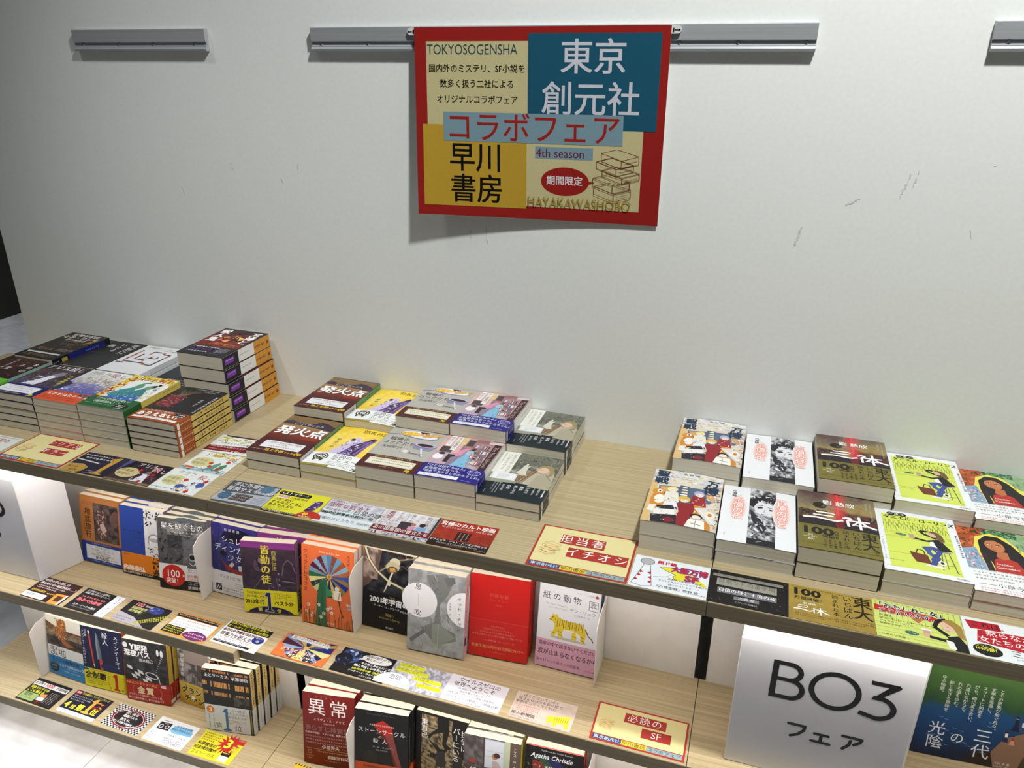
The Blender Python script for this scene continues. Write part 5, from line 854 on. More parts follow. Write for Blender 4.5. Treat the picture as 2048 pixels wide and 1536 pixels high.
@card('card with vertical Japanese lettering and a maroon title strip', 95, 67, 'd0c8cc')
def k_lib(k):
    k.paint(0, 0, 95, 67, [(0, 'd8d4d8'), (1, 'c4bcc4')], .3); k.t(15, 3, '希望、', 11, '8c2430', v=1, b=.02); k.t(31, 3, '励まされる', 5.4, '6a3c44', v=1); k.t(24, 30, 'ありがとう', 1, 'd0c8cc'); k.scr(42, 3, 8, 3, '5a5460', v=1); k.t(52, 4, '救われる', 7, '4c4854', v=1); k.t(62, 3, 'パリの', 6, '4c4854', v=1); k.t(78, 3, '胸が熱い', 9, '5c2c38', v=1); k.scr(88, 3, 12, 3, '5a5460', v=1, lines=1); k.r(91, 0, 4, 44, '2c3438'); k.t(4, 28, 'ありがとう', 4.6, '3c3440'); k.t(4, 34, '読めてよかった', 4.8, '3c3440', sx=.9)
    k.r(38, 26, 20, 18, '3c3038'); k.e(60, 30, 4, 4, 'a86c5c'); k.e(74, 28, 5, 5, '2c2024'); k.p([(54, 36), (66, 34), (64, 44), (54, 44)], 'c890a8'); k.p([(68, 34), (82, 32), (84, 44), (66, 44)], '7aa0c4'); k.r(0, 44, 95, 14, '6c1420'); k.t(47, 44.5, 'あの図書館の彼女たち', 11, 'e8e0e0', a='c', sx=.82, b=.01); k.blobs(0, 58, 95, 9, 60, 4, ['3c3440', '8a6c74', 'c8c0c4', '8aa4bc'], 3, 4)
@card('crimson card with white cult-film headline', 93, 68, '9c2b1e')
def k_pic(k):
    k.paint(0, 0, 93, 50, [(0, 'a02c1e'), (1, '94301f')], .3); k.r(0, 50, 93, 18, '24120f'); k.t(46, 3, '究極のカルト映画', 11.6, 'f0e8e4', a='c', b=.04, sx=.94); k.t(46, 16, '『ピクニック at ハンギング・ロック』原作', 4.6, 'f0e0dc', a='c', b=.02, sx=.95); k.r(36, 26, 22, 22, '33140f'); k.scr(40, 28, 6, 3, 'c8b8b0', v=1); k.scr(46, 28, 6, 3, 'c8b8b0', v=1); k.scr(52, 28, 5, 3, 'c8b8b0', v=1)
    k.t(46, 50.6, 'ピクニック・アット・ハンギングロック', 5.6, 'e8e4e0', a='c', b=.03, sx=.88); k.t(46, 57, 'PICNIC AT HANGING ROCK', 5, 'c8bcb8', a='c'); k.scr(30, 62.6, 12, 2, '9a8c88'); k.scr(74, 63, 7, 2.4, 'c8bcb8')
@card('white card with a plain striped tower and red-blue lettering', 104, 73, 'e4e8ee')
def k_osa(k):
    k.r(0, 0, 104, 73, 'e2e6ec'); k.e(18, 12, 10, 8, '4c4c50'); k.e(18, 12, 9, 7.2, 'b0b0b4'); k.l([(14, 20), (10, 40), (3, 66)], .7, '2c2c30'); k.l([(23, 20), (27, 42), (31, 66)], .7, '2c2c30'); k.l([(3, 66), (18, 70), (31, 66)], .7, '2c2c30')
    for x, y, sx in ((11, 34, 1), (9, 42, 1), (6, 52, 1), (26, 34, -1), (28, 44, -1), (29, 54, -1)): k.p([(x, y), (x + 5 * sx, y + 4), (x, y + 7)], 'b82430')
    k.l([(30, 44), (46, 40), (54, 34)], .4, '5c5c60'); k.l([(0, 42), (10, 40)], .4, '5c5c60')
    k.t(32, 5, '超ド級', 8, 'b81c2c', b=.07, sx=1.1); k.p([(36, 20), (56, 15), (56, 20), (82, 24), (102, 44), (100, 48), (84, 40), (60, 44), (56, 36), (60, 32), (50, 28)], 'e0d82c'); k.l([(36, 20), (56, 15)], .5, '2c2c20'); k.l([(36, 20), (50, 28), (60, 32), (56, 36), (60, 44)], .6, '2c2c20')
    k.t(52, 12, '大阪万博', 14.5, 'b81c34', o='2c50a8', ow=.05, b=.045, sx=.86); k.t(72, 26, 'SF', 17, 'b81c34', o='2c50a8', ow=.05, b=.05, sx=1.2); k.t(50, 41, '近未来と昭和の大阪で、', 4.6, '24262c', sx=1); k.t(38, 47, '子どもと大人のユートピアを懸けた', 4.4, '24262c', sx=.94); k.t(52, 53, '戦いがはじまる――', 4.6, '24262c'); k.t(34, 60, '『万博聖戦』牧野 修', 6.4, '1c1e24', b=.02); k.t(82, 65, 'ハヤカワ文庫 JA', 3.2, '1c1e24', sx=.9)
@card('black starry card with silver title bars', 103, 72, '141214')
def k_kin(k):
    k.r(0, 0, 103, 72, '141214'); k.blobs(0, 0, 103, 72, 110, 1, ['6a5c50', 'a89c94', '3c3438', '8a6c5c'], 3, 4); k.r(4, 8, 92, 6, '8a877c'); k.r(10, 18, 78, 15, '98958a'); k.t(49, 17.4, '日本ＳＦの金字塔', 10.4, '5c584c', a='c', sx=.9); k.scr(8, 9, 24, 3.4, '6a675c'); k.r(12, 38, 76, 11, '77757a'); k.t(50, 38, '百億の昼と千億の夜', 8.8, 'f0f0f4', a='c', o='1c1a1e', ow=.05, b=.02, sx=.94); k.r(34, 52, 32, 7, '77757a'); k.t(50, 51.6, '光瀬 龍', 6.6, 'f0f0f4', a='c', o='1c1a1e', ow=.05); k.t(50, 62, 'ハヤカワ文庫 JA', 4, 'c8c4c8', a='c')
@card('gold card with a black 100 and vertical lettering', 104, 72, 'a38a3c')
def k_san(k):
    k.paint(0, 0, 104, 72, [(0, 'a88f40'), (1, '9a8038')], .12); k.scr(4, 3, 26, 2.8, '3c2c14'); k.t(3, 3, '100', 19, '1f1a16', b=.07, sx=1.32); k.t(7, 22.5, '万部突破!!', 7.4, '1f1a16', b=.04, sx=1.05); k.t(26, 34, '劉 慈欣', 5, 'f0ecdc', a='c'); k.scr(10, 31.5, 20, 1.6, 'd8c890')
    k.l([(12, 42), (22, 41), (24, 43)], 1.2, 'fafafa'); k.l([(11, 46), (23, 45.4)], 1.2, 'fafafa'); k.l([(6, 51), (14, 49.6), (26, 51.6), (30, 49)], 1.8, 'fafafa'); k.l([(30, 45), (33, 44), (31, 48), (31.4, 54)], 1.6, 'fafafa'); k.l([(34, 46), (46, 45)], 1.3, 'fafafa'); k.l([(39, 41), (39.6, 56)], 1.6, 'fafafa'); k.l([(39, 46), (35, 53)], 1.3, 'fafafa'); k.l([(39.6, 46), (44, 50), (50, 52)], 1.7, 'fafafa')
    k.scr(8, 58, 18, 2.6, '3c2c14', lines=2, lp=1.4); k.t(58, 6, '読まれた本', 8.6, '241a14', v=1, sp=.06, b=.02); k.t(73, 5, 'いちばん', 11.6, '241a14', v=1, b=.02); k.t(91, 1, '東大', 25, '241a14', v=1, sp=-.04, b=.025); k.t(99, 50, 'で', 9, '241a14', v=1); k.scr(56, 56, 17, 2.6, '3c2c14', lines=2, lp=1.5)
@card('lime card with a woman holding a cup', 103, 74, 'cbd873')
def k_dan(k):
    k.r(0, 0, 103, 74, 'cbd873')
    for i in range(15): x = 4 + i * 6.6; k.l([(x, 2), (x, 12), (x - 3, 20), (x - 3, 34)], .4, '6a7430'); k.l([(x - 2, 2), (x + 2, 2)], .6, '6a7430')
    for y in (36, 46, 54, 62, 68): k.l([(0, y), (80, y)], .35, '6a7430')
    k.p([(2, 10), (70, 14), (86, 24), (70, 26), (2, 22)], 'c02a30'); k.t(2, 4, '「おもしれー女」', 11, '16141a', o='f0f0e8', ow=.05, b=.05, sx=.98); k.t(6, 15.5, 'ここにいます。', 10.6, '16141a', o='f0f0e8', ow=.05, b=.05, sx=.98); k.t(6, 28, '弁護士', 5.6, '2c2e18'); k.t(5, 33.6, 'ダニエル・ローリンズ', 6, '2c2e18', sx=1.1); k.t(6, 40, 'ヴィクター・メソス', 4.4, '2c2e18'); k.t(6, 45, '関麻衣子＝訳', 4.2, '2c2e18'); k.t(6, 66, 'ハヤカワ文庫', 4.6, '2c2e18')
    k.p([(44, 26), (60, 24), (52, 34)], 'b86c3c'); k.e(42, 56, 8, 4, '3c6c58'); k.blobs(36, 52, 12, 5, 8, 2, ['8aa460', 'e8e8c8'], 3, 3); k.p([(55, 44), (64, 44), (62, 58), (57, 58)], 'c89c8c'); k.r(54, 42, 11, 3, 'e8e4e0'); k.e(60, 54, 5, 4, 'd8a890')
    k.l([(62, 56), (80, 58), (90, 52)], 5, '17161a'); k.l([(84, 48), (70, 34), (76, 20), (86, 16)], 5.4, '17161a'); k.p([(82, 50), (96, 44), (103, 60), (103, 74), (88, 74), (86, 60)], '17161a'); k.p([(80, 56), (88, 58), (90, 72), (82, 72)], 'e8e8e4'); k.e(86, 30, 8, 11, 'dcb8a0', rot=-20); k.p([(80, 18), (92, 14), (102, 24), (103, 50), (96, 46), (92, 30)], 'a08040'); k.l([(84, 30), (87, 30)], .5, '3c2c28'); k.l([(84, 37), (87, 38)], .6, 'a85c50')
@card('white card with crimson slabs and a black and yellow disc', 100, 74, 'e2e6e8')
def k_mit(k):
    k.r(0, 0, 100, 74, 'e2e6e8'); k.p([(4, 6), (42, 4), (44, 18), (8, 22)], 'b01c2c'); k.t(10, 6, 'これは、', 11, '3c0c14', b=.02); k.p([(16, 22), (100, 16), (100, 54), (12, 46)], 'b01c2c'); k.t(24, 19, '黙らなかった', 13, 'f4e8e8', b=.01); k.t(14, 33, '女たちの物語', 13, 'f4e8e8', b=.01); k.e(21, 60, 16, 11, '141410'); k.t(21, 51, 'フランスで', 5, 'e0dc40', a='c'); k.t(21, 55, '100万部！', 7, 'e0dc40', a='c', b=.04, sx=.85); k.t(46, 50, '三つ編み', 13, '2c2e34'); k.t(50, 64, 'レティシア・コロンバニ', 4.4, '2c2e34')
# second row of cards (96 x 60)
@card('maroon card with white headline and a small orange book picture', 97, 61, '3a1716')
def m_chi(k):
    k.paint(0, 0, 97, 61, [(0, '3a1516'), (1, '2c1212')], .3); k.t(7, 3, '地球の中心部には', 8, 'f4f0f0', b=.03); k.t(6, 12.5, '誰も知らない地底世界が……！', 7.4, 'f4f0f0', b=.03, sx=.9); k.scr(8, 22, 16, 4, 'e0d8d8', lines=2, lp=1.35, wd=.16); k.t(5, 35, '全SF読者必読', 6, 'e0c838', b=.03); k.scr(46, 38, 8, 4, 'e0c838', wd=.2); k.r(0, 45, 54, 14, 'dfe3ea'); k.t(5, 47, '地底旅行', 7, '5c6474', b=.02); k.scr(40, 50, 4, 3, '5c6474'); k.p([(66, 34), (90, 32), (92, 61), (68, 61)], 'd8923c'); k.r(74, 38, 14, 15, '4a2018'); k.r(90, 32, 4, 29, 'f0ecec')
@card('black card with pink headline and white strip', 96, 60, '111013')
def m_lun(k):
    k.r(0, 0, 96, 60, '111013'); k.r(74, 0, 22, 60, 'dfe4ee'); k.t(6, 3, '生き残りは１０日間で、', 5.6, 'f0f0f0', b=.02, sx=.98); k.t(6, 9.5, '帰還に賭けるはずだった――', 5.2, 'f0f0f0', b=.02, sx=.92); k.scr(8, 20, 10, 5.6, 'e87c88', wd=.26); k.t(6, 27, '恐るべき未来', 10, 'e06c78', b=.06, sx=.98); k.t(10, 43, 'ルナ・ゲートの彼方', 6.2, 'e8e8e8', b=.03); k.scr(8, 51, 18, 2.8, 'b0b0b0'); k.scr(84, 4, 11, 4.6, '4c64a4', v=1, wd=.12); k.scr(91, 8, 6, 4, '4c4c58', v=1)
@card('black moon-surface card with pink 100 and yellow lines', 96, 58, '1b191c')
def m_hos(k):
    k.r(0, 0, 96, 58, '1b191c'); k.p([(0, 58), (0, 34), (40, 40), (78, 58)], 'a8a4b0'); k.scr(3, 44, 8, 4.4, '5c5c74', lines=2); k.e(66, 12, 17, 9, '2c3c8c'); k.blobs(54, 5, 26, 12, 14, 3, ['b8c4e8', '1c2450', '6a7cc0'], 3, 3); k.l([(40, 34), (60, 16)], 2.4, '3c3c44'); k.t(14, 1, '100', 13, 'e08c98', b=.04, sx=1.05); k.t(38, 5, '刷突破', 6, 'e8d8dc'); k.r(14, 14, 36, 17, '2c2c24'); k.t(15, 14, '伝説的名作', 7.6, 'c8cc80', b=.04, sx=.92); k.t(15, 22.5, '再び登場！', 7.4, 'c8cc80', b=.04, sx=.92)
    for i in range(3): k.scr(50 - i * 1, 48 - i * 0 + i * 4, 16, 3.8, 'd8d850', rot=-34 + i * 2, wd=.22)
@card('orange-edged white card with black captions and a purple oval', 98, 57, 'dc963a')
def m_shu(k):
    k.r(0, 0, 98, 57, 'dc963a'); k.r(3, 12, 92, 34, 'e4e6ec'); k.r(0, 3, 95, 8, '1a1614'); k.scr(3, 4.6, 26, 3.4, 'e8dcc0', wd=.2); k.scr(10, 15, 20, 4, 'b86a34', lines=1); k.scr(8, 23, 22, 3.6, '5c6070', lines=2, lp=1.8); k.r(0, 35, 44, 19, '1c1812'); k.scr(3, 37, 12, 3.8, 'd8d850', lines=3, lp=1.4, wd=.2); k.e(72, 48, 26, 13, '3c1c5c', 26, 180, 360); k.e(72, 47, 26, 10, '6a2464', 26); k.scr(54, 41, 8, 4.4, 'f0e0e8', wd=.2); k.scr(52, 48, 10, 4, 'e8d0e0', wd=.2)
@card('white card with black and yellow headline and a navy disc', 96, 60, 'e6e6ea')
def m_kai(k):
    k.r(0, 0, 96, 60, 'e6e6ea'); k.r(3, 1, 93, 17, '15140f'); k.t(4, 1.4, '日本SFの歴史の扉から会員の', 6.4, 'd8d82c', b=.04, sx=1); k.t(4, 9.4, 'オールタイムベスト級の傑作', 6.8, 'd8d82c', b=.04, sx=1); k.t(2, 20, 'あなたの予想をはるかに', 7.4, '171418', b=.05, o='b0305c', ow=.02, sx=.92); k.t(3, 29, '想像力を超える', 10, '171418', b=.04, sx=.98); k.l([(14, 40), (76, 40)], 1.2, 'a02c54'); k.e(82, 30, 12, 9, '1c2c78'); k.t(82, 22, '自分の', 5, 'e4e4f0', a='c'); k.t(82, 29, '1番', 6, 'e4e4f0', a='c'); k.scr(3, 43, 14, 3, '2c2c34', lines=2); k.r(2, 51, 78, 5, '17161a'); k.scr(4, 51.6, 20, 3, 'e0e0e4'); k.t(78, 43, '1', 12, 'd8c428', b=.05); k.t(52, 42, '皆勤の徒', 5.4, '4c4c54')
@card('orange card with a fan of coloured rays', 105, 58, 'd9703c')
def m_kla(k):
    k.r(0, 0, 105, 58, 'd9703c'); cl = ['5a1c30', '7f98c4', '6a2438', '8aa4cc', '4a1c34', '7c94c0', '8c4a3a', 'b8b078', '1c2a6c', 'd8c46c', '221a58', 'a8a060', '1c2c78', 'c8c88a', '1a1a4a', '7a98b8', '26304c', 'e0cc7a']
    for i in range(18):
        a0, a1 = R(180 + 8 + i * 20.2 - 90), R(180 + 8 + (i + 1) * 20.2 - 90); pt = lambda a: (min(103, max(4, 54 + 70 * math.cos(a))), min(56, max(2, 26 + 46 * math.sin(a)))); k.p([(54, 26), pt(a0), pt((a0 + a1) / 2), pt(a1)], cl[i])
    k.p([(0, 58), (0, 24), (16, 34), (24, 50), (44, 58)], 'd9703c'); k.p([(105, 58), (105, 30), (92, 42), (84, 58)], 'd9703c'); k.e(54, 26, 5, 4, 'e0a858'); k.p([(14, 2), (92, 6), (92, 16), (12, 11)], 'dde0e8'); k.t(16, 2.4, '揺さぶられてください', 8.2, '3c3440', sx=.92); k.t(10, 34, 'クララとお日さま', 9, 'f0d8c8', b=.05, o='7a2c20', ow=.03, sx=.98); k.scr(30, 46, 11, 4.4, 'f0e0c8', wd=.2); k.blobs(30, 44, 60, 12, 26, 3, ['e8d090', '2c4c3c', 'f0e4d8', 'b84c30'], 3, 4)
@card('black card with an earth disc and a white speech bubble', 103, 58, '131317')
def m_two(k):
    k.r(0, 0, 103, 58, '131317'); k.e(22, 16, 19, 17, '34508c', 28); k.blobs(8, 4, 28, 24, 22, 5, ['c8d4e8', '1c2c5c', '7c94c0', '101828'], 2.4, 3); k.e(12, 26, 16, 14, '131a2c'); k.blobs(0, 20, 24, 20, 12, 4, ['4c5c7c', '0e0e12'], 3, 6); k.e(70, 12, 28, 10, 'ececf0', 30); k.p([(36, 20), (50, 10), (54, 16)], 'ececf0'); k.t(70, 4, '映画は観たけど', 6.6, '1c1c20', a='c', b=.02); k.t(66, 11.4, '難しかった', 6.4, '1c1c20', a='c', b=.02)
    k.t(46, 23, 'そう思うあなたにこそ', 5.8, 'f2f2f2', b=.04, sx=.98); k.t(36, 30, '読んでほしい不朽の名作', 6.4, 'f2f2f2', b=.04, sx=.98); k.t(36, 38, '2001年宇宙の旅〔決定版〕', 5.4, 'd8dc2c', b=.04, sx=.98); k.t(32, 44.6, 'アーサー・C・クラーク', 5, 'f0f0f0', b=.03); k.t(82, 46, '伊藤典夫', 4.4, 'f0f0f0', b=.03); k.t(56, 51.4, 'ハヤカワ文庫', 4, 'f0f0f0')
@card('lavender engraving card with yellow highlighted lines', 104, 58, 'b8bacb')
def m_iki(k):
    ink(k, 0, 0, 104, 58, 31, .3, .75, (.9, .92, 1.1), fr=.3, nx=30, ny=18); q = random.Random(3)
    for i in range(40): x, y = q.uniform(0, 104), q.uniform(0, 58); k.l([(x, y), (x + q.uniform(-6, 6), y + q.uniform(4, 10))], .5, q.choice(['5c6088', '8a8eb0', 'e0e2ee']))
    k.e(14, 58, 34, 28, 'e6e8f0', 28, 180, 360)
    for x, y, w_, tx in ((8, 4, 48, '当代最高の'), (6, 15, 62, 'SF作家による'), (44, 26, 52, '当代最高の'), (56, 38, 44, 'SF作品'),): k.r(x, y, w_, 8.6, 'dde02c'); k.t(x + 1, y, tx, 7.6, '8a8c1c', sx=.95)
    k.t(3, 33, '息吹', 12, '3c3e48'); k.scr(4, 47, 12, 2.6, '6a6c78')
@card('plain white card with black handwritten-style headline', 103, 58, 'e0e1ee')
def m_har(k):
    k.r(0, 0, 103, 58, 'e0e1ec'); k.t(16, 2.5, 'ウイルスゼロの', 10.4, '24242c', b=.015, sx=1.02); k.t(10, 13.4, '世界へようこそ', 10.4, '24242c', b=.015, sx=1.02); k.t(22, 25, '行き過ぎた心身ケアにより、', 4.8, '34343c'); k.t(26, 31, '自由を奪る少女たち――', 4.8, '34343c'); k.t(8, 37, '34歳の若さで亡くなった著者の最高傑作', 4.6, '34343c', sx=.98); k.t(8, 44, 'ハーモニー〔新版〕', 6.6, '34343c'); k.t(74, 44, '伊藤計劃', 6.4, '34343c'); k.t(44, 52, 'ハヤカワ文庫', 4.4, '34343c')
@card('pale pink card with a yellow paper tiger', 103, 56, 'd8c4b8')
def m_kam(k):
    k.paint(0, 0, 103, 56, [(0, 'd8c8bc'), (1, 'd4bcb4')], .1); k.t(12, 2, 'ぼくが泣いていると', 7, '2c2424', sx=.98); k.t(5, 9.5, '母さんはいつも折り紙で', 7, '2c2424', sx=.98); k.t(3, 17, '動物をつくってくれた……', 7, '2c2424', sx=.98); k.scr(2, 26, 13, 3.2, 'cc6868', lines=4, lp=1.2); k.t(3, 41, '紙の動物園', 8, '241c1c', b=.03, sx=.98); k.scr(3, 51, 14, 2.6, '4c4040')
    k.p([(60, 38), (66, 32), (70, 34), (98, 26), (97, 36), (99, 52), (93, 52), (90, 44), (80, 46), (76, 54), (72, 52), (72, 44), (66, 48), (60, 50), (64, 44)], 'e0dc38')
    for i in range(7): k.l([(74 + i * 3.4, 34 - i * .6), (74 + i * 3.4, 42 - i * .3)], .8, '8a8424')
# lowest row of cards
@card('black card with red-white 1000 headline and a green label', 98, 62, '191413')
def n_shc(k):
    k.r(0, 0, 98, 62, '191413'); k.r(2, 7, 94, 11, 'e4e2e4'); k.t(4, 8, '全世界で', 7.4, '1c1414', b=.04, sx=.95); k.t(33, 5.5, '1000', 12, 'b81c3c', b=.04, sx=.98); k.t(64, 8, '万部突破', 7.4, '1c1414', b=.04, sx=1); k.t(4, 20, '北欧ミステリの', 7.6, 'd8d838', b=.05, sx=.98); k.t(4, 28.6, 'ここに極まる', 8, 'd8d838', b=.05, sx=.98); k.r(2, 38, 42, 20, '93a868'); k.t(7, 38, '湿地', 11, '2c3420', b=.02); k.scr(5, 51, 16, 2.6, '3c4428'); k.p([(44, 36), (60, 32), (64, 40), (52, 44)], 'c88a50'); k.r(46, 42, 18, 9, 'e4e4ea'); k.r(50, 52, 12, 8, '5a1c18')
    for i in range(4): k.scr(66 + i * 6, 24, 8, 3.6, 'c8c4c4', v=1)
@card('navy card with a large gold numeral one and laurel', 99, 60, '14152c')
def n_mei(k):
    k.r(0, 0, 99, 60, '14152c'); k.r(0, 51, 99, 9, 'e0e2ec'); k.r(2, 2, 13, 8, 'b81c2c'); k.t(3, 2.4, '祝賀', 5.6, 'f0e8e8', b=.03); k.t(17, 2, '日本翻訳ミステリランキング', 6, 'd8d040', b=.03, sx=.96); k.scr(4, 12, 12, 4, 'd8dae4', lines=3, lp=1.4); k.t(5, 27, '4', 22, 'e0d838', b=.05); k.t(22, 36, '冠', 11, 'e0d838', b=.05); k.t(36, 30, '第', 17, 'e0d838', b=.05); k.p([(56, 16), (64, 8), (70, 8), (68, 42), (74, 44), (74, 48), (54, 48), (54, 44), (60, 42), (62, 18)], 'd8ac48'); k.t(74, 30, '位', 17, 'e0d838', b=.05); k.blobs(70, 14, 24, 20, 20, 4, ['c83424', 'e0a030', '8a1c20'], 2.6, 3); k.scr(3, 53, 18, 3, '5c6070')
@card('checker-bordered card with white lettering on black', 95, 56, 'e0e0e4')
def n_yek(k):
    k.r(0, 0, 95, 56, 'e0e0e4')
    for i in range(24):
        for j in range(14):
            if (i + j) % 2 and (i < 3 or i > 20 or j < 3 or j > 10 or (i - 12) ** 2 / 90 + (j - 7) ** 2 / 26 > 1): k.r(i * 3.96, j * 4, 3.96, 4, '17161a')
    k.e(47, 28, 40, 23, '7c1c24', 30); k.e(47, 28, 36.5, 20.5, 'e0e0e4', 30); k.e(47, 28, 35.5, 20, '7c1c24', 30); k.e(47, 28, 34, 18.4, '19181c', 30); k.t(30, 10, '黒い夜の', 8.4, 'ecebee', b=.03, sx=.98); k.t(30, 19, '路線バスの', 7.4, 'ecebee', b=.03, sx=.98); k.t(30, 28, '旅たち。', 8, 'ecebee', b=.03); k.t(18, 37, '極上の謎解き短編集', 5.6, 'ecebee', b=.02, sx=.98); k.l([(20, 12), (28, 9), (36, 10)], 1.6, 'e0e0e4'); k.l([(58, 46), (68, 44), (74, 40)], 1.6, 'e0e0e4')
@card('white card with a black radio drawing and blue highlight', 97, 60, 'e1e3ea')
def n_isa(k):
    k.r(0, 0, 97, 60, 'e1e3e8'); k.p([(8, 12), (36, 10), (38, 28), (10, 30)], '1a1a20'); k.e(16, 22, 5, 5, 'c8c8d0'); k.e(16, 22, 3, 3, '1a1a20'); k.e(30, 21, 5, 5, 'c8c8d0'); k.e(30, 21, 3, 3, '1a1a20'); k.r(18, 12, 10, 3, '8a8a94'); k.l([(12, 8), (32, 6)], 1, '2c2c34'); k.p([(44, 12), (86, 8), (94, 26), (50, 30), (40, 24)], '7ab4dc'); k.t(48, 8, '子どもたちは', 6.4, '1c2c4c', b=.03, sx=1); k.t(42, 17, '陽気に世界をまわす', 5.8, '1c3c7c', b=.02, sx=1); k.scr(46, 33, 8, 5, '34343c'); k.scr(42, 42, 13, 3.8, '3c5c94', lines=3, lp=1.3); k.scr(58, 50, 6, 4, 'b83434'); k.scr(12, 36, 6, 3.4, '4c4c54', v=1, lines=2)
@card('yellow card with a red burst and a yellow numeral three', 97, 60, 'd9cf28')
def n_ous(k):
    k.r(0, 0, 97, 60, 'd9cf28'); k.r(62, 0, 35, 12, 'b82420'); k.star(68, 18, 27, 15, 16, 'b82420'); k.t(66, 2, '3', 28, 'e0d838', a='c', b=.06, o='6a1414', ow=.02, sx=1.2); k.t(78, 18, '冠', 14, 'e0d838', b=.05, o='4a1010', ow=.02); k.t(80, 1, 'ミステリ', 4, 'f0e8d8'); k.scr(4, 3, 9, 4.2, '4c4410', lines=4, lp=1.3); k.t(2, 26, '米澤穂信の', 8.6, '23200c', b=.05, sx=1.05); k.t(1, 36, '記念碑的傑作', 8.4, '23200c', b=.05, sx=1.05); k.t(3, 47, '王とサーカス', 8.6, '34300e', sx=1.05); k.r(66, 34, 20, 10, '1c1410'); k.r(68, 36, 14, 2, 'd8a850'); k.r(66, 44, 20, 13, 'dfe0e4'); k.scr(68, 46, 8, 2, '4c64a4', lines=4)
@card('yellow caution card with a black warning triangle', 100, 62, 'd9b328')
def n_cau(k):
    k.r(0, 0, 100, 62, 'd9b328')
    for i in range(17): k.p([(i * 6, 0), (i * 6 + 3, 0), (i * 6 + 1, 4), (i * 6 - 2, 4)], '1c1810')
    k.p([(14, 24), (22, 8), (30, 24)], '1c1810'); k.l([(22, 13), (22, 19)], 1.6, 'd9b328'); k.t(34, 7, 'CAUTION', 17, '1c1810', b=.06); k.t(10, 28, 'あらすじ検索禁止', 9, '1c1810', b=.03)

def poster(k):
    k.r(0, 0, 594, 426, 'a32420'); k.r(29, 30, 250, 200, 'd6cb9a'); k.r(275, 200, 273, 196, 'd6cb9a'); k.r(17, 212, 259, 190, 'cba438'); k.r(278, 14, 298, 202, '1d5a74')
    k.t(31, 31, 'TOKYOSOGENSHA', 31, '2c4c54', sx=.825); k.t(34, 78, '国内外のミステリ、SF小説を', 19.5, '16120e', b=.02, sx=.94); k.t(62, 111, '数多く扱う二社による', 19.5, '16120e', b=.02, sx=.94); k.t(53, 145, 'オリジナルコラボフェア', 19.5, '16120e', b=.02, sx=.94)
    k.t(352, 24, '東京', 76, 'dadbe6', b=.02, sx=1.0); k.t(310, 112, '創元社', 76, 'dadbe6', b=.02, sx=1.0)
    k.r(70, 183, 432, 66, '84a2b0'); k.t(286, 180, 'コラボフェア', 72, 'a8261f', a='c', b=.01, sx=.98); k.t(82, 250, '早川', 72, '120f0c', b=.02, sx=.94); k.t(84, 324, '書房', 72, '120f0c', b=.02, sx=.94)
    k.r(297, 256, 138, 27, '84a2b0'); k.t(299, 255, '4th season', 28, '70203c', sx=.96); k.e(370, 334, 58, 33, 'a32420', 40); k.p([(420, 330), (442, 333), (418, 342)], 'a32420'); k.t(369, 321, '期間限定', 22, 'f0ebee', a='c', b=.03); stackicon(k, 448, 266, 3.6, '7a3c1e'); k.t(279, 366, 'HAYAKAWASHOBO', 32, 'ad9234', sx=.86)
def leaflet(k):
    k.paint(0, 0, 240, 260, None, fn=lambda u, v, n: stops([(0, '5c7c3c'), (.3, '4c7038'), (.52, '2c4c34'), (.58, '1c4c7c'), (.8, '143c6c'), (1, '16243c')], min(1, max(0, v + n * .12 + (u * .07)))), nx=44, ny=46, fr=.05)
    k.p([(240, 150), (200, 164), (158, 190), (140, 226), (150, 260), (240, 260)], '8a6c58'); k.p([(240, 170), (216, 186), (196, 226), (190, 260), (240, 260)], '4c3c28'); k.blobs(200, 180, 40, 80, 40, 8, ['2c3c20', '5a4a30', '3c4c28'], 2, 3); k.p([(140, 226), (110, 236), (90, 260), (150, 260)], '2c2420')
    for i in range(26): q = random.Random(i); x, y = q.uniform(10, 130), q.uniform(160, 235); k.l([(x, y), (x + 8, y + .6)], .9, '6a9ac4')
    for x, y, z, a_, b_ in ((172, 140, 1.5, '1c2438', '1c2438'), (184, 146, 1.2, 'dcdcdc', '3c4c6c'), (197, 146, 1.1, 'c87860', '3c3c50'), (206, 152, .9, 'd8c048', '2c3448'), (160, 176, 1.1, 'e8e4e0', '28345c'), (172, 182, 1, 'a83430', 'd89880')): figure(k, x, y, z, 'c89a80', '1c1410', a_, b_)
    for i, tx in enumerate(('とその家族が紡ぐ日々。', '文学を追遥し、', 'スリートに刺激を', 'がら、時に支え合い、', 'れ違いながらも、', 'れの道を歩む。', '絆と生きる意味を', 'ゆる物語。')): k.t(136 - i * 14.6, 84 - (i in (7,)) * 10, tx, 8.8, 'e6ece4', v=1)
    k.t(40, 178, '光陰', 32, 'eef2f8', v=1, sp=.02); k.t(78, 196, 'の', 26, 'eef2f8', v=1); k.t(122, 176, '三代', 34, 'eef2f8', v=1, sp=.04); k.t(150, 245, '大村 泰 著', 6, 'e4e4e0'); k.t(150, 253, '1600円（税込価格 1760円）', 5, 'e4e4e0')

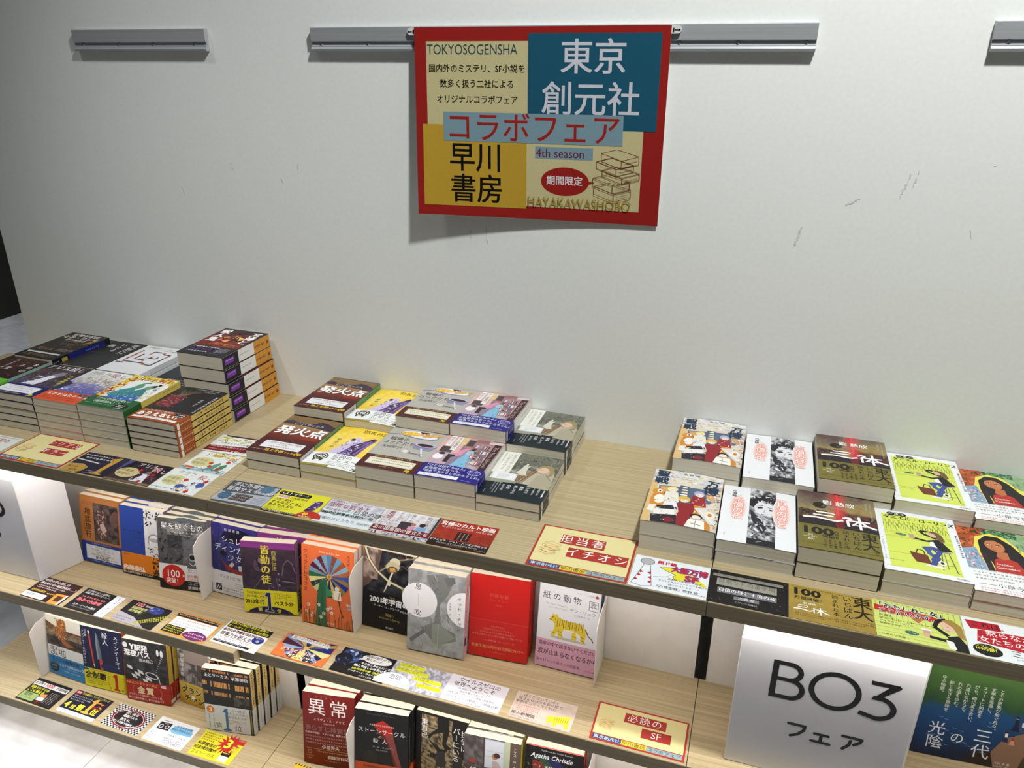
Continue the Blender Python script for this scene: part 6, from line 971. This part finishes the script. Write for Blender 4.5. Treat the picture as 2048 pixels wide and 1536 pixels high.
# ---------------------------------------------------------------- the setting
Z1, Z2, FL, TB = -.3158, -.6192, -.74, .024
def struct(mb, name, bevel=0): o = mb.obj(name, bevel=bevel); o['kind'] = 'structure'; return o
mb = MB(); mb.box((-.717, .0005, FL), (3.6, .06, 2.6), 'wall'); wall = struct(mb, 'wall_back')
mb = MB()
for (x, z, dx, dz) in ((-.078, .473, .004, -.016), (.069, .479, .001, -.02), (.03, .45, .004, -.01), (1.108, .511, -.006, -.03), (1.098, .505, -.01, -.036), (.958, .415, -.006, -.03), (.96, .42, -.003, -.022), (1.016, .455, .02, .012), (1.2, .52, .003, .001), (1.19, .43, .003, -.012), (.41, .38, .002, -.018), (.44, .385, .003, -.03), (-.2, .42, .004, -.012)):
    n = 5; pts = [(x + dx * i / n + .0008 * math.sin(i * 2.1 + x * 9), z + dz * i / n) for i in range(n + 1)]
    for (a, b), (c, d) in zip(pts, pts[1:]): mb.box((min(a, c) - .0001, .0002, min(b, d)), (max(a, c) + .0001, .0006, max(b, d) + .0002), 'scuff')
o = mb.obj('scuff_mark', wall); o['kind'] = 'stuff'
# floor: separate stone tiles with fine joints
flo = MB(); flo.box((-6, -3.2, FL - .05), (4, 4.6, FL - .004), 'black'); floor = struct(flo, 'floor')
tm = MB(); tw, tl = .90, .6; tm.box((0, 0, 0), (tw - .0012, tl - .0012, .004), 'tile'); tme = tm.mesh('floor_tile')
for i in range(-7, 5):
    for j in range(-5, 8):
        o = bpy.data.objects.new('floor_tile', tme); COL.objects.link(o); o.parent = floor; o.location = (-.33 + i * tw, -.35 + j * tl - .55, FL - .004)
mb = MB(); mb.box((-3.9, .2, FL), (-3.235, 1.99, 2.0), 'olive'); mb.box((-3.9, 2.0, FL), (-3.235, 4.2, 2.0), 'olive'); o = mb.obj('storage_cabinet', bevel=.004)
tag(o, 'tall dark olive cabinet standing beyond the end of the wall', 'cabinet')
rt = empty('trolley'); tag(rt, 'dark trolley foot with black castors at the left edge beyond the wall', 'trolley')
mb = MB(); mb.box((-3.20, 1.31, FL + .11), (-2.86, 1.42, FL + .15), 'black'); mb.obj('base_bar', rt, .005)
for x, y in ((-2.93, 1.44), (-2.87, 1.30)):
    mb = MB(); mb.cyl((x, y - .02, FL + .045), .045, .04, 1, 'black', 18); mb.box((x - .02, y - .03, FL + .04), (x + .02, y + .03, FL + .11), 'black'); mb.obj('castor', rt, .003)

# three display units: oak boards, white back panels, dark core, light strips
UN = [(-.79, -.668, .1060, .408, .408, 'left'), (.1072, .1072, .8950, .408, .392, 'middle'), (.8960, .8960, 1.6840, .408, .392, 'right')]
for ui, (xt, xl, xr, d0, d1, nm) in enumerate(UN):
    u = empty('display_unit'); tag(u, ['pale oak stepped display unit under the killer-themed piles at left', 'pale oak stepped display unit in the middle of the wall', 'pale oak stepped display unit holding the black B03 sign'][ui], 'display unit', 'wall display units')
    for z, x0, d, back in ((0, xt, d0, 0), (Z1, xl, d1, -.206), (Z2, xl, .408, -.232)):
        mb = MB(); mb.box((x0, -d, z - TB), (xr, back, z), 'wood'); mb.obj('shelf_board', u, .0006)
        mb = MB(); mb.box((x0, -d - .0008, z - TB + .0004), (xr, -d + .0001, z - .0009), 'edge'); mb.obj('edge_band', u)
    for z0, z1, y in ((Z1, -TB, -.2085), (Z2, Z1 - TB, -.2365)):
        mb = MB(); mb.box((xl + .011, y, z0), (xr - .0075, y + .002, z1), 'panel'); mb.obj('back_panel', u)
        mb = MB(); mb.box((xl + .02, -.382, z1 - .005), (xr - .02, -.370, z1), 'led'); mb.obj('light_strip', u)
    mb = MB(); mb.box((xl + .012, -.195, FL), (xr - .012, -.005, -TB), 'black'); mb.obj('core', u)
    mb = MB(); mb.box((xl + .012, -.30, FL), (xr - .012, -.19, Z2 - TB), 'black'); mb.obj('plinth', u)
    mb = MB(); mb.box((xl + .02, -.380, Z2 - TB - .005), (xr - .02, -.376, Z2 - TB), 'led'); mb.obj('light_strip', u)

# wall rails
prof = [(0, .668), (-.009, .668), (-.010, .6715), (-.0085, .6745), (-.0085, .676), (-.006, .6775), (-.006, .682), (-.009, .6835), (-.0095, .7045), (-.008, .7055), (0, .7055)]
for (x0, x1, sc, lb) in ((-.392, -.090, (-.372, -.287, -.208, -.116), 'short aluminium wall rail, leftmost and clear of the poster'), (.127, .942, (.146, .235, .319, .751, .835, .929), 'long aluminium wall rail behind the red poster'), (1.161, 1.9, (1.181, 1.35, 1.55), 'aluminium wall rail running off the top right corner')):
    rl = empty('display_rail'); tag(rl, lb, 'rail', 'aluminium rails on the wall')
    mb = MB(); mb.prism(prof, 0, x0, x1, 'alu'); mb.obj('rail_profile', rl)
    for s in sc:
        mb = MB(); mb.cyl((s, -.0060, .6797), .0026, -.0022, 1, 'steel', 14, .0016); mb.obj('screw', rl)
for x, dr, lb in ((.3205, -1, 'left'), (.7440, 1, 'right')):
    h = empty('poster_clip'); tag(h, 'small white clip with black arrow at the %s edge of the poster' % lb, 'clip', 'clips holding the poster')
    mb = MB(); pts = [(-.011 * dr, -.0055), (.004 * dr, -.0055)] + [(.004 * dr + dr * .0055 * math.cos(R(a)), .0055 * math.sin(R(a))) for a in range(-75, 76, 25)] + [(.004 * dr, .0055), (-.011 * dr, .0055)]
    mb.prism([(x + a, .6975 + b) for a, b in pts], 1, -.0105, -.0135, 'white'); mb.obj('clip_body', h)
    mb = MB(); mb.box((x - .0005, -.0141, .6967), (x + dr * .0055, -.0136, .6975), 'letter'); mb.add([(x + dr * .0085, -.0139, .6971), (x + dr * .005, -.0139, .6990), (x + dr * .005, -.0139, .6952)], [(0, 1, 2)], 'letter'); mb.box((x - dr * .002 - .001, -.0141, .6945), (x - dr * .002 + .001, -.0136, .6997), 'letter'); mb.obj('arrow_mark', h)

# poster (A3 sheet, lifting off the wall towards its lower right corner)
k = K(594, 426, bulge=1); k.slab = 28; k.slaby = 30; poster(k); mb = MB(); sc = .4145 / 594
def pf(x, y, o):
    u, v = x / 594, y / 426
    return (.3245 + x * sc, -(.0145 * (1 - v) + .0035 * v + .024 * (1 - u) ** 2 * v) - o * 3e-3, .7035 - y * sc * 1.0)
n, m_ = 24, 15; q = [pf(594 * i / n, 426 * j / m_, -.12) for j in range(m_ + 1) for i in range(n + 1)]; N = len(q)
bk = [(a, b + .0003, c) for a, b, c in q]; W9 = n + 1
fr_ = [(j * W9 + i, (j + 1) * W9 + i, (j + 1) * W9 + i + 1, j * W9 + i + 1) for j in range(m_) for i in range(n)]
rim = [i for i in range(W9)] + [j * W9 + n for j in range(1, m_ + 1)] + [m_ * W9 + i for i in range(n - 1, -1, -1)] + [j * W9 for j in range(m_ - 1, 0, -1)]
mb.add(q + bk, fr_ + [tuple(N + i for i in reversed(f)) for f in fr_] + [(a, b, N + b, N + a) for a, b in zip(rim, rim[1:] + rim[:1])], 'poster', lin('e8e8e6'))
k.to(mb, pf, 'poster'); o = mb.obj('poster'); tag(o, 'red-bordered fair poster in teal, cream and yellow hanging on the wall', 'poster')

# ---------------------------------------------------------------- piles of paperbacks on the top board
ORD = ['topmost', 'second', 'third', 'fourth', 'fifth', 'sixth']
def pile(key, x, y, n, t, row, yaw=0, z0=0, bul=0, offs=None, near=''):
    B = BK[key]; pitch = t + .0009
    for i in range(n):
        q = random.Random(hash((key, row, i)) % 9999 if False else len(key) * 31 + i * 7 + int(abs(x) * 1000))
        dx, dy = (offs[i] if offs else ((q.uniform(-.6, .6) / 1000 if i < n - 1 else 0), q.uniform(-.5, .3) / 1000))
        a = R(yaw + (q.uniform(-.25, .25) if i < n - 1 else 0)); top = i == n - 1
        m = Matrix.Translation((x + dx, y + dy, z0 + .0003 + i * pitch)) @ Matrix.Rotation(a, 4, 'Z')
        lb = '%s, %s in %s' % (B['desc'], ORD[n - 1 - i] if n > 1 else 'alone', row)
        make_book(key, t, m, lb, '%s pile of %ss' % (row.split()[0] + ' ' + row.split()[1] if len(row.split()) > 1 else row, B['desc']), bul if top else 0)
FL_, BL_ = -.3085, -.1555
pile('gre', -.5640, FL_, 5, .0150, 'front pile')
pile('ali', -.4560, FL_, 5, .0138, 'front pile', .4)
pile('cla', -.3500, FL_, 5, .0138, 'front pile', .4)
pile('dor', -.2440, FL_, 5, .0144, 'front pile', .4)
pile('tin', -.1335, FL_, 5, .0124, 'front pile', .3, bul=1.6)
pile('gre', -.5700, -.1540, 4, .0150, 'rear pile')
pile('bio', -.5545, -.1660, 1, .0190, 'rear pile', -1.5, z0=.0650)
pile('shi', -.4610, -.1535, 5, .0136, 'rear pile', .3)
pile('maz', -.3530, -.1535, 5, .0136, 'rear pile', .3)
pile('drk', -.2450, -.1535, 4, .0120, 'rear pile', .3)
pile('exp', -.1330, -.1540, 5, .0262, 'rear pile', -.2, offs=[(.001, 0), (-.001, 0), (-.0035, 0), (-.0085, .001), (-.0090, .0005)])
FM, BM = -.2985, -.1497
for key, x, xb, t, bul in (('hak', .1062, .1064, .0178, .5), ('yama', .2120, .2122, .0138, 2.2), ('cook', .3175, .3180, .0215, .8), ('lib', .4230, .4235, .0218, 1.0), ('pic', .5285, .5290, .0146, .8)):
    pile(key, x, FM, 2, t, 'front pile', .25, bul=bul); pile(key, xb, BM, 3, t, 'rear pile', 0, bul=bul)
FR, BR_ = -.3155, -.1582
for key, x, xb, t, bul in (('sei', .7880, .8120, .0232, 2.0), ('hya', .8960, .9215, .0185, .8), ('san', 1.0040, 1.0310, .0245, .6), ('dan', 1.1125, 1.1395, .0190, .5), ('mit', 1.2200, 1.2480, .0152, .8)):
    pile(key, x, FR, 2, t, 'front pile', -.2, bul=bul); pile(key, xb, BR_, 3, t, 'rear pile', -.15, bul=bul)

# ---------------------------------------------------------------- paperbacks standing on the lower boards
def standing(key, x, y, z, t, n, yaw=0, lean=10, tier='middle board', steps=None, yaw2=None, bul=0):
    B = BK[key]; l = R(lean)
    for i in range(n):
        dx, dy = (steps[i] if steps else (0, i * (t + .0008) / math.cos(l)))
        yw = R(yaw if i == 0 or yaw2 is None else yaw2)
        m = Matrix.Translation((x + dx, y + dy, z + .0002)) @ Matrix.Rotation(yw, 4, 'Z') @ Matrix.Translation((0, (t + .0004) * math.cos(l), 0)) @ Matrix.Rotation(R(90) - l, 4, 'X')
        lb = '%s, %s' % (B['desc'], 'frontmost copy, ' + tier if i == 0 else '%s copy back, %s' % (ORD[i], tier))
        make_book(key, t, m, lb, 'copies of the %s' % B['desc'], bul if i == 0 else 0)
D_ = .016
standing('chi', -.3630, -.2785, Z1, .0140, 3, 0)
standing('lun', -.2525, -.2855, Z1, .0150, 3, 2)
standing('hos', -.1465, -.3000, Z1, .0135, 4, 8, 11, yaw2=1.5, steps=[(0, 0), (.003, .0185), (.003, .034), (.003, .049)])
standing('shu', -.0385, -.2765, Z1, .0150, 2, -1.5)
standing('kai', .0585, -.3090, Z1, .0175, 3, 12, 8, yaw2=6, steps=[(0, 0), (.012, .034), (.017, .055)], bul=.8)
standing('kla', .1760, -.2975, Z1, .0150, 3, 2, 10)
standing('two', .2872, -.2700, Z1, .0160, 2, -1, 10)
standing('iki', .3935, -.3020, Z1, .0190, 3, 2.5, 10)
standing('red', .5020, -.2790, Z1, .0170, 2, 4, 10)
standing('kam', .6200, -.2650, Z1, .0160, 2, -1, 10)
LT = 'lowest board'
standing('shc', -.4940, -.3225, Z2, .0150, 3, -2, 9, LT)
standing('mei', -.3890, -.3275, Z2, .0150, 3, 3, 9, LT)
standing('yek', -.2720, -.3290, Z2, .0155, 2, 6, 8, LT, bul=.8)
standing('isa', -.1590, -.2990, Z2, .0150, 2, -3, 8, LT)
standing('ous', -.0560, -.3420, Z2, .0160, 5, 8, 6, LT, yaw2=3, steps=[(0, 0), (.0015, .0240), (.0035, .0420), (.006, .0610), (.0075, .0780)])
standing('ijo', .1785, -.3500, Z2, .0190, 2, 8, 10, LT, yaw2=5, bul=1.2)
standing('sto', .2935, -.3530, Z2, .0190, 3, 7, 9, LT, yaw2=5)
standing('hig', .4015, -.3190, Z2, .0150, 2, 0, 9, LT)
standing('kaz', .5085, -.3420, Z2, .0170, 2, 4, 9, LT)
standing('chr', .6190, -.3260, Z2, .0160, 2, 3, 9, LT)

# bookends: bent white metal plates
def bookend(x, yf, yb, z, lb, h=.136):
    e = empty('bookend'); tag(e, lb, 'bookend', 'white metal bookends')
    mb = MB(); c = .016; r = .004
    mb.prism([(yf, z + .0012), (yb, z + .0012), (yb, z + h), (yf + c + .004, z + h), (yf + c, z + h - .002), (yf + .001, z + h - .012), (yf, z + h - .015)], 0, x - .0006, x + .0006, 'panel'); mb.obj('upright_plate', e)
    mb = MB(); mb.box((x - .07, yf + .05, z), (x + .0006, yb, z + .0001), 'panel'); mb.obj('foot_plate', e)
bookend(-.0405, -.3065, -.215, Z1, 'white bookend between the moon-astronaut and indigo paperbacks')
bookend(.2852, -.2975, -.215, Z1, 'white bookend between the coloured-wheel and space-station paperbacks')
bookend(.7300, -.2850, -.2125, Z1, 'white bookend right of the paper tiger book')
bookend(-.5000, -.3400, -.240, Z2, 'white bookend left of the blue-banded sunset book, lowest board')
bookend(.2890, -.3620, -.240, Z2, 'white bookend between the dark red and crystal-shard books, lowest board')
bookend(.7330, -.3300, -.240, Z2, 'white bookend right of the red-edged black book, lowest board')

# ---------------------------------------------------------------- cards
def put_card(fn, x, y, z, ang=0, w=None, h=None, tilt=0, extra='', grp='cards along the top board'):
    c = CD[fn.__name__]; k = K(c['w'], c['h']); c['fn'](k); w = (w or c['w'] / 1000); h = h or c['h'] / 1000; mb = MB()
    mb.box((0, 0, 0), (w, h, .0004), 'matte', lin(c['bg'])); sx, sy = w / c['w'], h / c['h']
    k.to(mb, lambda a, b, o: (a * sx, h - b * sy, .0004 + (o + .03) / 1000), 'matte')
    o = mb.obj('shelf_card'); o.matrix_world = Matrix.Translation((x, y, z + .0002)) @ Matrix.Rotation(R(ang), 4, 'Z') @ Matrix.Rotation(R(tilt), 4, 'X')
    tag(o, c['desc'] + extra, 'card', grp); return o
put_card(k_sai, -.4480, -.4065, 0, 0, extra=', left of the cream theme card')
put_card(k_ser, -.3464, -.4075, 0, .4)
for f, x, y, a in ((k_one, -.2000, -.4070, 1.2), (k_ali, -.1065, -.4070, 1), (k_cla, -.0125, -.4068, .6), (k_dor, -.0090, -.3370, 1.0), (k_zoo, -.0155, -.2685, 2.4), (k_ase, .1115, -.4070, 1.6), (k_yam, .2045, -.4065, 1.1), (k_coo, .2985, -.4065, 1.2), (k_lib, .3945, -.4065, 1.2), (k_pic, .4905, -.4065, 1.4), (k_tan, .6438, -.4075, .6), (k_osa, .7895, -.4070, -.2), (k_kin, .8940, -.4066, -.2), (k_san, .9970, -.4066, -.2), (k_dan, 1.1005, -.4066, -.6), (k_mit, 1.2040, -.4070, -1.5)): put_card(f, x, y, 0, a)
G2_ = 'cards along the middle board'
for f, x, y, a in ((m_chi, -.3920, -.4060, -1), (m_lun, -.2830, -.4060, -1.4), (m_hos, -.1720, -.4040, -1.8), (m_shu, -.0600, -.4035, -1.5), (m_kla, .1680, -.3885, -.6), (m_two, .2860, -.3885, -.8), (m_iki, .3890, -.3875, -.8), (m_har, .4930, -.3870, -1), (m_kam, .6115, -.3865, -.9), (k_hit, .7455, -.3875, 0)): put_card(f, x, y, Z1, a, grp=G2_)
put_card(m_kai, .0455, -.3950, Z1, -2.0, tilt=0, grp=G2_)
G3_ = 'cards along the lowest board'
for f, x, y, a in ((n_shc, -.5065, -.4040, -1.4), (n_mei, -.3950, -.4020, -1.4), (n_yek, -.2775, -.4000, -1.8), (n_isa, -.1685, -.4035, -1.2), (n_ous, -.0555, -.4040, .2)): put_card(f, x, y, Z2, a, grp=G3_)
put_card(n_cau, .1640, -.4170 + .0, Z2, -1, grp=G3_)

# ---------------------------------------------------------------- lit white section signs and the leaflet
def section_sign(dx, lines, lb):
    e = empty('section_sign'); e.location = (dx, 0, 0); tag(e, lb, 'sign', 'white block signs on the middle board')
    mb = MB(); mb.prism([(.947, -.361), (1.1805, -.361), (1.208, -.279), (.955, -.279)], 2, Z1 + .0003, -.083, 'acryl'); mb.obj('body', e, .0015)
    if lines:
        k = K(234, 233); s9 = 1.0
        d9 = [(44, 31), (44, 83)]
        B = [(48, 30), (70, 30)] + [(70 + 15 * math.cos(R(a)), 43 + 13 * math.sin(R(a))) for a in range(-90, 91, 18)] + [(48, 56)]
        k.l([(50.5, 26), (50.5, 92)], 8, '0d0d10'); 
        def arc(cx, cy, rx, ry, a0, a1, wd, n=22):
            pts = [(cx + rx * math.cos(R(a0 + (a1 - a0) * i / n)), cy + ry * math.sin(R(a0 + (a1 - a0) * i / n))) for i in range(n + 1)]; ou = []; inn = []
            for i, (px, py) in enumerate(pts):
                a = R(a0 + (a1 - a0) * i / n); nx, ny = math.cos(a), math.sin(a); ou.append((px + nx * wd / 2, py + ny * wd / 2)); inn.append((px - nx * wd / 2, py - ny * wd / 2))
            k.put(ou + inn, [(i, i + 1, n + 2 + i, n + 1 + i) for i in range(n)], lin('0d0d10'))
        k.l([(47, 29.5), (70, 29.5)], 7, '0d0d10'); k.l([(47, 57), (73, 57)], 6.4, '0d0d10'); k.l([(47, 88.5), (74, 88.5)], 7, '0d0d10')
        arc(70, 43.2, 14, 13.6, -90, 90, 7.4); arc(73, 72.8, 16, 15.8, -90, 90, 7.4)
        arc(130, 59, 30, 29.5, 0, 360, 7.6, 40)
        k.l([(172, 29.5), (207, 29.5)], 7, '0d0d10'); k.p([(198, 28), (209, 28), (209, 31), (186, 54), (178, 54)], '0d0d10'); arc(184, 71, 21.5, 18, -80, 90, 7.6); k.p([(178, 50.5), (188, 50.5), (188, 57.5), (176, 57.5)], '0d0d10'); k.l([(186, 89), (164, 84)], 7, '0d0d10')
        def st(*p): k.l(p, 4.6, '0d0d10'); [k.e(a, b, 2.3, 2.3, '0d0d10', 10) for a, b in p]
        X0, Y0 = 80, 133
        st((X0, Y0), (X0 + 22, Y0), (X0 + 21, Y0 + 8), (X0 + 14, Y0 + 17), (X0 + 5, Y0 + 22)); X0 = 116
        st((X0, Y0 + 8), (X0 + 18, Y0 + 8)); st((X0 + 9, Y0 + 8), (X0 + 9, Y0 + 22)); st((X0 - 3, Y0 + 22), (X0 + 21, Y0 + 22)); X0 = 152
        st((X0, Y0), (X0 + 25, Y0), (X0 + 23, Y0 + 6), (X0 + 16, Y0 + 12)); st((X0 + 11, Y0 + 6), (X0 + 10, Y0 + 14), (X0 + 3, Y0 + 23))
        for lo, hi, y0, y1 in ((30, 97, 0, 110), (97, 163, 0, 110), (163, 215, 0, 110), (70, 110, 120, 170), (110, 145, 120, 170), (145, 190, 120, 170)):
            kk = K(234, 233); kk.items = [it for it in k.items if lo <= sum(p[0] for p in it[0]) / len(it[0]) < hi and y0 <= it[0][0][1] < y1]
            mb = MB(); kk.to(mb, lambda a, b, o: (.947 + a / 1000 - (.018 if dx < 0 else 0), -.361 - .0002 - o / 1000, -.083 - b / 1000), 'letter'); mb.obj('letter', e)
section_sign(0, True, 'white block sign reading B03 in thin black characters')
section_sign(-1.5685, True, 'white block sign cut off at the left edge, beside the tan book')
k = K(240, 260); leaflet(k); mb = MB(); q9 = .00076; mb.box((0, 0, -.0006), (240 * q9, 260 * q9, 0), 'print', lin('16243c'))
k.to(mb, lambda a, b, o: (a * q9, (260 - b) * q9, (o + .03) / 1000)); o = mb.obj('promotional_panel'); o.matrix_world = Matrix.Translation((1.2155, -.2560, Z1 + .0012)) @ Matrix.Rotation(R(3), 4, 'Z') @ Matrix.Rotation(R(83), 4, 'X')
tag(o, 'glossy lakeside-walk panel with white vertical title beside the B03 sign', 'poster')
bpy.data.objects.remove(_fo)
